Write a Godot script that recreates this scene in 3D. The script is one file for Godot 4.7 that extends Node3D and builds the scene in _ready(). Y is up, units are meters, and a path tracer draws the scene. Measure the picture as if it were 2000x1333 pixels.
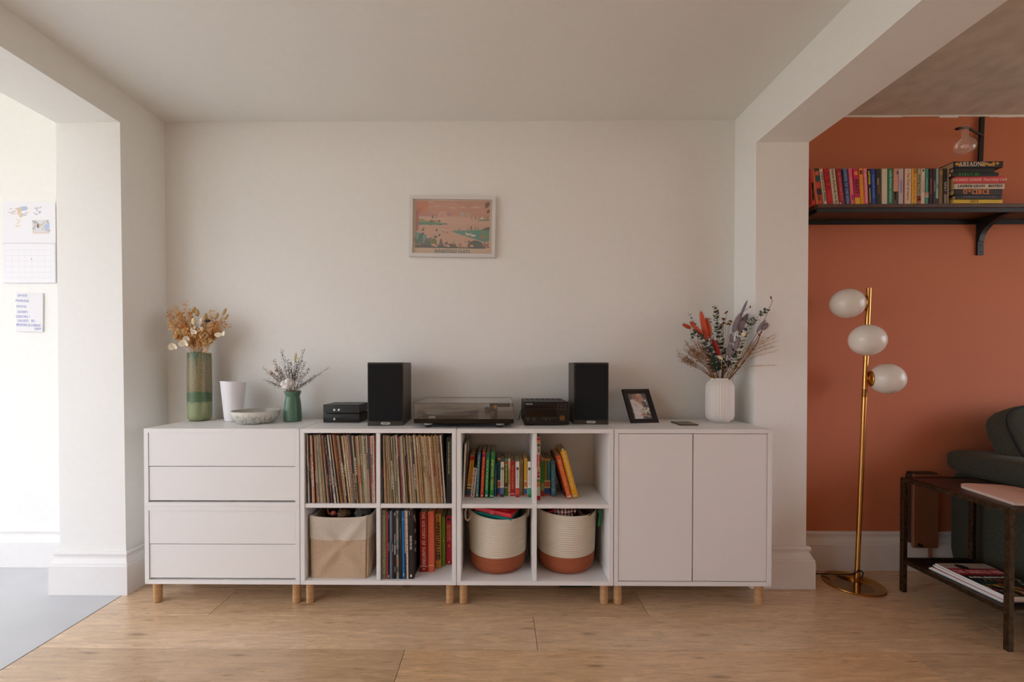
extends Node3D
# A living and dining room seen straight at its party wall: four white cabinets with records, books and hi-fi,
# a bright kitchen to the left, a terracotta sitting room to the right. x runs right along the cabinets, z towards the viewer.

const WALL := -0.394            # face of the party wall
const CEIL := 2.38
const RIGHT_CEIL := 2.40
const NIB_L := -0.196           # inner face of the left wall stub
const NIB_L_OUT := -0.501
const NIB_L_Z := -0.1165
const BEAM_L := 2.228
const NIB_R := 2.8387
const NIB_R_OUT := 3.0924
const NIB_R_Z := -0.1998
const BEAM_R := 2.165
const BACK := 3.7               # wall behind the viewer
const FAR_L := -3.7
const FAR_R := 6.3
const TOP := 0.8                # cabinet tops

var rng := RandomNumberGenerator.new()
var taken := {}
var mats := {}
var texes := {}


# ---------------------------------------------------------------- mesh building
class MB:
	var v := PackedVector3Array()
	var n := PackedVector3Array()
	var u := PackedVector2Array()
	var c := PackedColorArray()
	var col := Color(1, 1, 1)
	var xf := Transform3D()

	func tri(a: Vector3, b: Vector3, d: Vector3, na: Vector3, nb: Vector3, nd: Vector3, ua := Vector2.ZERO, ub := Vector2.ZERO, ud := Vector2.ZERO) -> void:
		var swap := (b - a).cross(d - a).dot(na + nb + nd) > 0.0
		v.append(xf * a)
		n.append((xf.basis * na).normalized())
		u.append(ua)
		if swap:
			v.append(xf * d); n.append((xf.basis * nd).normalized()); u.append(ud)
			v.append(xf * b); n.append((xf.basis * nb).normalized()); u.append(ub)
		else:
			v.append(xf * b); n.append((xf.basis * nb).normalized()); u.append(ub)
			v.append(xf * d); n.append((xf.basis * nd).normalized()); u.append(ud)
		c.append(col); c.append(col); c.append(col)

	func quad(a: Vector3, b: Vector3, d: Vector3, e: Vector3, nn: Vector3, ua := Vector2(0, 0), ub := Vector2(1, 0), ud := Vector2(1, 1), ue := Vector2(0, 1)) -> void:
		tri(a, b, d, nn, nn, nn, ua, ub, ud)
		tri(a, d, e, nn, nn, nn, ua, ud, ue)

	# eight corners: index bit 0 = x high, bit 1 = y high, bit 2 = z high
	func hexa(p: Array) -> void:
		var mid := Vector3.ZERO
		for q: Vector3 in p:
			mid += q / 8.0
		for f: Array in [[0, 2, 6, 4], [1, 3, 7, 5], [0, 1, 5, 4], [2, 3, 7, 6], [0, 1, 3, 2], [4, 5, 7, 6]]:
			var a: Vector3 = p[f[0]]
			var b: Vector3 = p[f[1]]
			var d: Vector3 = p[f[2]]
			var e: Vector3 = p[f[3]]
			var nn := (d - a).cross(e - b).normalized()
			if nn.dot((a + b + d + e) / 4.0 - mid) < 0.0:
				nn = -nn
			quad(a, b, d, e, nn)

	func box(at: Vector3, size: Vector3, bev := 0.0) -> void:
		var h := size / 2.0
		var b := minf(bev, minf(h.x, minf(h.y, h.z)) * 0.9)
		for ax in 3:
			var b1 := (ax + 1) % 3
			var b2 := (ax + 2) % 3
			for s: float in [-1.0, 1.0]:
				var nn := Vector3.ZERO
				nn[ax] = s
				var q := []
				for k: Array in [[-1, -1], [1, -1], [1, 1], [-1, 1]]:
					var w := Vector3.ZERO
					w[ax] = s * h[ax]
					w[b1] = k[0] * (h[b1] - b)
					w[b2] = k[1] * (h[b2] - b)
					q.append(at + w)
				quad(q[0], q[1], q[2], q[3], nn)
			if b > 0.0:
				for s1: float in [-1.0, 1.0]:
					for s2: float in [-1.0, 1.0]:
						var p1 := Vector3.ZERO
						p1[b1] = s1 * h[b1]
						p1[b2] = s2 * (h[b2] - b)
						var p2 := Vector3.ZERO
						p2[b1] = s1 * (h[b1] - b)
						p2[b2] = s2 * h[b2]
						var lo := Vector3.ZERO
						lo[ax] = -(h[ax] - b)
						var n1 := Vector3.ZERO
						n1[b1] = s1
						var n2 := Vector3.ZERO
						n2[b2] = s2
						var q1 := at + p1 + lo
						var q2 := at + p2 + lo
						var q3 := at + p2 - lo
						var q4 := at + p1 - lo
						tri(q1, q2, q3, n1, n2, n2)
						tri(q1, q3, q4, n1, n2, n1)
		if b > 0.0:
			for sx: float in [-1.0, 1.0]:
				for sy: float in [-1.0, 1.0]:
					for sz: float in [-1.0, 1.0]:
						tri(at + Vector3(sx * h.x, sy * (h.y - b), sz * (h.z - b)), at + Vector3(sx * (h.x - b), sy * h.y, sz * (h.z - b)), at + Vector3(sx * (h.x - b), sy * (h.y - b), sz * h.z), Vector3(sx, 0, 0), Vector3(0, sy, 0), Vector3(0, 0, sz))

	# box from its low to its high corner
	func bar(lo: Vector3, hi: Vector3, bev := 0.0) -> void:
		box((lo + hi) / 2.0, hi - lo, bev)

	# rows of points; wrap joins the ends of each row; smooth normals
	func grid(rows: Array, wrap := false, flip := false) -> void:
		var h := rows.size()
		var w: int = rows[0].size()
		var nr := []
		for j in h:
			var line := PackedVector3Array()
			for i in w:
				var l: Vector3 = rows[j][(i - 1 + w) % w if wrap else maxi(i - 1, 0)]
				var r: Vector3 = rows[j][(i + 1) % w if wrap else mini(i + 1, w - 1)]
				var d: Vector3 = rows[maxi(j - 1, 0)][i]
				var t: Vector3 = rows[mini(j + 1, h - 1)][i]
				var nn := (t - d).cross(r - l)
				if nn.length() < 1e-12:
					nn = (rows[mini(j + 1, h - 1)][i] - rows[maxi(j - 1, 0)][i]) * (1.0 if j > 0 else -1.0)
				nn = nn.normalized()
				line.append(-nn if flip else nn)
			nr.append(line)
		for j in h - 1:
			for i in (w if wrap else w - 1):
				var k := (i + 1) % w
				var a: Vector3 = rows[j][i]
				var b: Vector3 = rows[j][k]
				var d: Vector3 = rows[j + 1][k]
				var e: Vector3 = rows[j + 1][i]
				var ua := Vector2(float(i) / w, float(j) / h)
				var ub := Vector2(float(i + 1) / w, float(j) / h)
				var ud := Vector2(float(i + 1) / w, float(j + 1) / h)
				var ue := Vector2(float(i) / w, float(j + 1) / h)
				if (b - a).cross(d - a).length_squared() > 1e-16:
					tri(a, b, d, nr[j][i], nr[j][k], nr[j + 1][k], ua, ub, ud)
				if (d - a).cross(e - a).length_squared() > 1e-16:
					tri(a, d, e, nr[j][i], nr[j + 1][k], nr[j + 1][i], ua, ud, ue)

	# profile of (radius, height), turned round the y axis
	func lathe(prof: Array, seg := 32, at := Vector3.ZERO, flip := false) -> void:
		var rows := []
		for q: Vector2 in prof:
			var line := PackedVector3Array()
			for i in seg:
				var a := TAU * i / seg
				line.append(at + Vector3(cos(a) * q.x, q.y, sin(a) * q.x))
			rows.append(line)
		grid(rows, true, flip)

	func cyl(a: Vector3, b: Vector3, r1: float, r2: float, seg := 12, caps := true) -> void:
		var ax := (b - a).normalized()
		var side := ax.cross(Vector3.UP if absf(ax.y) < 0.9 else Vector3.RIGHT).normalized()
		var other := side.cross(ax)
		var r := [PackedVector3Array(), PackedVector3Array()]
		for i in seg:
			var t := TAU * i / seg
			var o := side * cos(t) + other * sin(t)
			r[0].append(a + o * r1)
			r[1].append(b + o * r2)
		for i in seg:
			var k := (i + 1) % seg
			var n1: Vector3 = (r[0][i] - a).normalized() if r1 > 0.0 else (r[1][i] - b).normalized()
			var n2: Vector3 = (r[0][k] - a).normalized() if r1 > 0.0 else (r[1][k] - b).normalized()
			tri(r[0][i], r[0][k], r[1][k], n1, n2, n2)
			tri(r[0][i], r[1][k], r[1][i], n1, n2, n1)
			if caps:
				tri(a, r[0][i], r[0][k], -ax, -ax, -ax)
				tri(b, r[1][i], r[1][k], ax, ax, ax)

	func tube(path: Array, r: float, seg := 8, r_end := -1.0) -> void:
		var rows := []
		var side := Vector3.ZERO
		for j in path.size():
			var t: Vector3 = (path[mini(j + 1, path.size() - 1)] - path[maxi(j - 1, 0)]).normalized()
			if j == 0:
				side = t.cross(Vector3.UP if absf(t.y) < 0.9 else Vector3.RIGHT).normalized()
			side = (side - t * side.dot(t)).normalized()
			var other := side.cross(t)
			var rr := r if r_end < 0.0 else lerpf(r, r_end, float(j) / (path.size() - 1))
			var line := PackedVector3Array()
			for i in seg:
				var a := TAU * i / seg
				line.append(path[j] + (side * cos(a) - other * sin(a)) * rr)
			rows.append(line)
		grid(rows, true)
		for k: int in [0, path.size() - 1]:
			var t: Vector3 = (path[1] - path[0]).normalized() * -1.0 if k == 0 else (path[k] - path[k - 1]).normalized()
			for i in seg - 2:
				tri(rows[k][0], rows[k][i + 1], rows[k][i + 2], t, t, t)

	func ball(at: Vector3, r: Vector3, seg := 20, rings := 12, turn := Basis()) -> void:
		var rows := []
		for j in rings + 1:
			var p := PI * j / rings
			var line := PackedVector3Array()
			for i in seg:
				var a := TAU * i / seg
				line.append(at + turn * (Vector3(sin(p) * cos(a), -cos(p), sin(p) * sin(a)) * r))
			rows.append(line)
		var h := rows.size()
		for j in h - 1:
			for i in seg:
				var k := (i + 1) % seg
				var ps := [rows[j][i], rows[j][k], rows[j + 1][k], rows[j + 1][i]]
				var ns := []
				for q: Vector3 in ps:
					ns.append((turn * ((turn.inverse() * (q - at)) / (r * r))).normalized())
				if j > 0:
					tri(ps[0], ps[1], ps[2], ns[0], ns[1], ns[2])
				if j < h - 2:
					tri(ps[0], ps[2], ps[3], ns[0], ns[2], ns[3])

	# outline in x,y, standing from z0 to z1
	func prism(poly: PackedVector2Array, z0: float, z1: float) -> void:
		var ix := Geometry2D.triangulate_polygon(poly)
		for t in range(0, ix.size(), 3):
			var a := poly[ix[t]]
			var b := poly[ix[t + 1]]
			var d := poly[ix[t + 2]]
			tri(Vector3(a.x, a.y, z1), Vector3(b.x, b.y, z1), Vector3(d.x, d.y, z1), Vector3.BACK, Vector3.BACK, Vector3.BACK)
			tri(Vector3(a.x, a.y, z0), Vector3(b.x, b.y, z0), Vector3(d.x, d.y, z0), Vector3.FORWARD, Vector3.FORWARD, Vector3.FORWARD)
		var turn := 1.0 if Geometry2D.is_polygon_clockwise(poly) else -1.0
		for i in poly.size():
			var a := poly[i]
			var b := poly[(i + 1) % poly.size()]
			var e := (b - a).normalized()
			var nn := Vector3(-e.y, e.x, 0) * turn
			quad(Vector3(a.x, a.y, z0), Vector3(b.x, b.y, z0), Vector3(b.x, b.y, z1), Vector3(a.x, a.y, z1), nn)

	func mesh() -> ArrayMesh:
		var a := []
		a.resize(Mesh.ARRAY_MAX)
		a[Mesh.ARRAY_VERTEX] = v
		a[Mesh.ARRAY_NORMAL] = n
		a[Mesh.ARRAY_TEX_UV] = u
		a[Mesh.ARRAY_COLOR] = c
		var m := ArrayMesh.new()
		m.add_surface_from_arrays(Mesh.PRIMITIVE_TRIANGLES, a)
		return m


# ---------------------------------------------------------------- scene helpers
func numbered(called: String) -> String:
	var k: int = taken.get(called, 0)
	taken[called] = k + 1
	return called if k == 0 else "%s_%03d" % [called, k]

func thing(called: String, label: String, category: String, at := Vector3.ZERO, group := "") -> Node3D:
	var o := Node3D.new()
	o.name = numbered(called)
	o.position = at
	add_child(o)
	o.set_meta("label", label)
	o.set_meta("category", category)
	if group:
		o.set_meta("group", group)
	return o

func part(called: String, b: MB, m: Material, parent: Node3D, label := "") -> MeshInstance3D:
	var o := MeshInstance3D.new()
	o.name = called
	o.mesh = b.mesh()
	o.material_override = m
	parent.add_child(o, true)
	if label:
		o.set_meta("label", label)
	return o

func lone(called: String, b: MB, m: Material, label: String, category: String, at := Vector3.ZERO, group := "") -> MeshInstance3D:
	var o := MeshInstance3D.new()
	o.name = numbered(called)
	o.mesh = b.mesh()
	o.material_override = m
	o.position = at
	add_child(o)
	o.set_meta("label", label)
	o.set_meta("category", category)
	if group:
		o.set_meta("group", group)
	return o

func struct(called: String, b: MB, m: Material, label := "") -> MeshInstance3D:
	var o := MeshInstance3D.new()
	o.name = called
	o.mesh = b.mesh()
	o.material_override = m
	add_child(o)
	o.set_meta("kind", "structure")
	if label:
		o.set_meta("label", label)
	return o

func mat(c: Color, rough := 0.6, metal := 0.0) -> StandardMaterial3D:
	var key := "%s|%.3f|%.3f" % [c.to_html(), rough, metal]
	if not mats.has(key):
		var m := StandardMaterial3D.new()
		m.albedo_color = c
		m.roughness = rough
		m.metallic = metal
		mats[key] = m
	return mats[key]

func noise_tex(called: String, freq: float, lo: Color, hi: Color, octaves := 4, size := 512, kind := FastNoiseLite.TYPE_SIMPLEX_SMOOTH) -> NoiseTexture2D:
	if not texes.has(called):
		var f := FastNoiseLite.new()
		f.noise_type = kind
		f.frequency = freq
		f.fractal_octaves = octaves
		f.seed = 7
		var t := NoiseTexture2D.new()
		t.width = size
		t.height = size
		t.seamless = true
		t.noise = f
		var g := Gradient.new()
		g.set_color(0, lo)
		g.set_color(1, hi)
		t.color_ramp = g
		texes[called] = t
	return texes[called]

# a material with a fine grain of its own, laid from three sides; scale in repeats a metre
func grainy(called: String, c: Color, rough: float, tex: Texture2D, scale: float, bump: Texture2D = null, bump_cm := 0.0) -> StandardMaterial3D:
	if not mats.has(called):
		var m := StandardMaterial3D.new()
		m.albedo_color = c
		m.roughness = rough
		m.albedo_texture = tex
		m.uv1_triplanar = true
		m.uv1_scale = Vector3.ONE * scale
		if bump:
			m.heightmap_enabled = true
			m.heightmap_texture = bump
			m.heightmap_scale = bump_cm
		mats[called] = m
	return mats[called]

func text(parent: Node3D, words: String, height: float, at: Vector3, turn: Vector3, m: Material, face := "Droid Sans", bold := false, called := "lettering", wide := 1.0) -> MeshInstance3D:
	var t := TextMesh.new()
	var f := SystemFont.new()
	f.font_names = PackedStringArray([face])
	if bold:
		f.font_weight = 700
	t.font = f
	t.font_size = 32
	t.text = words
	t.pixel_size = height / 23.0
	t.depth = 0.0006
	t.curve_step = 4.0
	var o := MeshInstance3D.new()
	o.name = called
	o.mesh = t
	o.material_override = m
	o.position = at
	o.rotation = turn
	o.scale = Vector3(wide, 1, 1)
	parent.add_child(o, true)
	return o

func ordinal(k: int) -> String:
	var tail := "th"
	if k % 100 < 11 or k % 100 > 13:
		tail = ["th", "st", "nd", "rd", "th", "th", "th", "th", "th", "th"][k % 10]
	return str(k) + tail


# ---------------------------------------------------------------- the place
func _ready() -> void:
	rng.seed = 20
	var cam := Camera3D.new()
	cam.name = "camera"
	cam.projection = Camera3D.PROJECTION_FRUSTUM
	cam.near = 0.05
	cam.far = 60.0
	cam.size = 0.05 * 1333.0 / 860.0
	cam.frustum_offset = Vector2((1000.0 - 967.7) / 860.0, (720.2 - 666.5) / 860.0) * 0.05
	cam.position = Vector3(1.5896, 1.089, 1.9565)
	cam.rotation = Vector3(-0.0101, 0.0076, 0.0002)
	add_child(cam)
	cam.current = true

	var sky_m := ProceduralSkyMaterial.new()
	sky_m.sky_top_color = Color(0.90, 0.93, 1.0)
	sky_m.sky_horizon_color = Color(0.95, 0.955, 1.0)
	sky_m.ground_horizon_color = Color(0.80, 0.78, 0.74)
	sky_m.ground_bottom_color = Color(0.74, 0.72, 0.68)
	sky_m.sky_energy_multiplier = 1.0
	sky_m.ground_energy_multiplier = 1.0
	var sky := Sky.new()
	sky.sky_material = sky_m
	var env := Environment.new()
	env.background_mode = Environment.BG_SKY
	env.sky = sky
	env.background_energy_multiplier = SKY
	env.tonemap_mode = Environment.TONE_MAPPER_LINEAR
	env.tonemap_exposure = 1.0
	env.sdfgi_enabled = true
	env.ssao_enabled = true
	env.ssil_enabled = true
	var we := WorldEnvironment.new()
	we.name = "world_environment"
	we.environment = env
	add_child(we)

	shell()
	floors()
	cabinets()
	records()
	shelf_books()
	baskets()
	on_top()
	bouquets()
	pictures()
	kitchen_wall()
	sitting_room()

const SKY := 6.1

func bump_tex(called: String, freq: float) -> NoiseTexture2D:
	return noise_tex(called, freq, Color.BLACK, Color.WHITE, 3)

func paint(called: String, c: Color, rough := 0.85) -> StandardMaterial3D:
	return grainy(called, c, rough, noise_tex("paint", 0.03, Color(0.99, 0.99, 0.99), Color(1, 1, 1), 4), 1.3)

# moulded board run along a path in plan; it stands out to the left of the walking direction
func skirting(path: Array) -> MB:
	var prof := [Vector2(0, 0.2), Vector2(0.011, 0.2), Vector2(0.015, 0.196), Vector2(0.016, 0.190), Vector2(0.015, 0.183), Vector2(0.010, 0.179), Vector2(0.011, 0.168), Vector2(0.019, 0.152), Vector2(0.022, 0.147), Vector2(0.022, 0.143), Vector2(0.026, 0.141), Vector2(0.028, 0.136), Vector2(0.028, 0.0)]
	var b := MB.new()
	var rows := []
	for i in path.size():
		var p: Vector2 = path[i]
		var d1: Vector2 = ((path[i] - path[i - 1]) if i > 0 else (path[1] - path[0])).normalized()
		var d2: Vector2 = ((path[i + 1] - path[i]) if i < path.size() - 1 else (path[i] - path[i - 1])).normalized()
		var n1 := Vector2(-d1.y, d1.x)
		var n2 := Vector2(-d2.y, d2.x)
		var m := (n1 + n2).normalized()
		m /= maxf(m.dot(n1), 0.3)
		var line := PackedVector3Array()
		for q: Vector2 in prof:
			line.append(Vector3(p.x + m.x * q.x, q.y, p.y + m.y * q.x))
		rows.append(line)
	for i in rows.size() - 1:
		var d: Vector2 = (path[i + 1] - path[i]).normalized()
		for k in prof.size() - 1:
			var e: Vector2 = prof[k + 1] - prof[k]
			var out := Vector2(-e.y, e.x).normalized() * -1.0
			if out.x < 0.0 or (absf(out.x) < 1e-6 and out.y < 0.0):
				out = -out
			if k == 4:
				out = Vector2(0.55, -0.83)
			var nn := Vector3(-d.y * out.x, out.y, d.x * out.x)
			b.quad(rows[i][k], rows[i + 1][k], rows[i + 1][k + 1], rows[i][k + 1], nn)
	for i: int in [0, rows.size() - 1]:
		var d: Vector2 = (path[1] - path[0]).normalized() * -1.0 if i == 0 else (path[i] - path[i - 1]).normalized()
		for k in prof.size() - 1:
			var root: Vector3 = Vector3(path[i].x, prof[k].y, path[i].y)
			var foot: Vector3 = Vector3(path[i].x, prof[k + 1].y, path[i].y)
			b.quad(rows[i][k], rows[i][k + 1], foot, root, Vector3(d.x, 0, d.y))
	return b

func shell() -> void:
	var white := paint("white_paint", Color(0.95, 0.943, 0.918))
	var terra := paint("terracotta_paint", Color(0.79, 0.47, 0.33), 0.8)
	var wood_white := paint("skirting_paint", Color(0.93, 0.915, 0.895), 0.45)
	var b := MB.new()
	b.bar(Vector3(FAR_L - 0.2, -0.1, WALL - 0.2), Vector3(2.97, 3.2, WALL))
	struct("wall_back", b, white)
	b = MB.new()
	b.bar(Vector3(2.97, -0.1, WALL - 0.2), Vector3(FAR_R + 0.2, 3.2, WALL))
	struct("wall_right_back", b, terra)
	# left stub with its beam, out of plumb towards the floor
	b = MB.new()
	b.hexa([Vector3(NIB_L_OUT, 0, WALL - 0.05), Vector3(NIB_L + 0.013, 0, WALL - 0.05), Vector3(NIB_L_OUT, BEAM_L, WALL - 0.05), Vector3(NIB_L, BEAM_L, WALL - 0.05), Vector3(NIB_L_OUT, 0, NIB_L_Z), Vector3(NIB_L + 0.013, 0, NIB_L_Z), Vector3(NIB_L_OUT, BEAM_L, NIB_L_Z), Vector3(NIB_L, BEAM_L, NIB_L_Z)])
	b.bar(Vector3(NIB_L_OUT, BEAM_L, WALL - 0.05), Vector3(NIB_L, 3.1, BACK + 0.1))
	b.bar(Vector3(NIB_L_OUT, 0, 3.3), Vector3(NIB_L, BEAM_L, BACK + 0.1))
	struct("wall_left", b, white)
	b = MB.new()
	b.bar(Vector3(NIB_R, 0, WALL - 0.05), Vector3(NIB_R_OUT, BEAM_R, NIB_R_Z))
	b.bar(Vector3(NIB_R, BEAM_R, WALL - 0.05), Vector3(NIB_R_OUT, 3.1, BACK + 0.1))
	b.bar(Vector3(NIB_R, 0, 3.3), Vector3(NIB_R_OUT, BEAM_R, BACK + 0.1))
	struct("wall_right", b, white)
	b = MB.new()
	b.bar(Vector3(FAR_L - 0.2, -0.1, BACK), Vector3(-2.6, 3.2, BACK + 0.2))
	b.bar(Vector3(-2.6, 2.2, BACK), Vector3(-1.4, 3.2, BACK + 0.2))
	b.bar(Vector3(-1.4, -0.1, BACK), Vector3(-0.4, 3.2, BACK + 0.2))
	struct("wall_front_left", b, white)
	b = MB.new()
	b.bar(Vector3(-0.4, -0.1, BACK), Vector3(2.97, 3.2, BACK + 0.2))
	struct("wall_front", b, paint("ochre_paint", Color(0.86, 0.70, 0.52)))
	b = MB.new()
	b.bar(Vector3(2.97, -0.1, BACK), Vector3(FAR_R + 0.2, 3.2, BACK + 0.2))
	struct("wall_front_right", b, terra)
	b = MB.new()
	b.bar(Vector3(NIB_L - 0.1, CEIL, WALL - 0.05), Vector3(NIB_R + 0.1, CEIL + 0.2, BACK + 0.1))
	struct("ceiling", b, white)
	b = MB.new()
	b.bar(Vector3(NIB_R_OUT - 0.1, RIGHT_CEIL, WALL - 0.05), Vector3(FAR_R + 0.1, RIGHT_CEIL + 0.2, BACK + 0.1))
	var rough_ceiling := grainy("old_ceiling", Color(0.86, 0.82, 0.76), 0.95, noise_tex("old_plaster", 0.02, Color(0.9, 0.9, 0.9), Color(1, 1, 1), 5), 0.8)
	struct("ceiling_right", b, rough_ceiling)
	# ragged line of paint where the terracotta wall meets the old ceiling
	b = MB.new()
	var last := Vector3(NIB_R_OUT, RIGHT_CEIL - 0.004, WALL)
	var f := FastNoiseLite.new()
	f.frequency = 3.0
	f.seed = 3
	var x := NIB_R_OUT
	while x < FAR_R:
		var w := rng.randf_range(0.03, 0.10)
		var hh := 0.008 + 0.009 * f.get_noise_1d(x * 2.0)
		b.bar(Vector3(x, RIGHT_CEIL - maxf(hh, 0.002), WALL - 0.01), Vector3(x + w, RIGHT_CEIL + 0.01, WALL + 0.003), 0.001)
		x += w
	struct("trim_1", b, white)
	# kitchen: glazed roof and glazed garden doors
	var sx0 := -3.2
	var sx1 := -1.0
	var sz0 := 1.35
	var sz1 := 3.5
	b = MB.new()
	b.bar(Vector3(FAR_L - 0.1, 2.75, WALL - 0.05), Vector3(sx0, 2.95, BACK + 0.1))
	b.bar(Vector3(sx1, 2.75, WALL - 0.05), Vector3(NIB_L_OUT + 0.1, 2.95, BACK + 0.1))
	b.bar(Vector3(sx0, 2.75, WALL - 0.05), Vector3(sx1, 2.95, sz0))
	b.bar(Vector3(sx0, 2.75, sz1), Vector3(sx1, 2.95, BACK + 0.1))
	struct("ceiling_left", b, white)
	var frame := mat(Color(0.16, 0.17, 0.18), 0.4)
	var glass := StandardMaterial3D.new()
	glass.albedo_color = Color(1, 1, 1, 0.06)
	glass.transparency = BaseMaterial3D.TRANSPARENCY_ALPHA
	glass.roughness = 0.02
	mats["glass"] = glass
	window("window_1", Vector3(sx0, 2.85, sz0), Vector3(sx1 - sx0, 0, 0), Vector3(0, 0, sz1 - sz0), 3, frame, glass)
	window("window_3", Vector3(-2.6, 0.0, BACK + 0.1), Vector3(1.2, 0, 0), Vector3(0, 2.2, 0), 2, frame, glass)
	b = MB.new()
	b.bar(Vector3(FAR_L - 0.2, -0.1, WALL - 0.1), Vector3(FAR_L, 3.0, 0.0))
	b.bar(Vector3(FAR_L - 0.2, -0.1, 3.5), Vector3(FAR_L, 3.0, BACK + 0.1))
	b.bar(Vector3(FAR_L - 0.2, 2.5, 0.0), Vector3(FAR_L, 3.0, 3.5))
	struct("wall_left_far", b, white)
	window("door_1", Vector3(FAR_L - 0.1, 0.0, 0.0), Vector3(0, 0, 3.5), Vector3(0, 2.5, 0), 3, frame, glass)
	# sitting room window, far to the right
	b = MB.new()
	b.bar(Vector3(FAR_R, -0.1, WALL - 0.1), Vector3(FAR_R + 0.2, 3.0, 0.2))
	b.bar(Vector3(FAR_R, -0.1, 3.2), Vector3(FAR_R + 0.2, 3.0, BACK + 0.1))
	b.bar(Vector3(FAR_R, -0.1, 0.2), Vector3(FAR_R + 0.2, 0.6, 3.2))
	b.bar(Vector3(FAR_R, 2.2, 0.2), Vector3(FAR_R + 0.2, 3.0, 3.2))
	struct("wall_right_far", b, terra)
	window("window_2", Vector3(FAR_R + 0.1, 0.6, 0.2), Vector3(0, 0, 3.0), Vector3(0, 1.6, 0), 3, mat(Color(0.9, 0.9, 0.88), 0.4), glass)
	# skirting boards
	struct("baseboard_left", skirting([Vector2(FAR_L, WALL), Vector2(NIB_L_OUT, WALL), Vector2(NIB_L_OUT, NIB_L_Z), Vector2(NIB_L + 0.012, NIB_L_Z), Vector2(NIB_L + 0.012, WALL)]), wood_white)
	struct("baseboard_back", skirting([Vector2(NIB_L + 0.012, WALL), Vector2(NIB_R, WALL)]), wood_white)
	struct("baseboard_right", skirting([Vector2(NIB_R, WALL), Vector2(NIB_R, NIB_R_Z), Vector2(NIB_R_OUT, NIB_R_Z), Vector2(NIB_R_OUT, WALL), Vector2(FAR_R, WALL)]), wood_white)

func window(called: String, at: Vector3, along: Vector3, up: Vector3, panes: int, frame: Material, glass: Material) -> void:
	var o := Node3D.new()
	o.name = called
	add_child(o)
	o.set_meta("kind", "structure")
	var nn := along.cross(up).normalized()
	var t := 0.03
	for i in panes:
		var p0 := at + along * (float(i) / panes)
		var p1 := at + along * (float(i + 1) / panes)
		var b := MB.new()
		b.hexa([p0 - nn * 0.004, p1 - nn * 0.004, p0 + up - nn * 0.004, p1 + up - nn * 0.004, p0 + nn * 0.004, p1 + nn * 0.004, p0 + up + nn * 0.004, p1 + up + nn * 0.004])
		part("pane", b, glass, o)
	var da := along.normalized() * t
	var du := up.normalized() * t
	var b2 := MB.new()
	for i in panes + 1:
		var p := at + along * (float(i) / panes)
		b2.hexa([p - da - nn * t, p + da - nn * t, p + up - da - nn * t, p + up + da - nn * t, p - da + nn * t, p + da + nn * t, p + up - da + nn * t, p + up + da + nn * t])
	for k: float in [0.0, 1.0]:
		var p := at + up * k
		b2.hexa([p - du - nn * t, p + along - du - nn * t, p + du - nn * t, p + along + du - nn * t, p - du + nn * t, p + along - du + nn * t, p + du + nn * t, p + along + du + nn * t])
	part("window_frame", b2, frame, o)

# oak: long grain with knots; the colour varies as the wood does
func oak(k: int) -> ImageTexture:
	var w := 1024
	var h := 192
	var im := Image.create(w, h, false, Image.FORMAT_RGB8)
	var f := FastNoiseLite.new()
	f.seed = 100 + k
	f.frequency = 1.0
	f.fractal_octaves = 2
	var g := FastNoiseLite.new()
	g.seed = 200 + k
	g.frequency = 1.0
	g.fractal_octaves = 1
	var r := RandomNumberGenerator.new()
	r.seed = 300 + k
	var knots := []
	for i in 4:
		knots.append(Vector3(r.randf() * w, r.randf_range(0.15, 0.85) * h, r.randf_range(5.0, 11.0)))
	var dark := Color(0.56, 0.42, 0.29)
	var light := Color(1.0, 0.865, 0.69)
	for y in h:
		for x in w:
			var gx := float(x)
			var gy := float(y)
			var bend := 0.0
			var knot := 0.0
			for q: Vector3 in knots:
				var dx := absf(gx - q.x)
				dx = minf(dx, w - dx)
				var dy := gy - q.y
				var d := sqrt(dx * dx / 9.0 + dy * dy)
				bend += signf(dy) * q.z * 1.6 * exp(-d / (q.z * 2.2))
				knot += exp(-d * d / (q.z * q.z * 0.30))
			var a := TAU * gx / w
			var ring := f.get_noise_3d(cos(a) * 1.3, sin(a) * 1.3, (gy - bend) * 0.045)
			var cath := sin((gy - bend) * 0.22 + ring * 9.0)
			var fine := g.get_noise_3d(cos(a) * 14.0, sin(a) * 14.0, gy * 0.55)
			var v := 0.66 + 0.15 * ring + 0.07 * cath + 0.10 * fine
			v -= 0.55 * clampf(knot, 0.0, 1.0)
			im.set_pixel(x, y, dark.lerp(light, clampf(v, 0.0, 1.0)))
	im.generate_mipmaps()
	return ImageTexture.create_from_image(im)

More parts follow.
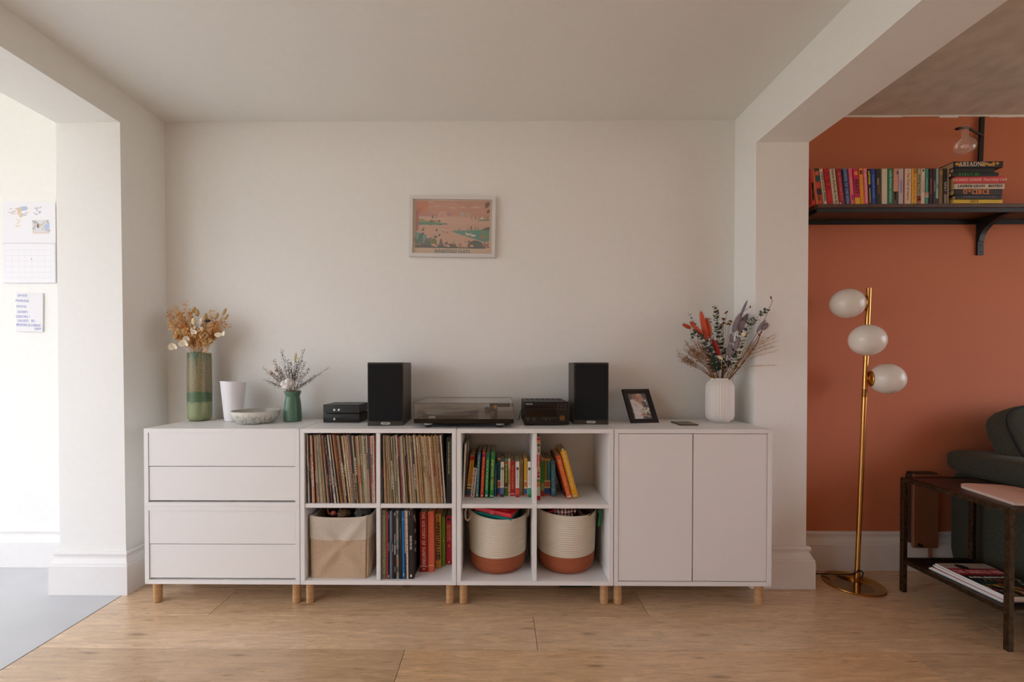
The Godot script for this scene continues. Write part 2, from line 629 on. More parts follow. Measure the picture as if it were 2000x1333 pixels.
func floors() -> void:
	var oaks := []
	var tints := [Color(1, 1, 1), Color(0.95, 0.94, 0.93), Color(1.0, 0.97, 0.93), Color(0.91, 0.89, 0.86)]
	for k in 3:
		var t := oak(k)
		for c: Color in tints:
			var m := StandardMaterial3D.new()
			m.albedo_texture = t
			m.albedo_color = c
			m.roughness = 0.34
			m.roughness_texture = noise_tex("floor_gloss", 0.02, Color(0.75, 0.75, 0.75), Color(1, 1, 1), 4)
			m.metallic_specular = 0.7
			m.clearcoat_enabled = true
			m.clearcoat = 0.5
			m.clearcoat_roughness = 0.3
			oaks.append(m)
	var o := Node3D.new()
	o.name = "floor"
	add_child(o)
	o.set_meta("kind", "structure")
	var fixed := {0: [1.12, 2.95], 1: [0.33, 2.24, 4.1], 2: [1.738, 3.62], 3: [1.232, 3.13], 4: [0.6, 2.4]}
	var row := 0
	var z := -0.378
	while z < BACK:
		var z1 := minf(z + 0.2233, BACK)
		var cuts := [-0.18]
		if fixed.has(row):
			cuts.append_array(fixed[row])
		else:
			var q := -0.18 + rng.randf_range(0.5, 1.8)
			while q < FAR_R - 0.4:
				cuts.append(q)
				q += rng.randf_range(1.5, 2.2)
		cuts.append(FAR_R)
		for i in cuts.size() - 1:
			var x0: float = cuts[i]
			var x1: float = cuts[i + 1]
			var b := MB.new()
			var g := 0.0010
			var e := 0.0005
			var u0 := rng.randf()
			var su := 1.0 / 2.0
			var flip := rng.randf() < 0.5
			var uvs := func(p: Vector3) -> Vector2: return Vector2(u0 + (p.x - x0) * su, (0.02 + 0.96 * (p.z - z) / 0.2233) if not flip else (0.98 - 0.96 * (p.z - z) / 0.2233))
			var lo := Vector3(x0 + g, 0, z + g)
			var hi := Vector3(x1 - g, 0, z1 - g)
			var t := [Vector3(lo.x + e, 0, lo.z + e), Vector3(hi.x - e, 0, lo.z + e), Vector3(hi.x - e, 0, hi.z - e), Vector3(lo.x + e, 0, hi.z - e)]
			var s := [Vector3(lo.x, -e, lo.z), Vector3(hi.x, -e, lo.z), Vector3(hi.x, -e, hi.z), Vector3(lo.x, -e, hi.z)]
			b.quad(t[0], t[1], t[2], t[3], Vector3.UP, uvs.call(t[0]), uvs.call(t[1]), uvs.call(t[2]), uvs.call(t[3]))
			var ns := [Vector3(0, 1, -1), Vector3(1, 1, 0), Vector3(0, 1, 1), Vector3(-1, 1, 0)]
			for k in 4:
				var k2 := (k + 1) % 4
				b.quad(s[k], s[k2], t[k2], t[k], ns[k].normalized(), uvs.call(s[k]), uvs.call(s[k2]), uvs.call(t[k2]), uvs.call(t[k]))
				var dn := Vector3(0, -0.014, 0)
				b.quad(s[k], s[k2], s[k2] + dn, s[k] + dn, Vector3(ns[k].x, 0, ns[k].z), uvs.call(s[k]), uvs.call(s[k2]), uvs.call(s[k2]), uvs.call(s[k]))
			b.quad(s[0] + Vector3(0, -0.014, 0), s[1] + Vector3(0, -0.014, 0), s[2] + Vector3(0, -0.014, 0), s[3] + Vector3(0, -0.014, 0), Vector3.DOWN)
			part("plank", b, oaks[rng.randi() % oaks.size()], o)
		z = z1
		row += 1
	var sub := MB.new()
	sub.bar(Vector3(-0.182, -0.12, WALL - 0.1), Vector3(FAR_R + 0.1, -0.016, BACK + 0.1))
	part("subfloor", sub, mat(Color(0.25, 0.18, 0.12), 0.9), o)
	sub = MB.new()
	sub.bar(Vector3(FAR_L - 0.1, -0.12, WALL - 0.1), Vector3(-0.1835, -0.0005, BACK + 0.1), 0.001)
	var resin := grainy("resin_floor", Color(0.80, 0.80, 0.80), 0.38, noise_tex("resin", 0.008, Color(0.95, 0.95, 0.95), Color(1, 1, 1), 4), 0.6)
	struct("floor_left", sub, resin)
	sub = MB.new()
	sub.bar(Vector3(-0.1838, -0.02, NIB_L_Z + 0.03), Vector3(-0.1802, 0.0006, 3.3))
	struct("trim_2", sub, mat(Color(0.55, 0.50, 0.45), 0.5))

func cabinets() -> void:
	var lacquer := mat(Color(0.915, 0.90, 0.88), 0.42)
	var edge := lacquer
	var leg_wood := grainy("birch", Color(0.80, 0.63, 0.44), 0.5, noise_tex("birch_grain", 0.03, Color(0.86, 0.82, 0.78), Color(1, 1, 1), 4), 3.0)
	var labels := ["upper white drawer unit with two plain drawers, under the tall glazed vase", "lower white drawer unit on wooden legs, at the left end of the row", "white open cabinet holding vinyl records and large books", "white open cabinet holding children's books and two rope baskets", "white two-door cabinet at the right end of the row"]
	# upper drawer unit, lower drawer unit
	for k in 2:
		var y0 := 0.45 if k == 0 else 0.1
		var t := thing("drawer_unit", labels[k], "cabinet", Vector3(0, y0, 0), "white cabinets along the wall")
		carcass(t, 0.698, 0.3495, lacquer)
		for d in 2:
			var b := MB.new()
			var top := 0.3325 - d * 0.1545
			b.bar(Vector3(0.0195, top - 0.1520, -0.31), Vector3(0.6785, top, -0.0025 - (0.0 if d == 0 else 0.0015)), 0.0012)
			part("drawer", b, lacquer, t)
		if k == 1:
			legs(t, 0.698, leg_wood)
	for k in 2:
		var t := thing("open_cabinet", labels[2 + k], "cabinet", Vector3(0.7012 + 0.7006 * k, 0.1, 0), "white cabinets along the wall")
		carcass(t, 0.698, 0.6995, lacquer)
		var b := MB.new()
		b.bar(Vector3(0.3405, 0.0195, -0.333), Vector3(0.3575, 0.6800, -0.0025), 0.0008)
		part("divider", b, lacquer, t)
		for s in 2:
			b = MB.new()
			b.bar(Vector3(0.0192 if s == 0 else 0.3577, 0.3440, -0.333), Vector3(0.3403 if s == 0 else 0.6788, 0.3625, -0.004), 0.0008)
			part("shelf", b, lacquer, t)
		legs(t, 0.698, leg_wood)
	var t := thing("door_cabinet", labels[4], "cabinet", Vector3(2.1028, 0.1, 0), "white cabinets along the wall")
	carcass(t, 0.698, 0.6995, lacquer)
	for d in 2:
		var b := MB.new()
		var x0 := 0.0200 if d == 0 else 0.3515
		b.bar(Vector3(x0, 0.0215, -0.021), Vector3(x0 + 0.3265, 0.6785, -0.0025), 0.0012)
		var o := part("door", b, lacquer, t)
		if d == 0:
			o.position = Vector3(0.02, 0, -0.02)
			o.rotation.y = -0.006
			o.position = Vector3(0, 0, 0) + Vector3(0.0, 0, 0.0)
	legs(t, 0.698, leg_wood)

# mitred frame of four panels and a back; x 0..w, y 0..h, front at z = 0
func carcass(t: Node3D, w: float, h: float, m: Material) -> void:
	var k := 0.0185
	var d := -0.35
	var g := 0.0004
	var shapes := {
		"top_panel": [Vector3(g, h, 0), Vector3(w - g, h, 0), Vector3(k + g, h - k, 0), Vector3(w - k - g, h - k, 0)],
		"bottom_panel": [Vector3(k + g, k, 0), Vector3(w - k - g, k, 0), Vector3(g, 0, 0), Vector3(w - g, 0, 0)],
	}
	for called: String in shapes:
		var s: Array = shapes[called]
		var b := MB.new()
		var back := Vector3(0, 0, d)
		b.hexa([s[2] + back, s[3] + back, s[0] + back, s[1] + back, s[2], s[3], s[0], s[1]])
		part(called, b, m, t)
	for side in 2:
		var b := MB.new()
		var back := Vector3(0, 0, d)
		var xo := 0.0 if side == 0 else w
		var xi := k if side == 0 else w - k
		var lo := Vector3(minf(xo, xi), 0, 0)
		var p := [Vector3(xo, g, 0), Vector3(xi, k + g, 0), Vector3(xo, h - g, 0), Vector3(xi, h - k - g, 0)]
		if side == 1:
			p = [p[1], p[0], p[3], p[2]]
		b.hexa([p[0] + back, p[1] + back, p[2] + back, p[3] + back, p[0], p[1], p[2], p[3]])
		part("side_panel", b, m, t)
	var b := MB.new()
	b.bar(Vector3(k + g, k + g, d + 0.006), Vector3(w - k - g, h - k - g, d + 0.014))
	part("back_panel", b, m, t)

func legs(t: Node3D, w: float, m: Material) -> void:
	var b := MB.new()
	b.lathe([Vector2(0, -0.1), Vector2(0.013, -0.1), Vector2(0.0165, -0.0985), Vector2(0.0178, -0.095), Vector2(0.0182, -0.03), Vector2(0.0182, 0.0)], 20)
	var mesh := b.mesh()
	for x: float in [0.027, w - 0.032]:
		for z: float in [-0.040, -0.305]:
			var o := MeshInstance3D.new()
			o.name = "leg"
			o.mesh = mesh
			o.material_override = m
			o.position = Vector3(x, 0, z)
			t.add_child(o, true)


# ---------------------------------------------------------------- records and books
const TONES := {
	"cream": Color(0.86, 0.79, 0.66), "tan": Color(0.78, 0.64, 0.45), "white": Color(0.90, 0.86, 0.81), "black": Color(0.13, 0.12, 0.11), "brown": Color(0.45, 0.30, 0.19), "orange": Color(0.80, 0.50, 0.27),
	"red": Color(0.66, 0.24, 0.18), "crimson": Color(0.63, 0.18, 0.27), "navy": Color(0.16, 0.23, 0.40), "grey": Color(0.66, 0.64, 0.61), "olive": Color(0.56, 0.53, 0.33), "beige": Color(0.75, 0.69, 0.57),
	"lilac": Color(0.72, 0.67, 0.70), "green": Color(0.22, 0.27, 0.19), "sage": Color(0.55, 0.58, 0.48),
}

func sleeve_mat(tone: String) -> StandardMaterial3D:
	return grainy("sleeve_" + tone, TONES[tone], 0.55, noise_tex("sleeve_wear", 0.06, Color(0.72, 0.68, 0.64), Color(1.0, 1.0, 1.0), 5, 256), 14.0)

func curve_at(table: Array, t: float) -> float:
	var f := t * (table.size() - 1)
	var k := mini(int(f), table.size() - 2)
	return lerpf(table[k], table[k + 1], f - k)

func records() -> void:
	var rows := [
		["left", 0.7226, 1.0388, [0.017, 0.04, 0.075, 0.107, 0.13, 0.115, 0.077, 0.055, 0.012], "grey white black brown white orange red beige lilac beige cream tan olive grey beige red navy black cream white black black brown orange black tan black cream tan lilac brown beige black orange beige cream sage cream beige green crimson white white red"],
		["right", 1.0622, 1.3518, [0.012, 0.047, 0.052, 0.056, 0.075, 0.075, 0.08, 0.08, 0.072], "black white orange olive tan brown cream black beige sage green crimson grey cream beige tan black brown cream tan beige black tan tan cream tan cream tan beige tan cream tan brown tan tan cream brown white"],
	]
	for r: Array in rows:
		var tones: Array = []
		for t: String in r[4].split(" "):
			tones.append(t)
			if rng.randf() < 0.4:
				tones.append(t if t in ["cream", "tan", "beige", "white"] else ["cream", "black", "beige", "brown"][rng.randi() % 4])
		var wide := []
		var total := 0.0
		for t: String in tones:
			wide.append(rng.randf_range(0.6, 1.4))
			total += wide[-1]
		var x: float = r[1]
		var n := tones.size()
		for i in n:
			var w: float = wide[i] / total * (r[2] - r[1])
			var f0: float = (x - r[1]) / (r[2] - r[1])
			var f1: float = (x + w - r[1]) / (r[2] - r[1])
			var h := rng.randf_range(0.300, 0.309)
			var y0 := 0.4632
			var t0: float = x - h * curve_at(r[3], f0) * (0.0 if i == 0 else 1.0) * 0.96
			var t1: float = x + w - h * curve_at(r[3], f1) * 0.96
			t0 = maxf(t0, r[1] - 0.002 if r[0] == "left" else r[1] - 0.0008)
			var g := minf(0.0005, w * 0.08)
			var zf := -0.010 - rng.randf() * 0.007
			var b := MB.new()
			b.hexa([Vector3(x + g, 0, -0.31), Vector3(x + w - g, 0, -0.31), Vector3(t0 + g, h, -0.31), Vector3(t1 - g, h, -0.31), Vector3(x + g, 0, zf), Vector3(x + w - g, 0, zf), Vector3(t0 + g, h, zf), Vector3(t1 - g, h, zf)])
			var o := Node3D.new()
			o.name = numbered("record_sleeve")
			add_child(o)
			for k in b.v.size():
				b.v[k] -= Vector3(x, 0, 0)
			o.position = Vector3(x, y0, 0)
			part("sleeve", b, sleeve_mat(tones[i]), o)
			# print on the spine
			if w > 0.0035:
				var ink: String = ["brown", "black", "red", "navy", "cream", "white", "olive"][rng.randi() % 7]
				if tones[i] in ["black", "brown", "navy", "green"]:
					ink = ["white", "cream", "tan", "red"][rng.randi() % 4]
				var p := MB.new()
				var a0 := rng.randf_range(0.05, 0.75)
				var y := a0
				var stop := minf(a0 + rng.randf_range(0.12, 0.5), 0.96)
				while y < stop:
					var d := rng.randf_range(0.006, 0.022)
					var xa := lerpf(x + w * 0.22, t0 + w * 0.22, y) - x
					var xb := lerpf(x + w * 0.78, t1 - w * 0.22, y) - x
					var xc := lerpf(x + w * 0.22, t0 + w * 0.22, y + d) - x
					var xd := lerpf(x + w * 0.78, t1 - w * 0.22, y + d) - x
					p.quad(Vector3(xa, y * h, zf + 0.0003), Vector3(xb, y * h, zf + 0.0003), Vector3(xd, (y + d) * h, zf + 0.0003), Vector3(xc, (y + d) * h, zf + 0.0003), Vector3.BACK)
					y += d + rng.randf_range(0.004, 0.014)
				part("spine_print", p, mat(TONES[ink], 0.6), o)
			o.set_meta("label", "%s record sleeve, %s from the left in the %s record compartment" % [tones[i], ordinal(i + 1), r[0]])
			o.set_meta("category", "record")
			o.set_meta("group", "records in the %s record compartment" % r[0])
			x += w
	# boxed set at the right end
	var t := thing("record_box", "thick black record box set with gold lettering, at the right end of the records", "record", Vector3(1.3548, 0.4632, -0.012))
	var b := MB.new()
	b.bar(Vector3(0, 0, -0.3), Vector3(0.0235, 0.296, 0), 0.0008)
	part("box", b, mat(Color(0.10, 0.10, 0.095), 0.5), t)
	b = MB.new()
	b.bar(Vector3(0.0195, 0.10, 0.0), Vector3(0.0212, 0.290, 0.0004))
	part("spine_stripe", b, mat(Color(0.22, 0.50, 0.42), 0.5), t)
	text(t, "THE BEACHES IN LUMINOUS RECORD", 0.0062, Vector3(0.0105, 0.205, 0.0004), Vector3(0, 0, -PI / 2), mat(Color(0.75, 0.62, 0.36), 0.5), "Droid Sans", true, "lettering", 0.95)

func volume(called: String, label: String, group: String, at: Vector3, w: float, h: float, deep: float, tilt: float, c: Color, bands := [], words := "", ink := Color(0.9, 0.87, 0.8), size := 0.4, bold := true, word_at := 0.5, face := "Droid Sans") -> Node3D:
	var t := thing(called, label, "book", at, group)
	# a leaning book turns on the lower corner it leans over
	var off := 0.0
	if tilt > 0.0:
		off = -w
		t.position.x += w
	t.rotation.z = -tilt
	var b := MB.new()
	var k := minf(0.0022, w * 0.2)
	b.bar(Vector3(off, 0, -0.005), Vector3(off + w, h, 0), minf(0.0018, w * 0.3))
	b.bar(Vector3(off, 0, -deep), Vector3(off + k, h, -0.004))
	b.bar(Vector3(off + w - k, 0, -deep), Vector3(off + w, h, -0.004))
	part("cover", b, mat(c, 0.5), t)
	b = MB.new()
	b.bar(Vector3(off + k, 0.003, -deep + 0.003), Vector3(off + w - k, h - 0.003, -0.004))
	part("pages", b, mat(Color(0.80, 0.74, 0.62), 0.9), t)
	for q: Array in bands:
		b = MB.new()
		var x0: float = off + w * (q[3] if q.size() > 3 else 0.03)
		var x1: float = off + w * (q[4] if q.size() > 4 else 0.97)
		b.bar(Vector3(x0, h * q[0], -0.001), Vector3(x1, h * q[1], 0.0004))
		part("spine_band", b, mat(q[2], 0.5), t)
	if words:
		text(t, words, w * size, Vector3(off + w * 0.5, h * word_at, 0.0005), Vector3(0, 0, -PI / 2), mat(ink, 0.55), face, bold)
	return t

func shelf_books() -> void:
	var W := Color(0.90, 0.86, 0.80)
	var K := Color(0.10, 0.09, 0.08)
	# ---- picture books on the middle shelf, left half
	var g := "children's books on the cabinet shelf"
	var sh := 0.4632
	var stripes := [[0.0, 0.05, Color(0.80, 0.35, 0.30)], [0.05, 0.20, Color(0.14, 0.32, 0.55)], [0.21, 0.25, Color(0.86, 0.74, 0.50)], [0.26, 0.37, Color(0.80, 0.40, 0.22)], [0.38, 0.42, Color(0.85, 0.80, 0.62)], [0.95, 1.0, Color(0.88, 0.62, 0.26)]]
	volume("picture_book", "tall thin white picture book at the far left of the children's books", g, Vector3(1.4215, sh, -0.070), 0.0062, 0.255, 0.21, 0.04, Color(0.84, 0.81, 0.76))
	volume("picture_book", "second tall thin white picture book from the left", g, Vector3(1.4300, sh, -0.150), 0.0042, 0.255, 0.17, 0.045, Color(0.86, 0.83, 0.78))
	volume("picture_book", "yellow patterned picture book with a red top and a striped foot", g, Vector3(1.4360, sh, -0.112), 0.0215, 0.195, 0.19, 0.10, Color(0.86, 0.62, 0.20), [[0.0, 0.04, Color(0.70, 0.28, 0.30)], [0.04, 0.15, Color(0.12, 0.38, 0.52)], [0.16, 0.185, Color(0.15, 0.30, 0.22)], [0.195, 0.22, W], [0.235, 0.255, K], [0.26, 0.28, W], [0.88, 0.985, Color(0.72, 0.14, 0.14)], [0.92, 0.95, W, 0.2, 0.4], [0.92, 0.95, W, 0.6, 0.8], [0.32, 0.44, Color(0.80, 0.48, 0.18), 0.3, 0.9]], "o x o x o x o x", Color(0.60, 0.38, 0.10), 0.4, true, 0.66)
	volume("picture_book", "short pale book with brown lettering, leaning in front of the dark gap", g, Vector3(1.4560, sh, -0.100), 0.0195, 0.139, 0.16, 0.105, Color(0.86, 0.80, 0.74), [[0.90, 0.95, Color(0.45, 0.35, 0.30), 0.35, 0.65], [0.06, 0.11, Color(0.55, 0.42, 0.35), 0.35, 0.65]], "The Tiger Who Came to Tea", Color(0.35, 0.27, 0.24), 0.34)
	var ring := func(c: Color) -> Array: return [[0.025, 0.065, W, 0.25, 0.75], [0.038, 0.052, K, 0.42, 0.58], [0.90, 0.955, c, 0.22, 0.78]]
	volume("picture_book", "teal picture book with pale lettering and a round badge", g, Vector3(1.4795, sh, -0.100), 0.0160, 0.211, 0.20, 0.052, Color(0.06, 0.42, 0.48), ring.call(Color(0.30, 0.30, 0.52)), "That's not my Dinosaur & the friends book", Color(0.80, 0.88, 0.86), 0.42)
	volume("picture_book", "red picture book between the teal and the green ones", g, Vector3(1.5020, sh, -0.097), 0.0160, 0.2145, 0.20, 0.050, Color(0.80, 0.19, 0.15), ring.call(Color(0.30, 0.22, 0.45)), "Now it's the Tiger & the Jumper book", Color(0.92, 0.72, 0.42), 0.42)
	volume("picture_book", "bright green picture book, left of the two green ones", g, Vector3(1.5230, sh, -0.097), 0.0165, 0.2125, 0.20, 0.040, Color(0.12, 0.55, 0.30), ring.call(Color(0.42, 0.20, 0.45)) + [[0.53, 0.55, W, 0.3, 0.6]], "At the Zoo  is this the prince", Color(0.72, 0.88, 0.66), 0.46)
	volume("picture_book", "bright green picture book, right of the two green ones", g, Vector3(1.5465, sh, -0.097), 0.0190, 0.2150, 0.20, 0.036, Color(0.10, 0.52, 0.24), [[0.025, 0.045, W], [0.93, 0.96, Color(0.72, 0.30, 0.24), 0.35, 0.65], [0.35, 0.42, Color(0.80, 0.35, 0.20), 0.3, 0.7]], "Jungle Sounds    Usborne", Color(0.86, 0.82, 0.40), 0.46)
	volume("picture_book", "short thin blue book right of the green ones", g, Vector3(1.5690, sh, -0.117), 0.0090, 0.155, 0.15, 0.02, Color(0.10, 0.34, 0.62), [], "little blue truck leads the way", Color(0.60, 0.78, 0.88), 0.5)
	volume("picture_book", "teal book with orange and red stripes beside the thin blue one", g, Vector3(1.5822, sh, -0.125), 0.0140, 0.180, 0.15, 0.012, Color(0.08, 0.36, 0.38), stripes)
	var badge := func(foot: Color, foot2: Color) -> Array: return [[0.0, 0.08, foot2], [0.08, 0.26, foot], [0.765, 0.84, Color(0.22, 0.16, 0.12), 0.2, 0.8], [0.785, 0.805, W, 0.3, 0.6]]
	volume("picture_book", "white book with a dark round badge and a navy foot", g, Vector3(1.5968, sh, -0.110), 0.0172, 0.166, 0.15, 0.010, W, badge.call(Color(0.42, 0.44, 0.60), Color(0.16, 0.18, 0.36)), "A First Book of Bugs", Color(0.45, 0.42, 0.40), 0.36, false, 0.55)
	volume("picture_book", "olive green book with yellow lettering and a blue top", g, Vector3(1.6166, sh, -0.128), 0.0146, 0.1765, 0.15, 0.006, Color(0.42, 0.54, 0.12), [[0.0, 0.2, Color(0.30, 0.55, 0.14)], [0.21, 0.24, W], [0.25, 0.33, Color(0.42, 0.22, 0.12)], [0.83, 0.85, Color(0.85, 0.85, 0.70)], [0.86, 0.93, Color(0.85, 0.45, 0.30)], [0.93, 1.0, Color(0.30, 0.55, 0.60)]], "Paddle Your Boat", Color(0.92, 0.90, 0.60), 0.5, true, 0.6)
	volume("picture_book", "narrow cream book with brown lettering left of the red one", g, Vector3(1.6330, sh, -0.126), 0.0108, 0.1775, 0.15, 0.006, Color(0.84, 0.74, 0.54), [[0.08, 0.095, K], [0.93, 1.0, Color(0.88, 0.82, 0.66)]], "Rumble in the Jungle", Color(0.48, 0.32, 0.16), 0.5)
	volume("picture_book", "wide red book with a gold script title among the white ones", g, Vector3(1.6448, sh, -0.126), 0.0214, 0.164, 0.15, 0.003, Color(0.74, 0.08, 0.13), [[0.88, 0.94, Color(0.30, 0.22, 0.20), 0.3, 0.7], [0.05, 0.075, Color(0.86, 0.74, 0.62)]], "Peter and the Rabbit", Color(0.82, 0.62, 0.36), 0.4, false, 0.55, "Droid Serif")
	volume("picture_book", "white book with a dark round badge and a red foot", g, Vector3(1.6686, sh, -0.106), 0.0178, 0.167, 0.15, 0.0, W, badge.call(Color(0.82, 0.28, 0.20), Color(0.70, 0.10, 0.12)), "A First Book of Farm", Color(0.52, 0.48, 0.42), 0.36, false, 0.55)
	volume("picture_book", "beige book between a white one and a yellow striped one", g, Vector3(1.6884, sh, -0.138), 0.0176, 0.166, 0.14, 0.0, Color(0.72, 0.63, 0.46), [[0.06, 0.10, Color(0.52, 0.38, 0.20), 0.35, 0.65]], "Mouse & Owl", Color(0.42, 0.34, 0.22), 0.4, false, 0.72)
	volume("picture_book", "yellow book with orange and blue stripes near the divider", g, Vector3(1.7090, sh, -0.122), 0.0146, 0.179, 0.15, 0.0, Color(0.85, 0.64, 0.16), stripes)
	volume("picture_book", "white book with a dark round badge and a green foot", g, Vector3(1.7250, sh, -0.106), 0.0166, 0.167, 0.15, 0.0, W, badge.call(Color(0.25, 0.58, 0.40), Color(0.10, 0.42, 0.26)), "A First Book of Pets", Color(0.52, 0.48, 0.42), 0.36, false, 0.55)
	# ---- right half of the same shelf
	var words := volume("picture_book", "tall word book with fruit pictures on its red and white spine", g, Vector3(1.7640, sh, -0.062), 0.0165, 0.291, 0.22, 0.0, Color(0.86, 0.82, 0.74), [[0.0, 0.07, Color(0.68, 0.10, 0.12)], [0.075, 0.20, Color(0.72, 0.78, 0.64)], [0.21, 0.28, Color(0.84, 0.50, 0.22)], [0.285, 0.33, Color(0.40, 0.55, 0.20)], [0.35, 0.40, Color(0.66, 0.16, 0.14), 0.15, 0.85], [0.41, 0.455, Color(0.72, 0.22, 0.16), 0.15, 0.85], [0.465, 0.50, Color(0.78, 0.50, 0.18), 0.15, 0.85], [0.51, 0.73, Color(0.76, 0.12, 0.14)], [0.85, 0.89, Color(0.26, 0.38, 0.20), 0.1, 0.9], [0.90, 0.94, Color(0.85, 0.60, 0.28)], [0.945, 0.99, Color(0.72, 0.24, 0.16)]], "first words", W, 0.55, true, 0.62)
	text(words, "100", 0.011, Vector3(0.0083, 0.232, 0.0005), Vector3(0, 0, -PI / 2), mat(Color(0.35, 0.28, 0.24), 0.5), "Droid Sans", true)
	volume("picture_book", "green book with a red foot beside the tall word book", g, Vector3(1.7885, sh, -0.122), 0.0155, 0.183, 0.15, 0.0, Color(0.22, 0.50, 0.14), [[0.0, 0.14, Color(0.68, 0.10, 0.18)], [0.15, 0.34, Color(0.52, 0.60, 0.36)], [0.93, 1.0, Color(0.72, 0.42, 0.38)]], "Dear Zoo Friends", Color(0.10, 0.25, 0.10), 0.45, true, 0.65)
	volume("picture_book", "narrow olive book with orange and blue stripes", g, Vector3(1.8055, sh, -0.130), 0.0130, 0.176, 0.15, 0.0, Color(0.52, 0.52, 0.16), stripes)
	volume("picture_book", "teal book with a yellow top and orange and blue stripes", g, Vector3(1.8192, sh, -0.130), 0.0152, 0.176, 0.15, 0.0, Color(0.20, 0.48, 0.52), stripes)
	volume("picture_book", "light blue book standing upright beside the two leaning ones", g, Vector3(1.8380, sh, -0.122), 0.0218, 0.169, 0.15, -0.012, Color(0.26, 0.54, 0.66), [[0.84, 0.95, Color(0.48, 0.28, 0.20), 0.3, 0.75], [0.18, 0.20, Color(0.62, 0.78, 0.80)]], "the very hungry bear cub", Color(0.66, 0.80, 0.80), 0.4, false, 0.5)
	volume("picture_book", "thin dark red book leaning behind the orange one", g, Vector3(1.9010, sh, -0.13), 0.0056, 0.193, 0.16, -0.27, Color(0.42, 0.12, 0.14))
	volume("picture_book", "orange book leaning to the left under the yellow one", g, Vector3(1.9080, sh, -0.083), 0.0222, 0.206, 0.18, -0.268, Color(0.88, 0.38, 0.16), [[0.02, 0.035, W], [0.045, 0.06, W], [0.18, 0.21, Color(0.70, 0.14, 0.18), 0.3, 0.6], [0.91, 0.95, Color(0.50, 0.45, 0.48), 0.35, 0.65]], "She's Sad It's Stormy  story", Color(0.95, 0.75, 0.45), 0.42)
	volume("picture_book", "yellow book leaning to the left, outermost on its shelf", g, Vector3(1.9330, sh, -0.090), 0.0285, 0.226, 0.18, -0.258, Color(0.92, 0.66, 0.08), [[0.025, 0.06, W, 0.3, 0.6]], "Goodnight Stories Stripes", Color(0.95, 0.88, 0.66), 0.4, true, 0.62)
	# ---- large books, lower right of the records cabinet
	g = "large books under the records"
	sh = 0.1190
	volume("large_book", "thick olive patterned book at the left of the large books", g, Vector3(1.0612, sh, -0.016), 0.0205, 0.311, 0.26, 0.0, Color(0.48, 0.45, 0.35), [[0.0, 1.0, Color(0.44, 0.41, 0.31), 0.1, 0.9]], "PHOSPHORESCENT MOON", Color(0.60, 0.57, 0.45), 0.75)
	volume("large_book", "thin coral red book beside the olive patterned one", g, Vector3(1.0838, sh, -0.014), 0.0056, 0.305, 0.25, 0.0, Color(0.74, 0.30, 0.26))
	volume("large_book", "thin black book right of the coral red one", g, Vector3(1.0900, sh, -0.014), 0.0084, 0.305, 0.25, 0.0, Color(0.09, 0.08, 0.08), [[0.02, 0.06, W, 0.3, 0.6], [0.42, 0.54, Color(0.6, 0.58, 0.55), 0.4, 0.7], [0.90, 0.96, Color(0.6, 0.58, 0.55), 0.4, 0.7]])
	volume("large_book", "grey-blue book among the black ones", g, Vector3(1.0992, sh, -0.014), 0.0096, 0.308, 0.25, 0.0, Color(0.42, 0.45, 0.55), [], "STUDIO ATLAS", Color(0.28, 0.28, 0.40), 0.45)
	volume("large_book", "narrow dark brown book right of the grey-blue one", g, Vector3(1.1096, sh, -0.014), 0.0064, 0.306, 0.25, 0.0, Color(0.20, 0.15, 0.13), [[0.40, 0.52, Color(0.66, 0.60, 0.56), 0.3, 0.7]])
	volume("large_book", "black book with two white blocks of lettering", g, Vector3(1.1168, sh, -0.015), 0.0102, 0.309, 0.25, 0.0, Color(0.10, 0.085, 0.08), [[0.36, 0.50, W, 0.35, 0.65], [0.52, 0.66, Color(0.7, 0.66, 0.62), 0.35, 0.65], [0.10, 0.18, Color(0.66, 0.62, 0.6), 0.4, 0.65], [0.93, 0.97, W, 0.35, 0.65]])
	volume("large_book", "grey book with a photographic spine", g, Vector3(1.1288, sh, -0.015), 0.0110, 0.309, 0.25, -0.006, Color(0.55, 0.53, 0.49), [[0.10, 0.18, Color(0.34, 0.30, 0.27)], [0.20, 0.30, Color(0.60, 0.46, 0.36)], [0.36, 0.44, Color(0.30, 0.33, 0.34)], [0.50, 0.58, Color(0.40, 0.46, 0.48)], [0.90, 0.97, Color(0.36, 0.38, 0.38)]])
	volume("large_book", "black book between the grey one and the blue one", g, Vector3(1.1425, sh, -0.014), 0.0130, 0.310, 0.25, -0.010, Color(0.08, 0.08, 0.075), [[0.6, 0.75, Color(0.30, 0.32, 0.32), 0.4, 0.6]])
	volume("large_book", "bright blue book among the black ones", g, Vector3(1.1570, sh, -0.012), 0.0098, 0.309, 0.25, -0.012, Color(0.07, 0.42, 0.66), [[0.05, 0.09, Color(0.75, 0.82, 0.86), 0.35, 0.65], [0.86, 0.90, Color(0.6, 0.75, 0.85), 0.35, 0.65]])
	volume("large_book", "thin pale pink book right of the blue one", g, Vector3(1.1680, sh, -0.015), 0.0046, 0.309, 0.25, -0.012, Color(0.80, 0.68, 0.62), [[0.0, 0.38, Color(0.16, 0.13, 0.12)]])
	volume("large_book", "cream book with fine dark ticks along the spine", g, Vector3(1.1738, sh, -0.015), 0.0090, 0.309, 0.25, -0.013, Color(0.80, 0.73, 0.64), [[0.22, 0.225, K], [0.30, 0.305, K], [0.40, 0.405, K], [0.50, 0.505, K], [0.60, 0.605, K], [0.70, 0.705, K], [0.80, 0.805, K], [0.90, 0.905, K]])
	var t := volume("large_book", "thick black book with a white block title beside the red surfing book", g, Vector3(1.1842, sh, -0.016), 0.0225, 0.313, 0.26, -0.014, Color(0.12, 0.10, 0.09), [[0.92, 0.985, Color(0.68, 0.62, 0.57), 0.25, 0.38], [0.03, 0.065, W, 0.3, 0.6]])
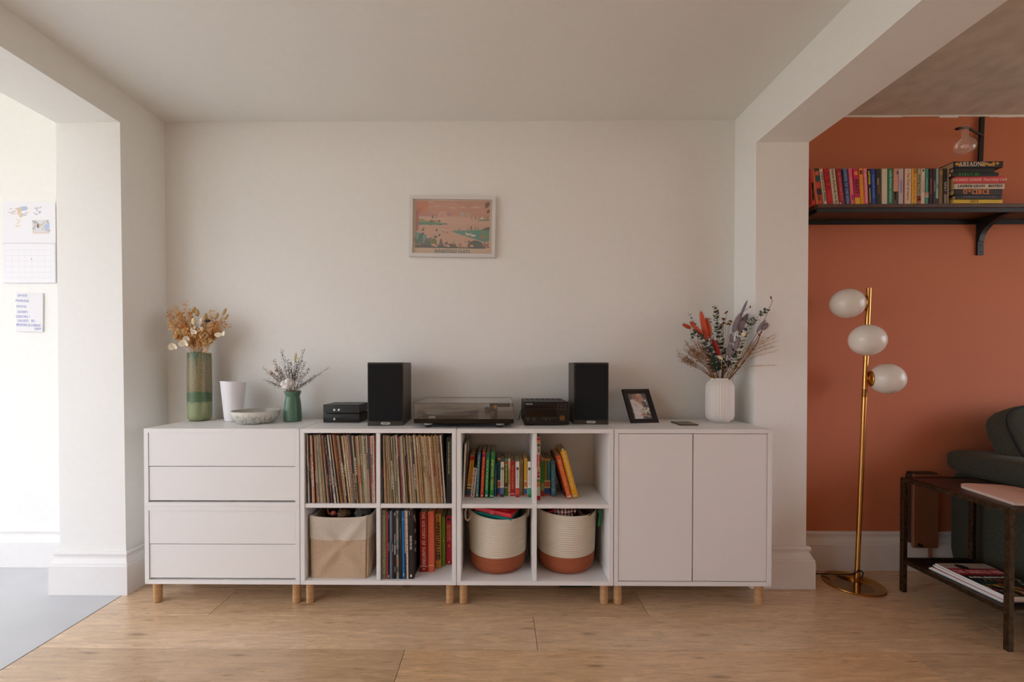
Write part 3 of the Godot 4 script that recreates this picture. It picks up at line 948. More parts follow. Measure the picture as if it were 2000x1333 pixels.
	text(t, "BEHIND THE GUN", 0.0090, Vector3(0.0112, 0.165, 0.0005), Vector3(0, 0, -PI / 2), mat(Color(0.82, 0.78, 0.73), 0.5), "Droid Sans", true, "lettering", 0.6)
	var b := MB.new()
	for q: Array in [[0.285, -0.03], [0.262, -0.05], [0.215, -0.045], [0.16, -0.05], [0.13, -0.04]]:
		b.quad(Vector3(0.0229, q[0] - 0.03, q[1] - 0.02), Vector3(0.0229, q[0] - 0.018, q[1] + 0.012), Vector3(0.0229, q[0], q[1] + 0.016), Vector3(0.0229, q[0] - 0.010, q[1] - 0.016), Vector3.RIGHT)
	part("cover_print", b, mat(Color(0.62, 0.58, 0.55), 0.5), t)
	volume("large_book", "red book lettered with the history of surfing", g, Vector3(1.2230, sh, -0.085), 0.0355, 0.278, 0.22, -0.010, Color(0.72, 0.07, 0.13), [[0.085, 0.097, W, 0.03, 0.97], [0.035, 0.06, Color(0.86, 0.74, 0.68), 0.3, 0.7]], "THE HISTORY OF SURFING", Color(0.90, 0.82, 0.72), 0.42, true, 0.56)
	volume("large_book", "coral orange book right of the red surfing book", g, Vector3(1.2600, sh, -0.085), 0.0275, 0.283, 0.22, -0.005, Color(0.90, 0.42, 0.30), [[0.10, 0.112, Color(0.92, 0.78, 0.60), 0.06, 0.94]], "V A N  L I F E", Color(0.92, 0.58, 0.26), 0.5, false, 0.62)
	t = volume("large_book", "golden book with black lettering and the number eighteen", g, Vector3(1.2895, sh, -0.118), 0.0255, 0.260, 0.20, 0.0, Color(0.76, 0.56, 0.25), [[0.075, 0.083, Color(0.50, 0.34, 0.14)], [0.17, 0.175, Color(0.50, 0.34, 0.14)]], "SPIRITUALIZED", Color(0.14, 0.10, 0.06), 0.72, true, 0.50)
	text(t, "THE REPUBLIC OF", 0.0085, Vector3(0.0128, 0.205, 0.0005), Vector3(0, 0, -PI / 2), mat(Color(0.30, 0.20, 0.10), 0.5), "Droid Sans", true)
	text(t, "BOX", 0.0065, Vector3(0.0128, 0.0755, 0.0005), Vector3.ZERO, mat(Color(0.14, 0.10, 0.06), 0.5), "Droid Sans", true)
	text(t, "18", 0.0165, Vector3(0.0128, 0.056, 0.0005), Vector3.ZERO, mat(Color(0.10, 0.07, 0.05), 0.5), "Droid Sans", true)
	volume("large_book", "apple green book right of the golden one", g, Vector3(1.3170, sh, -0.143), 0.0150, 0.239, 0.18, 0.0, Color(0.45, 0.60, 0.10), [[0.5, 0.53, Color(0.72, 0.80, 0.45), 0.35, 0.65]])
	t = volume("large_book", "crimson book with script lettering at the right end of the large books", g, Vector3(1.3345, sh, -0.160), 0.0280, 0.237, 0.17, 0.0, Color(0.74, 0.08, 0.20), [[0.90, 0.95, K, 0.25, 0.75], [0.36, 0.41, Color(0.88, 0.45, 0.16), 0.4, 0.66], [0.03, 0.07, W, 0.45, 0.6]])
	text(t, "My Lovely and", 0.0078, Vector3(0.0185, 0.155, 0.0005), Vector3(0, 0, -PI / 2), mat(Color(0.94, 0.66, 0.44), 0.5), "Droid Serif")
	text(t, "Other Rock Stars", 0.0078, Vector3(0.0085, 0.155, 0.0005), Vector3(0, 0, -PI / 2), mat(Color(0.94, 0.66, 0.44), 0.5), "Droid Serif")


# ---------------------------------------------------------------- baskets
func rope_basket(label: String, at: Vector3, r_top: float, r_bot: float, h: float, split: float, dip: float, dip_turn: float, lean: float) -> Node3D:
	var t := thing("rope_basket", label, "basket", at, "two rope baskets in the cabinet")
	var coils := 27
	var seg := 72
	var cream := grainy("cream_rope", Color(0.95, 0.91, 0.83), 0.9, noise_tex("rope_twist", 0.09, Color(0.82, 0.80, 0.77), Color(1, 1, 1), 3, 256), 18.0)
	var clay := grainy("clay_rope", Color(0.72, 0.40, 0.26), 0.9, noise_tex("rope_twist", 0.09, Color(0.82, 0.80, 0.77), Color(1, 1, 1), 3, 256), 18.0)
	var low := MB.new()
	var high := MB.new()
	var cut := int(coils * split)
	for piece in 2:
		var rows := []
		var c0 := 0 if piece == 0 else cut
		var c1 := cut if piece == 0 else coils
		if piece == 0:
			for r: float in [0.0, 0.5, 0.86]:
				var line := PackedVector3Array()
				for i in seg:
					line.append(Vector3(cos(TAU * i / seg), 0, sin(TAU * i / seg)) * r_bot * r + Vector3(0, 0.0005, 0))
				rows.append(line)
		for c in range(c0, c1):
			for k in 4:
				var f := (c + k / 4.0) / coils
				var bulge := 0.0030 * sin(PI * k / 4.0)
				var rr := lerpf(r_bot, r_top, sqrt(f)) + bulge
				if f < 0.14:
					rr = lerpf(r_bot, r_top, sqrt(f)) - r_bot * 0.16 * pow(1.0 - f / 0.14, 2.0) + bulge
				var line := PackedVector3Array()
				for i in seg:
					var a := TAU * i / seg
					var sag := dip * f * f * (0.5 + 0.5 * cos((a - dip_turn)))
					var wob := 1.0 + 0.012 * sin(a * 3.0 + f * 5.0) + 0.0010 * sin(a * 90.0 + c * 1.7) * sin(PI * k / 4.0)
					line.append(Vector3(cos(a) * rr * wob + lean * f, f * h - sag, sin(a) * rr * wob))
				rows.append(line)
		if piece == 1:
			for q: Array in [[0.002, 0.003], [-0.004, 0.004], [-0.008, 0.0], [-0.009, -0.03], [-0.012, -0.12]]:
				var line := PackedVector3Array()
				for i in seg:
					var a := TAU * i / seg
					var f := 1.0
					var sag := dip * (0.5 + 0.5 * cos(a - dip_turn))
					var wob := 1.0 + 0.012 * sin(a * 3.0 + 5.0)
					line.append(Vector3(cos(a) * (r_top + q[0]) * wob + lean, h + q[1] - sag, sin(a) * (r_top + q[0]) * wob))
				rows.append(line)
			high.grid(rows, true)
		else:
			var line := PackedVector3Array()
			for i in seg:
				var a := TAU * i / seg
				var f := float(cut) / coils
				var rr := lerpf(r_bot, r_top, sqrt(f))
				line.append(Vector3(cos(a) * rr * (1.0 + 0.012 * sin(a * 3.0 + f * 5.0)) + lean * f, f * h - dip * f * f * (0.5 + 0.5 * cos(a - dip_turn)), sin(a) * rr))
			rows.append(line)
			low.grid(rows, true)
	part("body", high, cream, t)
	part("base", low, clay, t, "terracotta rope base")
	return t

func handle_loop(t: Node3D, pts: Array) -> void:
	var c := Curve3D.new()
	for p: Vector3 in pts:
		c.add_point(p)
	for i in range(1, c.point_count - 1):
		var d: Vector3 = (pts[i + 1] - pts[i - 1]) * 0.2
		c.set_point_in(i, -d)
		c.set_point_out(i, d)
	var path := []
	for i in 25:
		path.append(c.sample_baked(c.get_baked_length() * i / 24.0))
	var b := MB.new()
	b.tube(path, 0.0042, 8)
	part("handle", b, mats["cream_rope"], t)

func cloth_lump(b: MB, at: Vector3, r: Vector3, seed_: int, amp := 0.35) -> void:
	var f := FastNoiseLite.new()
	f.seed = seed_
	f.frequency = 1.4
	f.fractal_octaves = 3
	var rows := []
	for j in 19:
		var p := PI * j / 18.0
		var line := PackedVector3Array()
		for i in 28:
			var a := TAU * i / 28.0
			var d := Vector3(sin(p) * cos(a), -cos(p), sin(p) * sin(a))
			line.append(at + d * r * (1.0 + amp * f.get_noise_3dv(d * 1.6)))
		rows.append(line)
	b.grid(rows, true)

func baskets() -> void:
	# fabric cube with a cream band
	var t := thing("fabric_bin", "soft linen storage bin with a cream top band, left of the large books", "storage bin", Vector3(0.868, 0.1190, -0.165))
	var linen := grainy("linen", Color(0.83, 0.72, 0.60), 0.95, noise_tex("linen_weave", 0.16, Color(0.80, 0.78, 0.75), Color(1, 1, 1), 2, 512, FastNoiseLite.TYPE_VALUE), 9.0)
	var canvas := grainy("canvas", Color(0.88, 0.83, 0.76), 0.95, noise_tex("linen_weave", 0.16, Color(0.80, 0.78, 0.75), Color(1, 1, 1), 2, 512, FastNoiseLite.TYPE_VALUE), 9.0)
	var hw := 0.131
	var hz := 0.145
	var hh := 0.278
	var ring := func(y: float) -> PackedVector3Array:
		var line := PackedVector3Array()
		var f := y / hh
		var n := 16
		for s in 4:
			for k in n:
				var u := -1.0 + 2.0 * k / n
				var p := Vector3.ZERO
				var out := Vector3.ZERO
				match s:
					0: p = Vector3(u * hw, y, hz); out = Vector3(0, 0, 1)
					1: p = Vector3(hw, y, -u * hz); out = Vector3(1, 0, 0)
					2: p = Vector3(-u * hw, y, -hz); out = Vector3(0, 0, -1)
					3: p = Vector3(-hw, y, u * hz); out = Vector3(-1, 0, 0)
				# folding creases run corner to corner across each side, the cloth dips between them
				var v := f * 2.0 - 1.0
				var dent := minf(absf(u - v * 0.95), absf(u + v * 0.95))
				var push := -0.010 * (1.0 - absf(u)) * (1.0 - v * v) + 0.010 * clampf(1.0 - dent * 3.5, 0.0, 1.0) * (1.0 - u * u)
				p += out * push
				var round_ := pow(absf(u), 8.0) * 0.010
				p -= out * round_
				p.x *= 1.0 + 0.035 * f
				p.y += 0.010 * f * (absf(u) ** 3.0 - 0.3) + (0.010 * f if s == 2 else 0.0)
				line.append(p)
		return line
	var rows := []
	for j in 15:
		rows.append(ring.call(hh * 0.63 * j / 14.0))
	var b := MB.new()
	b.grid(rows, true, true)
	b.box(Vector3(0, 0.003, 0), Vector3(hw * 1.9, 0.004, hz * 1.9))
	part("lower_body", b, linen, t)
	rows = []
	for j in 9:
		var line: PackedVector3Array = ring.call(hh * (0.625 + 0.375 * j / 8.0))
		for k in line.size():
			line[k] = Vector3(line[k].x * 1.012, line[k].y, line[k].z * 1.010)
		rows.append(line)
	for q: float in [0.97, 0.96, 0.95]:
		var line: PackedVector3Array = ring.call(hh * (1.0 if q > 0.965 else (0.99 if q > 0.955 else 0.75)))
		for k in line.size():
			line[k] = Vector3(line[k].x * q, line[k].y, line[k].z * q)
		rows.append(line)
	b = MB.new()
	b.grid(rows, true, true)
	part("top_band", b, canvas, t, "cream canvas band")
	b = MB.new()
	b.tube([Vector3(hw * 0.985, 0.008, hz * 0.985), Vector3(hw * 0.99, 0.10, hz * 0.985), Vector3(hw * 1.005, 0.2, hz * 0.99), Vector3(hw * 1.02, 0.27, hz * 0.995)], 0.0022, 6)
	part("corner_seam", b, linen, t)
	# what lies in it
	b = MB.new()
	for q: Array in [[-0.02, 0.0, -0.02, 0.09, 0.035, 0.09, 3], [0.06, 0.012, -0.03, 0.06, 0.045, 0.07, 5]]:
		cloth_lump(b, Vector3(q[0], q[1], q[2]), Vector3(q[3], q[4], q[5]), q[6])
	lone("folded_cloth", b, mat(Color(0.16, 0.16, 0.15), 0.9), "crumpled dark cloth lying in the linen storage bin", "cloth", Vector3(0.868, 0.355, -0.165))
	b = MB.new()
	cloth_lump(b, Vector3.ZERO, Vector3(0.035, 0.03, 0.05), 9)
	lone("scarf", b, mat(Color(0.40, 0.40, 0.37), 0.9), "grey cloth at the right edge of the linen storage bin", "cloth", Vector3(0.945, 0.388, -0.12))
	b = MB.new()
	var loop := []
	for i in 33:
		var a := TAU * i / 32.0
		loop.append(Vector3(cos(a) * 0.029, sin(a) * 0.022 + 0.01, sin(a) * -0.02))
	b.tube(loop, 0.0045, 8)
	lone("wooden_ring", b, mat(Color(0.72, 0.42, 0.25), 0.6), "small round wooden ring standing up in the linen storage bin", "ring", Vector3(0.815, 0.397, -0.105))
	b = MB.new()
	cloth_lump(b, Vector3.ZERO, Vector3(0.012, 0.01, 0.012), 12, 0.2)
	lone("pink_toy", b, mat(Color(0.82, 0.45, 0.40), 0.8), "small pink soft toy beside the wooden ring in the linen bin", "toy", Vector3(0.822, 0.398, -0.075))
	b = MB.new()
	cloth_lump(b, Vector3.ZERO, Vector3(0.03, 0.018, 0.03), 14, 0.4)
	lone("knitted_toy", b, mat(Color(0.45, 0.35, 0.24), 0.9), "brown knitted lump right of the wooden ring in the linen bin", "toy", Vector3(0.868, 0.392, -0.085))

	# rope baskets
	var one := rope_basket("cream rope basket with a terracotta base, holding a teal box", Vector3(1.583, 0.1190, -0.172), 0.1400, 0.1250, 0.283, 0.30, 0.026, 0.9, 0.004)
	handle_loop(one, [Vector3(-0.118, 0.290, 0.062), Vector3(-0.130, 0.300, 0.066), Vector3(-0.143, 0.300, 0.068), Vector3(-0.151, 0.275, 0.070), Vector3(-0.149, 0.245, 0.072), Vector3(-0.140, 0.236, 0.073), Vector3(-0.128, 0.246, 0.072), Vector3(-0.120, 0.262, 0.070)])
	handle_loop(one, [Vector3(0.136, 0.285, 0.03), Vector3(0.147, 0.292, 0.028), Vector3(0.151, 0.275, 0.026), Vector3(0.147, 0.245, 0.024), Vector3(0.140, 0.240, 0.023)])
	var two := rope_basket("cream rope basket with a terracotta base, holding clothes and toys", Vector3(1.9125, 0.1190, -0.175), 0.1450, 0.1220, 0.290, 0.30, 0.014, 1.2, 0.002)
	handle_loop(two, [Vector3(0.126, 0.292, 0.06), Vector3(0.136, 0.306, 0.06), Vector3(0.148, 0.312, 0.058), Vector3(0.156, 0.300, 0.055), Vector3(0.153, 0.280, 0.05), Vector3(0.146, 0.268, 0.045)])
	# teal box with a red lid, tilted in the first basket
	var box := thing("storage_box", "teal plastic box with a red lid, standing in the left rope basket", "box", Vector3(1.580, 0.305, -0.150))
	box.rotation = Vector3(0.05, -0.35, -0.09)
	b = MB.new()
	b.box(Vector3(0, 0.045, 0), Vector3(0.175, 0.11, 0.150), 0.010)
	b.box(Vector3(0, 0.086, 0), Vector3(0.185, 0.010, 0.160), 0.003)
	part("body", b, mat(Color(0.03, 0.58, 0.53), 0.35), box)
	b = MB.new()
	b.box(Vector3(0, 0.106, 0), Vector3(0.192, 0.024, 0.167), 0.007)
	b.box(Vector3(0, 0.119, 0), Vector3(0.150, 0.006, 0.125), 0.003)
	var lid := part("lid", b, mat(Color(0.82, 0.12, 0.17), 0.35), box)
	b = MB.new()
	b.box(Vector3(0.0, 0.103, 0.084), Vector3(0.020, 0.016, 0.003), 0.001)
	part("latch", b, mat(Color(0.85, 0.30, 0.32), 0.3), lid)
	# clothes and toys in the second
	b = MB.new()
	for q: Array in [[-0.07, 0.0, 0.0, 0.055, 0.05, 0.07, 21], [0.0, 0.0, -0.03, 0.08, 0.05, 0.07, 22]]:
		cloth_lump(b, Vector3(q[0], q[1], q[2]), Vector3(q[3], q[4], q[5]), q[6])
	lone("dark_clothes", b, mat(Color(0.22, 0.13, 0.12), 0.9), "dark maroon clothes filling the right rope basket", "clothes", Vector3(1.905, 0.375, -0.18))
	var check := StandardMaterial3D.new()
	var im := Image.create(64, 64, false, Image.FORMAT_RGB8)
	for y in 64:
		for x in 64:
			var a := (x / 8) % 2
			var c := (y / 8) % 2
			var col := Color(0.10, 0.09, 0.09)
			if a == 0 and c == 0:
				col = Color(0.88, 0.84, 0.80)
			elif a != c:
				col = Color(0.42, 0.36, 0.35) if (x / 8) % 4 < 2 else Color(0.62, 0.16, 0.16)
			im.set_pixel(x, y, col)
	check.albedo_texture = ImageTexture.create_from_image(im)
	check.roughness = 0.9
	check.uv1_triplanar = true
	check.uv1_scale = Vector3.ONE * 16.0
	b = MB.new()
	cloth_lump(b, Vector3(0, 0, 0), Vector3(0.042, 0.028, 0.026), 31, 0.5)
	cloth_lump(b, Vector3(0.035, 0.022, -0.012), Vector3(0.026, 0.030, 0.022), 33, 0.6)
	lone("checked_shirt", b, check, "black, white and red checked cloth in the right rope basket", "cloth", Vector3(1.890, 0.401, -0.070))
	b = MB.new()
	b.tube([Vector3(-0.06, -0.02, 0.02), Vector3(-0.045, -0.01, 0.03), Vector3(-0.028, -0.006, 0.03), Vector3(-0.012, 0.01, 0.02), Vector3(0.004, 0.028, 0.0)], 0.006, 8)
	lone("red_strap", b, mat(Color(0.72, 0.10, 0.16), 0.7), "red strap lying across the clothes in the right rope basket", "strap", Vector3(1.873, 0.412, -0.112))
	b = MB.new()
	b.lathe([Vector2(0.0, 0.0), Vector2(0.03, 0.004), Vector2(0.034, 0.03), Vector2(0.036, 0.055), Vector2(0.032, 0.055), Vector2(0.030, 0.03), Vector2(0.0, 0.02)], 24)
	var cup := lone("leather_cuff", b, mat(Color(0.30, 0.15, 0.12), 0.6), "rounded brown leather piece at the right of the rope basket's contents", "toy", Vector3(1.975, 0.380, -0.110))
	cup.rotation = Vector3(0.7, 0, -0.3)
	b = MB.new()
	b.tube([Vector3(0, 0, 0), Vector3(0.012, 0.012, 0.004), Vector3(0.020, 0.002, 0.006), Vector3(0.021, -0.04, 0.006), Vector3(0.016, -0.075, 0.008), Vector3(0.013, -0.085, 0.008)], 0.0075, 8)
	lone("green_strap", b, mat(Color(0.04, 0.40, 0.24), 0.6), "green strap hanging over the right rim of the rope basket", "strap", Vector3(2.042, 0.418, -0.100))

# ---------------------------------------------------------------- on the cabinets
func glaze(called: String, painter: Callable) -> StandardMaterial3D:
	var im := Image.create(256, 256, false, Image.FORMAT_RGB8)
	for y in 256:
		for x in 256:
			im.set_pixel(x, y, painter.call(x / 256.0, y / 256.0))
	im.generate_mipmaps()
	var m := StandardMaterial3D.new()
	m.albedo_texture = ImageTexture.create_from_image(im)
	m.roughness = 0.35
	mats[called] = m
	return m

# even rows between the points of a profile, so that a glaze picture sits by height
func resample(prof: Array, n: int) -> Array:
	var c := Curve2D.new()
	for p: Vector2 in prof:
		c.add_point(p)
	var out := []
	for i in n + 1:
		out.append(c.sample_baked(c.get_baked_length() * i / n))
	return out

func on_top() -> void:
	var f := FastNoiseLite.new()
	f.frequency = 1.0
	f.seed = 5
	# tall glazed vase
	var t := thing("tall_vase", "tall cylindrical stoneware vase with green and brown glaze", "vase", Vector3(0.058, TOP, -0.285))
	var m := glaze("stoneware", func(u: float, v: float) -> Color:
		var a := u * TAU
		var n := f.get_noise_3d(cos(a) * 2.0, sin(a) * 2.0, v * 3.0)
		var fine := f.get_noise_3d(cos(a) * 14.0, sin(a) * 14.0, v * 60.0)
		var drip := f.get_noise_3d(cos(a) * 5.0, sin(a) * 5.0, v * 1.2)
		var edge := 0.30 + 0.035 * f.get_noise_2d(u * 40.0, 3.0)
		var edge2 := 0.44 + 0.03 * n
		if v < edge:
			return Color(0.62, 0.63, 0.46).lerp(Color(0.50, 0.56, 0.40), clampf(0.5 + drip * 1.2, 0, 1))
		if v < edge2:
			return Color(0.24, 0.38, 0.25).lerp(Color(0.46, 0.50, 0.36), clampf(0.3 + fine * 1.4, 0, 1))
		var rim := smoothstep(0.86, 1.0, v + drip * 0.25)
		var base := Color(0.46, 0.41, 0.28).lerp(Color(0.64, 0.58, 0.45), clampf(0.5 + fine * 1.7, 0, 1)).lerp(Color(0.45, 0.48, 0.32), clampf(drip * 2.0, 0, 1))
		return base.lerp(Color(0.30, 0.42, 0.30), rim))
	var b := MB.new()
	b.lathe(resample([Vector2(0.030, 0.0), Vector2(0.046, 0.003), Vector2(0.0535, 0.014), Vector2(0.0545, 0.04), Vector2(0.0545, 0.2), Vector2(0.0525, 0.345)], 48), 40)
	part("body", b, m, t)
	b = MB.new()
	b.lathe([Vector2(0.0525, 0.345), Vector2(0.0515, 0.3465), Vector2(0.0495, 0.345), Vector2(0.050, 0.2), Vector2(0.048, 0.02), Vector2(0.0, 0.012)], 40)
	part("rim", b, mat(Color(0.38, 0.42, 0.30), 0.4), t)
	# white tapering vase, faintly faceted
	b = MB.new()
	var rows := []
	for q: Array in [[0.0, 0.0, 0.0], [0.0, 0.039, 0.0], [0.004, 0.0415, 0.0], [0.10, 0.051, 0.0], [0.2, 0.0605, 0.004], [0.2, 0.0565, 0.004], [0.03, 0.036, 0.0], [0.02, 0.0, 0.0]]:
		var line := PackedVector3Array()
		for i in 40:
			var a := TAU * i / 40.0
			var r: float = q[1] * (1.0 + 0.02 * cos(a * 4.0 + 0.6))
			line.append(Vector3(cos(a) * r, q[0] + q[2] * cos(a - 2.6) * 0.8, sin(a) * r * 0.82))
		rows.append(line)
	b.grid(rows, true)
	lone("white_vase", b, mat(Color(0.93, 0.92, 0.92), 0.45), "plain white vase widening to the top, behind the bowl", "vase", Vector3(0.243, TOP, -0.265))
	# bowl
	t = thing("bowl", "wide white stoneware bowl with grey-green streaks", "bowl", Vector3(0.392, TOP, -0.205))
	m = glaze("bowl_glaze", func(u: float, v: float) -> Color:
		var a := u * TAU
		var n := f.get_noise_3d(cos(a) * 22.0, sin(a) * 22.0, v * 5.0)
		var w := f.get_noise_3d(cos(a) * 3.0, sin(a) * 3.0, 7.0)
		var band := smoothstep(0.28, 0.42, v + w * 0.1) * (1.0 - smoothstep(0.72, 0.92, v + w * 0.15))
		return Color(0.86, 0.84, 0.79).lerp(Color(0.34, 0.40, 0.37), clampf((n * 1.6 + 0.15), 0, 1) * band))
	b = MB.new()
	b.lathe(resample([Vector2(0.0, 0.003), Vector2(0.070, 0.003), Vector2(0.074, 0.0), Vector2(0.079, 0.003), Vector2(0.098, 0.022), Vector2(0.1065, 0.042), Vector2(0.1085, 0.060)], 40), 56)
	part("outside", b, m, t)
	b = MB.new()
	b.lathe([Vector2(0.1085, 0.060), Vector2(0.1075, 0.0615), Vector2(0.1055, 0.060), Vector2(0.102, 0.044), Vector2(0.090, 0.020), Vector2(0.06, 0.010), Vector2(0.0, 0.008)], 56)
	part("inside", b, grainy("bowl_inside", Color(0.84, 0.82, 0.77), 0.35, noise_tex("bowl_speck", 0.12, Color(0.70, 0.72, 0.70), Color(1, 1, 1), 3, 256), 12.0), t)
	# small green vase
	t = thing("bottle_vase", "small green stoneware vase with a flared lip", "vase", Vector3(0.5485, TOP, -0.258))
	b = MB.new()
	b.lathe([Vector2(0, 0), Vector2(0.039, 0.0), Vector2(0.0425, 0.004), Vector2(0.0430, 0.02), Vector2(0.0415, 0.06), Vector2(0.0375, 0.10), Vector2(0.0335, 0.120), Vector2(0.0330, 0.127), Vector2(0.0355, 0.136), Vector2(0.0395, 0.147), Vector2(0.0405, 0.151), Vector2(0.0385, 0.152), Vector2(0.034, 0.143), Vector2(0.030, 0.125), Vector2(0.032, 0.05), Vector2(0, 0.02)], 44)
	part("body", b, grainy("green_glaze", Color(0.38, 0.52, 0.43), 0.32, noise_tex("green_mottle", 0.05, Color(0.80, 0.84, 0.82), Color(1, 1, 1), 4, 256), 6.0), t)
	b = MB.new()
	b.lathe([Vector2(0.0395, 0.1495), Vector2(0.0409, 0.151), Vector2(0.0398, 0.1528), Vector2(0.0380, 0.1522)], 44)
	part("lip", b, mat(Color(0.62, 0.55, 0.40), 0.5), t)
	# two small hi-fi boxes, one on the other
	for k in 2:
		t = thing("hifi_box", ["lower small black hi-fi box, with one silver button", "upper small black hi-fi box, with two silver buttons"][k], "amplifier", Vector3(0.816, TOP + 0.0455 * k, -0.200))
		b = MB.new()
		b.bar(Vector3(-0.089, 0.004, -0.148), Vector3(0.089, 0.0435, -0.006), 0.002)
		part("case", b, mat(Color(0.10, 0.10, 0.10), 0.42), t)
		b = MB.new()
		b.bar(Vector3(-0.0905, 0.002, -0.008), Vector3(0.0905, 0.0445, 0.0), 0.002)
		part("front_panel", b, mat(Color(0.035, 0.035, 0.035), 0.12), t)
		for x: float in ([-0.0345] if k == 0 else [-0.0345, -0.0125]):
			b = MB.new()
			b.cyl(Vector3(x, 0.018, -0.001), Vector3(x, 0.018, 0.003), 0.0056, 0.0052, 20)
			part("button", b, mat(Color(0.86, 0.86, 0.84), 0.3), t)
		for x: float in [-0.075, 0.075]:
			for z: float in [-0.13, -0.02]:
				b = MB.new()
				b.cyl(Vector3(x, 0.0, z), Vector3(x, 0.004, z), 0.006, 0.006, 12)
				part("foot", b, mat(Color(0.05, 0.05, 0.05), 0.8), t)
		text(t, "rega", 0.0065, Vector3(-0.067, 0.016, 0.0002), Vector3.ZERO, mat(Color(0.20, 0.20, 0.20), 0.4), "Droid Serif")
	# loudspeakers
	var ash := grainy("black_ash", Color(0.34, 0.31, 0.26), 0.45, noise_tex("ash_grain", 0.05, Color(0.55, 0.53, 0.5), Color(1, 1, 1), 4, 256), 6.0)
	ash.uv1_scale = Vector3(26.0, 1.6, 26.0)
	for k in 2:
		t = thing("loudspeaker", ["black bookshelf loudspeaker left of the turntable", "black bookshelf loudspeaker right of the receiver"][k], "speaker", Vector3(1.0595 if k == 0 else 2.031, TOP, -0.098 if k == 0 else -0.152))
		t.rotation.y = 0.045 if k == 0 else -0.03
		var deep := 0.235 if k == 0 else 0.19
		b = MB.new()
		b.bar(Vector3(-0.0835, 0, -deep), Vector3(0.0835, 0.2965, 0), 0.0025)
		part("cabinet", b, ash, t)
		b = MB.new()
		var poly := PackedVector2Array()
		for q: Array in [[0.069, 0.281, 0.0], [-0.069, 0.281, 0.25], [-0.069, 0.031, 0.5], [0.069, 0.031, 0.75]]:
			for s in 5:
				var a: float = TAU * (q[2] + s / 16.0)
				poly.append(Vector2(q[0] + cos(a) * 0.008, q[1] + sin(a) * 0.008))
		b.prism(poly, -0.001, 0.010)
		part("grille", b, grainy("grille_cloth", Color(0.075, 0.075, 0.072), 0.95, noise_tex("grille_weave", 0.3, Color(0.6, 0.6, 0.6), Color(1, 1, 1), 1, 128, FastNoiseLite.TYPE_VALUE), 30.0), t)
		b = MB.new()
		poly = PackedVector2Array()
		for q: Array in [[0.016, 1.0], [-0.016, -1.0]]:
			for s in 9:
				var a: float = -PI / 2 + PI * s / 8.0
				poly.append(Vector2(q[0] + q[1] * cos(a) * 0.0055, 0.0115 + q[1] * sin(a) * 0.0055))
		b.prism(poly, 0.0, 0.0018)
		var badge := part("badge", b, mat(Color(0.88, 0.87, 0.84), 0.3), t, "white oval badge")
		text(badge, "TANNOY", 0.0058, Vector3(0, 0.0115, 0.002), Vector3.ZERO, mat(Color(0.12, 0.12, 0.12), 0.5), "Droid Sans", true)
	turntable()
	receiver()
	# cork coaster
	t = thing("coaster", "square olive brown coaster in front of the ribbed vase", "coaster", Vector3(2.484, TOP, -0.172))
	b = MB.new()
	b.box(Vector3(0, 0.003, 0), Vector3(0.088, 0.006, 0.115), 0.002)
	part("pad", b, grainy("slate", Color(0.42, 0.36, 0.26), 0.5, noise_tex("slate_grain", 0.06, Color(0.65, 0.62, 0.58), Color(1, 1, 1), 4, 256), 9.0), t)
	b = MB.new()
	b.box(Vector3(0, 0.0058, 0), Vector3(0.072, 0.0008, 0.097))
	part("inlay", b, mat(Color(0.44, 0.38, 0.28), 0.35), t)
	# ribbed vase
	b = MB.new()
	rows = []
	var ribs := 34
	for q: Array in [[0.0, 0.0, 0.0], [0.040, 0.0, 0.0], [0.043, 0.004, 0.0], [0.046, 0.008, 0.4], [0.058, 0.016, 1.0], [0.0645, 0.030, 1.0], [0.0655, 0.05, 1.0], [0.0655, 0.10, 1.0], [0.0655, 0.155, 1.0], [0.0645, 0.178, 1.0], [0.058, 0.196, 1.0], [0.048, 0.207, 0.7], [0.0425, 0.211, 0.0], [0.0420, 0.219, 0.0], [0.0400, 0.2195, 0.0], [0.0380, 0.212, 0.0], [0.055, 0.19, 0.0], [0.058, 0.05, 0.0], [0.0, 0.02, 0.0]]:
		var line := PackedVector3Array()
		for i in ribs * 6:
			var a: float = TAU * i / (ribs * 6)
			var r: float = q[0] - q[2] * 0.0022 * (1.0 - absf(sin(a * ribs / 2.0)))
			line.append(Vector3(cos(a) * r, q[1], sin(a) * r))
		rows.append(line)
	b.grid(rows, true)
	lone("ribbed_vase", b, mat(Color(0.92, 0.895, 0.86), 0.35), "white vertically ribbed vase holding the colourful dried bouquet", "vase", Vector3(2.690, TOP, -0.243))

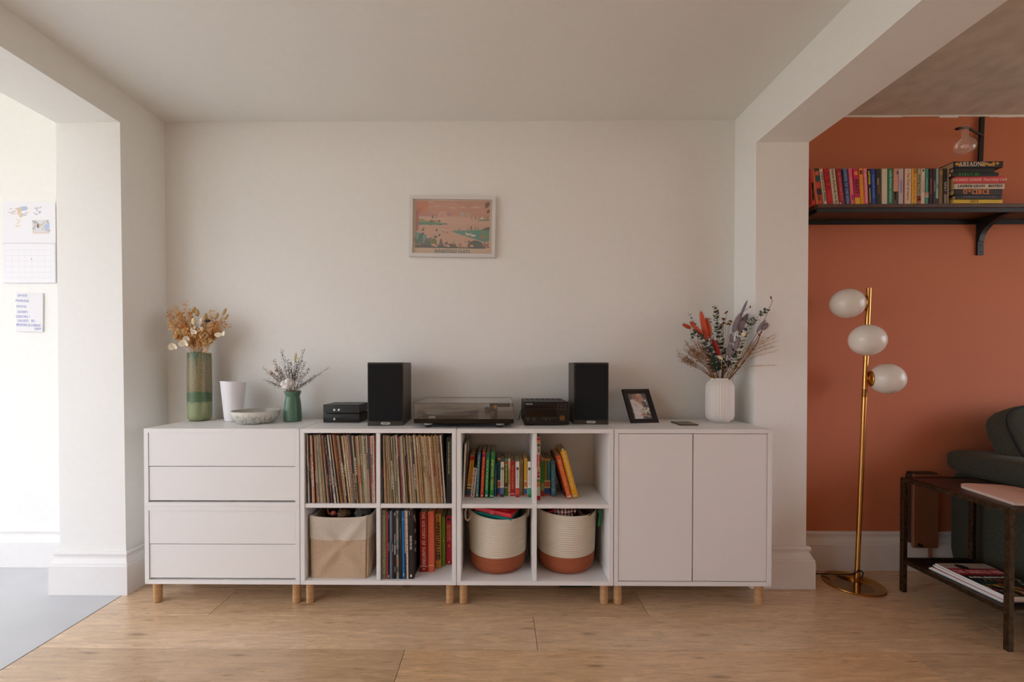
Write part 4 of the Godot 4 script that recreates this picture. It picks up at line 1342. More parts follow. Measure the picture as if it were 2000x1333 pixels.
func turntable() -> void:
	var t := thing("turntable", "black turntable with a clear lid between the loudspeakers", "turntable", Vector3(1.431, TOP, -0.030))
	var black := mat(Color(0.035, 0.035, 0.035), 0.22)
	var b := MB.new()
	b.bar(Vector3(-0.226, 0.0205, -0.350), Vector3(0.226, 0.0400, 0.0), 0.0015)
	part("plinth", b, black, t)
	for x: float in [-0.165, 0.165]:
		for z: float in [-0.030, -0.305]:
			b = MB.new()
			b.lathe([Vector2(0.015, 0.009), Vector2(0.0195, 0.013), Vector2(0.0215, 0.0208), Vector2(0.0, 0.0208)], 24, Vector3(x, 0, z))
			var foot := part("foot", b, mat(Color(0.72, 0.72, 0.70), 0.3, 0.4), t)
			b = MB.new()
			b.lathe([Vector2(0.0, 0.0), Vector2(0.011, 0.0), Vector2(0.0155, 0.004), Vector2(0.0165, 0.0095), Vector2(0.0, 0.0095)], 24, Vector3(x, 0, z))
			part("rubber", b, mat(Color(0.04, 0.04, 0.04), 0.8), foot)
	var pc := Vector3(-0.080, 0, -0.180)
	b = MB.new()
	b.lathe([Vector2(0.0, 0.040), Vector2(0.100, 0.040), Vector2(0.104, 0.043), Vector2(0.104, 0.050), Vector2(0.0, 0.050)], 48, pc)
	part("sub_platter", b, mat(Color(0.12, 0.12, 0.12), 0.5), t)
	b = MB.new()
	b.lathe([Vector2(0.0, 0.050), Vector2(0.136, 0.050), Vector2(0.1385, 0.0515), Vector2(0.1385, 0.0630), Vector2(0.137, 0.0645), Vector2(0.0, 0.0645)], 64, pc)
	var platter := part("platter", b, mat(Color(0.30, 0.29, 0.27), 0.35), t)
	b = MB.new()
	b.lathe([Vector2(0.0, 0.0645), Vector2(0.135, 0.0645), Vector2(0.135, 0.0668), Vector2(0.0, 0.0668)], 64, pc)
	part("felt_mat", b, mat(Color(0.52, 0.50, 0.46), 0.95), platter)
	b = MB.new()
	b.cyl(pc + Vector3(0, 0.066, 0), pc + Vector3(0, 0.078, 0), 0.0035, 0.003, 12)
	part("spindle", b, mat(Color(0.7, 0.7, 0.7), 0.25, 0.8), platter)
	b = MB.new()
	b.box(Vector3(-0.150, 0.0440, -0.045), Vector3(0.030, 0.008, 0.016), 0.002)
	part("switch", b, mat(Color(0.66, 0.66, 0.64), 0.3, 0.5), t)
	# tonearm: bearing block, tube, weight
	b = MB.new()
	b.cyl(Vector3(0.135, 0.040, -0.170), Vector3(0.135, 0.068, -0.170), 0.018, 0.016, 24)
	b.bar(Vector3(0.114, 0.060, -0.188), Vector3(0.150, 0.104, -0.152), 0.003)
	part("bearing_block", b, mat(Color(0.05, 0.05, 0.05), 0.35), t)
	b = MB.new()
	b.prism(PackedVector2Array([Vector2(0.136, 0.072), Vector2(0.146, 0.072), Vector2(0.150, 0.088), Vector2(0.132, 0.088)]), -0.152, -0.148)
	part("bearing_cap", b, mat(Color(0.85, 0.62, 0.18), 0.4), t, "yellow cap")
	b = MB.new()
	b.tube([Vector3(0.132, 0.086, -0.17), Vector3(0.125, 0.083, -0.10), Vector3(0.108, 0.078, -0.035)], 0.0042, 10)
	b.box(Vector3(0.103, 0.074, -0.028), Vector3(0.014, 0.006, 0.026), 0.002)
	var arm := part("tonearm", b, mat(Color(0.10, 0.10, 0.10), 0.3), t)
	b = MB.new()
	b.box(Vector3(0.101, 0.0705, -0.026), Vector3(0.010, 0.006, 0.018), 0.001)
	part("cartridge", b, mat(Color(0.16, 0.15, 0.14), 0.4), arm)
	b = MB.new()
	b.cyl(Vector3(0.140, 0.086, -0.195), Vector3(0.150, 0.086, -0.245), 0.014, 0.014, 20)
	part("counterweight", b, mat(Color(0.16, 0.16, 0.16), 0.3, 0.6), t)
	b = MB.new()
	b.box(Vector3(0.186, 0.082, -0.30), Vector3(0.062, 0.030, 0.02), 0.002)
	part("hinge_block", b, mat(Color(0.20, 0.14, 0.13), 0.5), t)
	for x: float in [-0.10, 0.10]:
		b = MB.new()
		b.box(Vector3(x, 0.050, -0.348), Vector3(0.03, 0.020, 0.010), 0.002)
		part("hinge", b, mat(Color(0.06, 0.06, 0.06), 0.5), t)
	# smoked clear lid of five sheets
	var clear := StandardMaterial3D.new()
	clear.albedo_color = Color(0.72, 0.70, 0.67, 0.05)
	clear.transparency = BaseMaterial3D.TRANSPARENCY_ALPHA
	clear.roughness = 0.03
	var y0 := 0.0405
	var y1 := 0.1120
	b = MB.new()
	b.bar(Vector3(-0.224, y1 - 0.003, -0.340), Vector3(0.224, y1, -0.004))
	b.bar(Vector3(-0.224, y0, -0.007), Vector3(0.224, y1 - 0.0032, -0.004))
	b.bar(Vector3(-0.224, y0, -0.340), Vector3(0.224, y1 - 0.0032, -0.337))
	b.bar(Vector3(-0.224, y0, -0.3368), Vector3(-0.221, y1 - 0.0032, -0.0072))
	b.bar(Vector3(0.221, y0, -0.3368), Vector3(0.224, y1 - 0.0032, -0.0072))
	var lid := part("lid", b, clear, t, "clear lid")
	b = MB.new()
	var e := 0.0011
	for q: Array in [[Vector3(-0.224, y1, -0.004), Vector3(0.224, y1, -0.004)], [Vector3(-0.224, y1, -0.340), Vector3(0.224, y1, -0.340)], [Vector3(-0.224, y1, -0.340), Vector3(-0.224, y1, -0.004)], [Vector3(0.224, y1, -0.340), Vector3(0.224, y1, -0.004)], [Vector3(-0.224, y0, -0.004), Vector3(-0.224, y1, -0.004)], [Vector3(0.224, y0, -0.004), Vector3(0.224, y1, -0.004)]]:
		b.cyl(q[0], q[1], e, e, 6)
	part("lid_edge", b, mat(Color(0.26, 0.24, 0.23), 0.3), lid)

func receiver() -> void:
	var t := thing("receiver", "black compact receiver with a bronze volume knob", "receiver", Vector3(1.8145, TOP, -0.108))
	t.rotation.y = 0.015
	var black := mat(Color(0.05, 0.048, 0.045), 0.4)
	var b := MB.new()
	b.bar(Vector3(-0.104, 0.006, -0.235), Vector3(0.104, 0.110, -0.010), 0.002)
	part("case", b, mat(Color(0.16, 0.145, 0.12), 0.5), t)
	b = MB.new()
	b.bar(Vector3(-0.1065, 0.004, -0.012), Vector3(0.1065, 0.1125, 0.0), 0.004)
	part("front_panel", b, black, t)
	b = MB.new()
	for k in 7:
		for j in 1:
			b.bar(Vector3(-0.085 + k * 0.026, 0.1095, -0.215), Vector3(-0.073 + k * 0.026, 0.1106, -0.110))
	part("vent", b, mat(Color(0.035, 0.03, 0.025), 0.7), t)
	b = MB.new()
	b.bar(Vector3(-0.096, 0.080, -0.001), Vector3(0.045, 0.093, 0.0012), 0.0008)
	part("disc_drawer", b, mat(Color(0.035, 0.035, 0.035), 0.25), t)
	b = MB.new()
	b.bar(Vector3(-0.096, 0.042, -0.001), Vector3(0.045, 0.073, 0.0006))
	part("display", b, mat(Color(0.06, 0.035, 0.035), 0.08), t)
	b = MB.new()
	b.cyl(Vector3(0.0715, 0.0365, -0.001), Vector3(0.0715, 0.0365, 0.014), 0.0135, 0.0128, 32)
	b.cyl(Vector3(0.0715, 0.0365, 0.014), Vector3(0.0715, 0.0365, 0.0148), 0.0122, 0.0115, 32)
	part("volume_knob", b, mat(Color(0.52, 0.38, 0.23), 0.35, 0.8), t, "bronze volume knob")
	for q: Array in [[0.054, 0.098], [0.071, 0.0985], [0.088, 0.0995], [0.052, 0.090], [0.068, 0.090], [0.084, 0.090], [0.052, 0.077], [0.064, 0.077], [0.075, 0.077], [0.089, 0.077]]:
		b = MB.new()
		b.box(Vector3(q[0], q[1], 0.0004), Vector3(0.0045, 0.0022, 0.0016), 0.0004)
		part("button", b, mat(Color(0.50, 0.48, 0.44), 0.4), t)
	for q: Array in [[-0.088, 0.028, 0.0052], [-0.004, 0.0275, 0.0042], [0.013, 0.0275, 0.0040]]:
		b = MB.new()
		b.lathe([Vector2(q[2], 0.0), Vector2(q[2], 0.0016), Vector2(q[2] * 0.55, 0.0016), Vector2(q[2] * 0.5, 0.0)], 16)
		var o := part("socket", b, mat(Color(0.35, 0.34, 0.32), 0.3, 0.6), t)
		o.position = Vector3(q[0], q[1], 0)
		o.rotation.x = PI / 2
	b = MB.new()
	b.box(Vector3(-0.060, 0.0275, 0.0002), Vector3(0.015, 0.0065, 0.001), 0.0003)
	part("usb_port", b, mat(Color(0.30, 0.29, 0.26), 0.4, 0.5), t)
	b = MB.new()
	b.bar(Vector3(0.055, 0.0195, -0.0005), Vector3(0.100, 0.0205, 0.0005))
	part("trim_line", b, mat(Color(0.30, 0.27, 0.22), 0.4), t)
	for q: Array in [["DENON", 0.0062, -0.0825, 0.1015], ["STANDBY", 0.003, -0.088, 0.036], ["PHONES", 0.003, -0.060, 0.036], ["PORTABLE IN", 0.003, -0.008, 0.035], ["USB", 0.003, 0.018, 0.035], ["SOURCE", 0.003, 0.036, 0.035]]:
		text(t, q[0], q[1], Vector3(q[2], q[3], 0.0002), Vector3.ZERO, mat(Color(0.85, 0.84, 0.82) if q[0] == "DENON" else Color(0.42, 0.41, 0.38), 0.4), "Droid Sans", true)
	b = MB.new()
	b.tube([Vector3(-0.106, 0.055, -0.20), Vector3(-0.112, 0.035, -0.19), Vector3(-0.120, 0.010, -0.17), Vector3(-0.122, 0.003, -0.165)], 0.0018, 8)
	part("cable", b, mat(Color(0.04, 0.04, 0.04), 0.6), t)


# ---------------------------------------------------------------- dried flowers
func smooth_path(pts: Array, n: int) -> Array:
	var c := Curve3D.new()
	for p: Vector3 in pts:
		c.add_point(p)
	for i in pts.size():
		var d: Vector3 = (pts[mini(i + 1, pts.size() - 1)] - pts[maxi(i - 1, 0)]) * 0.18
		c.set_point_in(i, -d)
		c.set_point_out(i, d)
	var out := []
	for i in n + 1:
		out.append(c.sample_baked(c.get_baked_length() * i / n))
	return out

func any_dir() -> Vector3:
	return Vector3(rng.randfn(), rng.randfn(), rng.randfn()).normalized()

# a soft seed head: a spindle with hairs
func plume(b: MB, a: Vector3, e: Vector3, r: float, hairs: int, hair := 0.6) -> void:
	var ax := (e - a).normalized()
	var side := ax.cross(Vector3(0.3, 0.2, 1)).normalized()
	var turn := Basis(side, ax, side.cross(ax).normalized())
	b.ball((a + e) / 2.0, Vector3(r * 0.78, a.distance_to(e) / 2.0, r * 0.78), 10, 8, turn)
	for i in hairs:
		var f := rng.randf()
		var d := any_dir()
		d = (d - ax * d.dot(ax)).normalized()
		var girth := sqrt(maxf(1.0 - pow(2.0 * f - 1.0, 2.0), 0.0))
		var p := a.lerp(e, f) + d * r * 0.6 * girth
		var q := p + (d * 0.75 + ax * 0.7) * r * hair * rng.randf_range(0.7, 1.3)
		var w := d.cross(ax).normalized() * r * 0.06
		b.tri(p - w, p + w, q, d, d, d)

# a fine spray of twigs with tiny florets
func spray(b: MB, base: Vector3, tip: Vector3, n: int, reach: float, floret: float, from := 0.45, stem := 0.0008) -> void:
	var mid := base.lerp(tip, 0.5) + Vector3(0, 0.006, 0.004)
	var path := smooth_path([base, mid, tip], 8)
	b.tube(path, stem, 4, stem * 0.5)
	for i in n:
		var f := rng.randf_range(from, 1.0)
		var k := f * 8.0
		var p: Vector3 = path[int(k)].lerp(path[mini(int(k) + 1, 8)], k - int(k))
		var ax: Vector3 = (tip - base).normalized()
		var d := (any_dir() * 0.8 + ax).normalized()
		var q := p + d * reach * rng.randf_range(0.4, 1.0)
		var w := d.cross(any_dir()).normalized() * 0.00035
		b.tri(p - w, p + w, q, w.cross(d).normalized(), w.cross(d).normalized(), w.cross(d).normalized())
		if floret > 0.0:
			var s := floret * rng.randf_range(0.6, 1.3)
			for j in 3:
				var u := any_dir() * s
				var v := any_dir() * s
				var nn := u.cross(v).normalized()
				b.tri(q - u * 0.5, q + u * 0.5, q + v, nn, nn, nn)

func leaf_round(b: MB, at: Vector3, dir: Vector3, up: Vector3, s: float) -> void:
	var side := dir.cross(up).normalized()
	var nn := side.cross(dir).normalized()
	var ring := []
	for k in 8:
		var a := TAU * k / 8.0
		ring.append(at + dir * s * (0.55 - 0.55 * cos(a)) + side * s * 0.46 * sin(a) + nn * s * 0.10 * cos(a * 2.0))
	var c := at + dir * s * 0.55 - nn * s * 0.06
	for k in 8:
		b.tri(c, ring[k], ring[(k + 1) % 8], nn, nn, nn)

func bouquets() -> void:
	var stem_mat := mat(Color(0.62, 0.46, 0.26), 0.8)
	# ---- left: sandy tails and oats in the tall vase
	var t := thing("dried_bouquet", "sandy dried bouquet of tails and oats in the tall vase", "dried flowers", Vector3(0.058, TOP + 0.345, -0.285))
	var oat := [mat(Color(0.92, 0.72, 0.46), 0.85), mat(Color(0.86, 0.60, 0.33), 0.85), mat(Color(0.94, 0.80, 0.58), 0.85)]
	var tips := [Vector3(-0.111, 0.233, 0.0), Vector3(-0.134, 0.201, 0.02), Vector3(-0.141, 0.230, -0.01), Vector3(-0.086, 0.253, -0.02), Vector3(-0.116, 0.171, 0.04), Vector3(-0.104, 0.137, 0.05), Vector3(-0.086, 0.119, 0.05), Vector3(-0.079, 0.187, 0.03), Vector3(-0.093, 0.199, 0.0), Vector3(-0.061, 0.192, 0.0), Vector3(-0.034, 0.210, 0.0), Vector3(-0.070, 0.151, 0.06), Vector3(-0.054, 0.169, 0.05), Vector3(-0.043, 0.133, 0.06), Vector3(-0.030, 0.178, 0.03), Vector3(-0.075, 0.092, 0.06), Vector3(-0.061, 0.074, 0.06), Vector3(-0.043, 0.097, 0.07), Vector3(-0.020, 0.106, 0.07), Vector3(-0.007, 0.083, 0.06), Vector3(0.066, 0.201, 0.0), Vector3(0.079, 0.142, 0.04), Vector3(0.100, 0.151, 0.03), Vector3(0.120, 0.169, 0.0), Vector3(0.095, 0.115, 0.05), Vector3(0.111, 0.128, 0.04), Vector3(0.077, 0.085, 0.06), Vector3(0.057, 0.074, 0.06), Vector3(0.048, 0.101, 0.06), Vector3(0.084, 0.060, 0.05), Vector3(0.141, 0.142, 0.0), Vector3(0.107, 0.092, 0.03), Vector3(-0.039, 0.060, 0.05), Vector3(0.025, 0.083, 0.06), Vector3(0.02, 0.17, -0.03), Vector3(-0.05, 0.15, -0.03), Vector3(0.07, 0.15, -0.03), Vector3(-0.09, 0.16, -0.02)]
	for k in tips.size():
		var b := MB.new()
		var thin: bool = k in [0, 1, 2, 3]
		spray(b, Vector3(rng.randf_range(-0.035, 0.035), -0.01, rng.randf_range(-0.03, 0.03)), tips[k], 60 if thin else 70, 0.030 if thin else 0.026, 0.0045 if thin else 0.0085, 0.72 if thin else 0.35, 0.0011)
		part("oat_stem", b, oat[k % 3], t)
	for q: Array in [[Vector3(0.009, 0.156, 0.05), 0.013, 0.036], [Vector3(-0.010, 0.151, 0.03), 0.011, 0.036], [Vector3(0.027, 0.124, 0.07), 0.009, 0.019], [Vector3(0.014, 0.109, 0.07), 0.010, 0.030], [Vector3(0.058, 0.117, 0.065), 0.010, 0.022], [Vector3(-0.010, 0.205, 0.0), 0.013, 0.034], [Vector3(-0.030, 0.221, -0.01), 0.011, 0.032], [Vector3(0.043, 0.160, 0.04), 0.015, 0.034], [Vector3(0.091, 0.190, 0.0), 0.011, 0.028], [Vector3(0.124, 0.212, -0.01), 0.009, 0.036], [Vector3(0.134, 0.185, -0.01), 0.008, 0.032], [Vector3(0.020, 0.187, -0.02), 0.012, 0.034]]:
		var b := MB.new()
		var c: Vector3 = q[0]
		var d := (c - Vector3(0, -0.05, 0)).normalized()
		plume(b, c - d * q[2] * 0.55, c + d * q[2] * 0.55, q[1], 160, 0.35)
		b.tube([Vector3(c.x * 0.2, -0.01, c.z * 0.3), c.lerp(Vector3(c.x * 0.2, -0.01, c.z * 0.3), 0.4), c - d * q[2] * 0.5], 0.0009, 4)
		var pale: bool = c.y < 0.165
		part("bunny_tail", b, mat(Color(0.90, 0.83, 0.70) if pale else Color(0.80, 0.66, 0.44), 0.9), t)
	for q: Array in [[Vector3(0.141, 0.094, 0.04), 0.030, 2], [Vector3(-0.002, 0.065, 0.08), 0.020, 9], [Vector3(-0.014, 0.041, 0.08), 0.028, 6], [Vector3(-0.074, 0.026, 0.07), 0.026, 6], [Vector3(0.034, 0.099, 0.08), 0.018, 4], [Vector3(-0.093, 0.033, 0.06), 0.018, 3]]:
		var b := MB.new()
		for k in q[2]:
			var a: float = PI * (0.15 + 0.8 * k / maxf(q[2] - 1, 1)) + rng.randf_range(-0.2, 0.2)
			var d := Vector3(cos(a), sin(a) * 0.8 - 0.2, 0.5).normalized()
			leaf_round(b, q[0], d, Vector3(0.1, 0.3, 1), q[1])
		b.tube([Vector3(q[0].x * 0.3, -0.01, 0.02), q[0]], 0.0008, 4)
		part("petal_fan", b, mat(Color(0.93, 0.88, 0.78), 0.85), t)
	var b := MB.new()
	plume(b, Vector3(0.066, 0.156, 0.06), Vector3(0.098, 0.160, 0.06), 0.010, 20, 0.2)
	b.tube([Vector3(0.01, -0.01, 0.01), Vector3(0.06, 0.10, 0.04), Vector3(0.075, 0.156, 0.06)], 0.001, 4)
	part("seed_pod", b, mat(Color(0.24, 0.18, 0.17), 0.8), t, "dark seed pod")
	for k in 3:
		b = MB.new()
		spray(b, Vector3(0.03, 0.002, 0.03), Vector3(0.075 + 0.014 * k, 0.012 - 0.010 * k, 0.055), 14, 0.016, 0.0, 0.5, 0.0010)
		part("oat_stem", b, oat[0], t)

	# ---- middle: heather and cotton in the small green vase
	t = thing("heather_bouquet", "brown dried heather with a white cotton boll in the small green vase", "dried flowers", Vector3(0.5485, TOP + 0.150, -0.258))
	var twigs := [mat(Color(0.40, 0.30, 0.22), 0.9), mat(Color(0.55, 0.44, 0.32), 0.9), mat(Color(0.34, 0.24, 0.19), 0.9)]
	for q: Vector3 in [Vector3(-0.053, 0.202, 0.0), Vector3(-0.088, 0.153, 0.01), Vector3(-0.140, 0.121, 0.02), Vector3(-0.125, 0.063, 0.04), Vector3(0.053, 0.205, -0.01), Vector3(0.066, 0.138, 0.02), Vector3(0.088, 0.110, 0.02), Vector3(0.180, 0.117, 0.0), Vector3(0.154, 0.092, 0.02), Vector3(0.122, 0.078, 0.03), Vector3(0.125, 0.069, 0.04), Vector3(0.111, 0.055, 0.04), Vector3(-0.027, 0.153, 0.0), Vector3(-0.071, 0.127, 0.03), Vector3(-0.105, 0.095, 0.04), Vector3(-0.007, 0.147, 0.0), Vector3(0.027, 0.144, 0.01), Vector3(-0.042, 0.124, 0.05), Vector3(0.004, 0.124, 0.05), Vector3(0.033, 0.104, 0.05), Vector3(0.045, 0.081, 0.05), Vector3(-0.097, 0.049, 0.04), Vector3(-0.079, 0.086, -0.03), Vector3(-0.019, 0.107, -0.03), Vector3(0.022, 0.167, -0.03), Vector3(0.079, 0.046, 0.06), Vector3(-0.056, 0.081, 0.06), Vector3(-0.120, 0.104, -0.02)]:
		b = MB.new()
		var long := absf(q.x) > 0.1
		spray(b, Vector3(rng.randf_range(-0.02, 0.02), -0.01, rng.randf_range(-0.02, 0.02)), q, 34 if long else 55, 0.016 if long else 0.020, 0.0028 if long else 0.0040, 0.35, 0.0009)
		part("heather_sprig", b, twigs[rng.randi() % 3], t)
	b = MB.new()
	for q: Array in [[0.0, 0.052, 0.045, 0.017], [-0.020, 0.040, 0.046, 0.017], [-0.006, 0.028, 0.048, 0.015], [-0.023, 0.026, 0.040, 0.014], [0.012, 0.046, 0.040, 0.015]]:
		cloth_lump(b, Vector3(q[0], q[1], q[2]), Vector3.ONE * q[3], int(q[1] * 1000), 0.18)
	part("cotton_boll", b, mat(Color(0.93, 0.91, 0.89), 1.0), t, "white cotton boll")
	b = MB.new()
	b.tube([Vector3(0.004, -0.01, 0.01), Vector3(0.004, 0.01, 0.035), Vector3(-0.002, 0.026, 0.042)], 0.0022, 6)
	part("cotton_stem", b, mat(Color(0.42, 0.28, 0.18), 0.8), t)
	b = MB.new()
	plume(b, Vector3(0.012, 0.148, 0.0), Vector3(0.018, 0.196, 0.0), 0.008, 120, 0.35)
	b.tube([Vector3(0, -0.01, 0), Vector3(0.012, 0.148, 0.0)], 0.0008, 4)
	part("bunny_tail", b, mat(Color(0.86, 0.76, 0.54), 0.9), t)
	for q: Vector3 in [Vector3(-0.087, 0.085, 0.03), Vector3(-0.062, 0.100, 0.03)]:
		b = MB.new()
		plume(b, q, q + Vector3(-0.006, 0.014, 0.0), 0.008, 60, 0.4)
		b.tube([Vector3(-0.005, -0.01, 0), q], 0.0008, 4)
		part("bunny_tail", b, mat(Color(0.66, 0.52, 0.36), 0.9), t)

	# ---- right: the colourful bouquet; what reaches past the wall stub hangs in front of it
	t = thing("mixed_bouquet", "colourful dried bouquet of eucalyptus, coral and lavender plumes in the ribbed vase", "dried flowers", Vector3(2.690, TOP + 0.219, -0.243))
	var clear_of := func(p: Vector3) -> Vector3: return Vector3(p.x, p.y, maxf(p.z, lerpf(p.z, 0.072, clampf((p.x - 0.09) / 0.05, 0.0, 1.0))))
	var euc := grainy("eucalyptus", Color(0.33, 0.40, 0.34), 0.75, noise_tex("green_mottle", 0.05, Color(0.80, 0.84, 0.82), Color(1, 1, 1), 4, 256), 9.0)
	var branches := [
		[[Vector3(0.008, -0.008, 0.0), Vector3(0.003, 0.081, 0.02), Vector3(-0.004, 0.179, 0.01), Vector3(-0.015, 0.277, 0.0), Vector3(-0.023, 0.372, -0.01)], 30, 0.022],
		[[Vector3(-0.012, -0.008, 0.01), Vector3(-0.058, 0.097, 0.05), Vector3(-0.097, 0.179, 0.06), Vector3(-0.128, 0.215, 0.05), Vector3(-0.153, 0.235, 0.05), Vector3(-0.166, 0.189, 0.06)], 26, 0.022],
		[[Vector3(0.024, -0.008, 0.0), Vector3(0.053, 0.087, 0.03), Vector3(0.080, 0.179, 0.02), Vector3(0.119, 0.268, 0.0), Vector3(0.161, 0.310, -0.02), Vector3(0.199, 0.346, -0.03)], 28, 0.024],
		[[Vector3(-0.012, -0.008, -0.03), Vector3(-0.045, 0.120, -0.03), Vector3(-0.101, 0.251, -0.03), Vector3(-0.130, 0.304, -0.03), Vector3(-0.148, 0.331, -0.03)], 18, 0.016],
		[[Vector3(0.003, -0.008, -0.02), Vector3(-0.025, 0.146, -0.02), Vector3(-0.040, 0.238, -0.02), Vector3(-0.043, 0.310, -0.02)], 20, 0.017],
	]
	for br: Array in branches:
		var pts := []
		for p: Vector3 in br[0]:
			pts.append(clear_of.call(p))
		var path := smooth_path(pts, 40)
		b = MB.new()
		b.tube(path, 0.0015, 5, 0.0006)
		for k in br[1]:
			var f: float = 0.16 + 0.84 * k / br[1]
			var i := mini(int(f * 40.0), 39)
			var ax: Vector3 = (path[i + 1] - path[i]).normalized()
			var s: float = br[2] * lerpf(1.6, 0.62, f)
			var a: float = k * 1.3
			var sd := ax.cross(Vector3(0, 0.2, 1)).normalized()
			var ud := sd.cross(ax)
			for h: float in [0.0, PI]:
				var d := (sd * cos(a + h) + ud * sin(a + h) + ax * 0.45).normalized()
				leaf_round(b, path[i], d, ax, s)
		part("eucalyptus_branch", b, euc, t)
	var groups := [
		["coral_plume", Color(0.82, 0.36, 0.24), [[Vector3(-0.078, 0.179, 0.03), Vector3(-0.110, 0.328, 0.03), 0.013], [Vector3(-0.058, 0.199, 0.02), Vector3(-0.078, 0.297, 0.02), 0.011], [Vector3(-0.087, 0.192, 0.04), Vector3(-0.161, 0.268, 0.04), 0.010], [Vector3(-0.123, 0.251, -0.01), Vector3(-0.140, 0.282, -0.01), 0.009], [Vector3(-0.153, 0.245, 0.02), Vector3(-0.192, 0.266, 0.02), 0.009], [Vector3(-0.045, 0.225, -0.01), Vector3(-0.055, 0.271, -0.01), 0.010]]],
		["red_plume", Color(0.66, 0.20, 0.17), [[Vector3(-0.025, 0.104, 0.05), Vector3(-0.060, 0.190, 0.05), 0.012]]],
		["lavender_plume", Color(0.58, 0.51, 0.53), [[Vector3(0.047, 0.225, 0.03), Vector3(0.086, 0.317, 0.03), 0.014], [Vector3(0.086, 0.300, 0.02), Vector3(0.110, 0.380, 0.02), 0.006], [Vector3(0.073, 0.225, 0.04), Vector3(0.093, 0.284, 0.04), 0.013], [Vector3(0.096, 0.254, 0.0), Vector3(0.114, 0.313, 0.0), 0.012], [Vector3(0.030, 0.173, 0.05), Vector3(0.027, 0.215, 0.05), 0.008], [Vector3(0.021, 0.097, 0.05), Vector3(0.026, 0.166, 0.05), 0.010], [Vector3(0.040, 0.133, 0.06), Vector3(0.063, 0.199, 0.06), 0.010], [Vector3(0.139, 0.222, 0.0), Vector3(0.179, 0.281, 0.0), 0.008], [Vector3(0.161, 0.235, -0.01), Vector3(0.189, 0.261, -0.01), 0.012], [Vector3(0.047, 0.231, 0.05), Vector3(0.053, 0.254, 0.05), 0.010]]],
		["bunny_tail", Color(0.90, 0.82, 0.68), [[Vector3(-0.030, 0.092, 0.085), Vector3(-0.053, 0.110, 0.085), 0.007], [Vector3(0.073, 0.202, 0.07), Vector3(0.083, 0.225, 0.07), 0.010]]],
	]
	for gr: Array in groups:
		for q: Array in gr[2]:
			b = MB.new()
			var a: Vector3 = clear_of.call(q[0])
			var e: Vector3 = clear_of.call(q[1])
			plume(b, a, e, q[2] * 1.35, 320, 0.6 if gr[0] != "bunny_tail" else 0.3)
			b.tube(smooth_path([Vector3(a.x * 0.12, -0.008, a.z * 0.2), a.lerp(Vector3(a.x * 0.4, 0, a.z * 0.3), 0.5), a.lerp(e, 0.2)], 6), 0.0009, 4)
			part(gr[0], b, mat(gr[1], 0.95), t)
	var broom := [mat(Color(0.62, 0.40, 0.18), 0.9), mat(Color(0.54, 0.33, 0.14), 0.9)]
	for k in 2:
		for q: Vector3 in [Vector3(-0.217, 0.127, 0.02), Vector3(-0.205, 0.094, 0.03), Vector3(-0.195, 0.087, 0.04), Vector3(-0.189, 0.150, 0.03), Vector3(-0.176, 0.173, 0.02), Vector3(-0.159, 0.114, 0.06), Vector3(-0.146, 0.195, 0.02), Vector3(-0.133, 0.179, 0.04), Vector3(-0.117, 0.166, 0.05), Vector3(-0.176, 0.127, 0.04), Vector3(-0.150, 0.150, 0.05), Vector3(-0.130, 0.127, 0.06), Vector3(-0.107, 0.140, 0.06), Vector3(-0.202, 0.114, 0.0), Vector3(-0.182, 0.097, 0.01), Vector3(-0.163, 0.166, -0.01), Vector3(-0.143, 0.140, 0.0)]:
			b = MB.new()
			spray(b, Vector3(-0.024 + rng.randf_range(-0.01, 0.01), -0.008, rng.randf_range(-0.01, 0.03)), q * (1.0 - 0.16 * k) + Vector3(0, rng.randf_range(-0.008, 0.008), 0.01 * k), 46, 0.022, 0.0030, 0.72, 0.0007)
			part("broom_grass", b, broom[(k + int(q.x * 1000)) % 2], t)
	for q: Array in [
		[[Vector3(0.026, -0.008, 0.03), Vector3(0.063, 0.045, 0.05), Vector3(0.106, 0.107, 0.05), Vector3(0.139, 0.166, 0.04), Vector3(0.161, 0.225, 0.03)], 0.0036, 70],
		[[Vector3(0.021, -0.008, 0.0), Vector3(0.106, 0.130, 0.02), Vector3(0.161, 0.251, 0.01), Vector3(0.188, 0.310, 0.0), Vector3(0.213, 0.372, -0.01), Vector3(0.206, 0.390, -0.01)], 0.0017, 0],
		[[Vector3(0.017, -0.008, 0.0), Vector3(0.003, 0.179, -0.03), Vector3(-0.001, 0.294, -0.03), Vector3(-0.001, 0.338, -0.03)], 0.0016, 0],
		[[Vector3(0.021, -0.008, -0.02), Vector3(0.063, 0.199, -0.03), Vector3(0.106, 0.326, -0.03), Vector3(0.125, 0.349, -0.03)], 0.0016, 0],
		[[Vector3(0.022, -0.008, 0.02), Vector3(0.075, 0.085, 0.045), Vector3(0.128, 0.172, 0.05), Vector3(0.150, 0.212, 0.05)], 0.0016, 0],
	]:
		var pts := []
		for p: Vector3 in q[0]:
			pts.append(clear_of.call(p))
		var path := smooth_path(pts, 24)
		b = MB.new()
		b.tube(path, q[1], 6, q[1] * 0.6)
		for k in q[2]:
			var i := rng.randi_range(1, 16)
			var d := any_dir()
			b.ball(path[i] + d * 0.003, Vector3.ONE * rng.randf_range(0.0015, 0.003), 5, 4)
		b.ball(path[24], Vector3(0.0035, 0.007, 0.0035), 8, 6)
		part("rust_branch", b, mat(Color(0.46, 0.25, 0.14), 0.85), t)
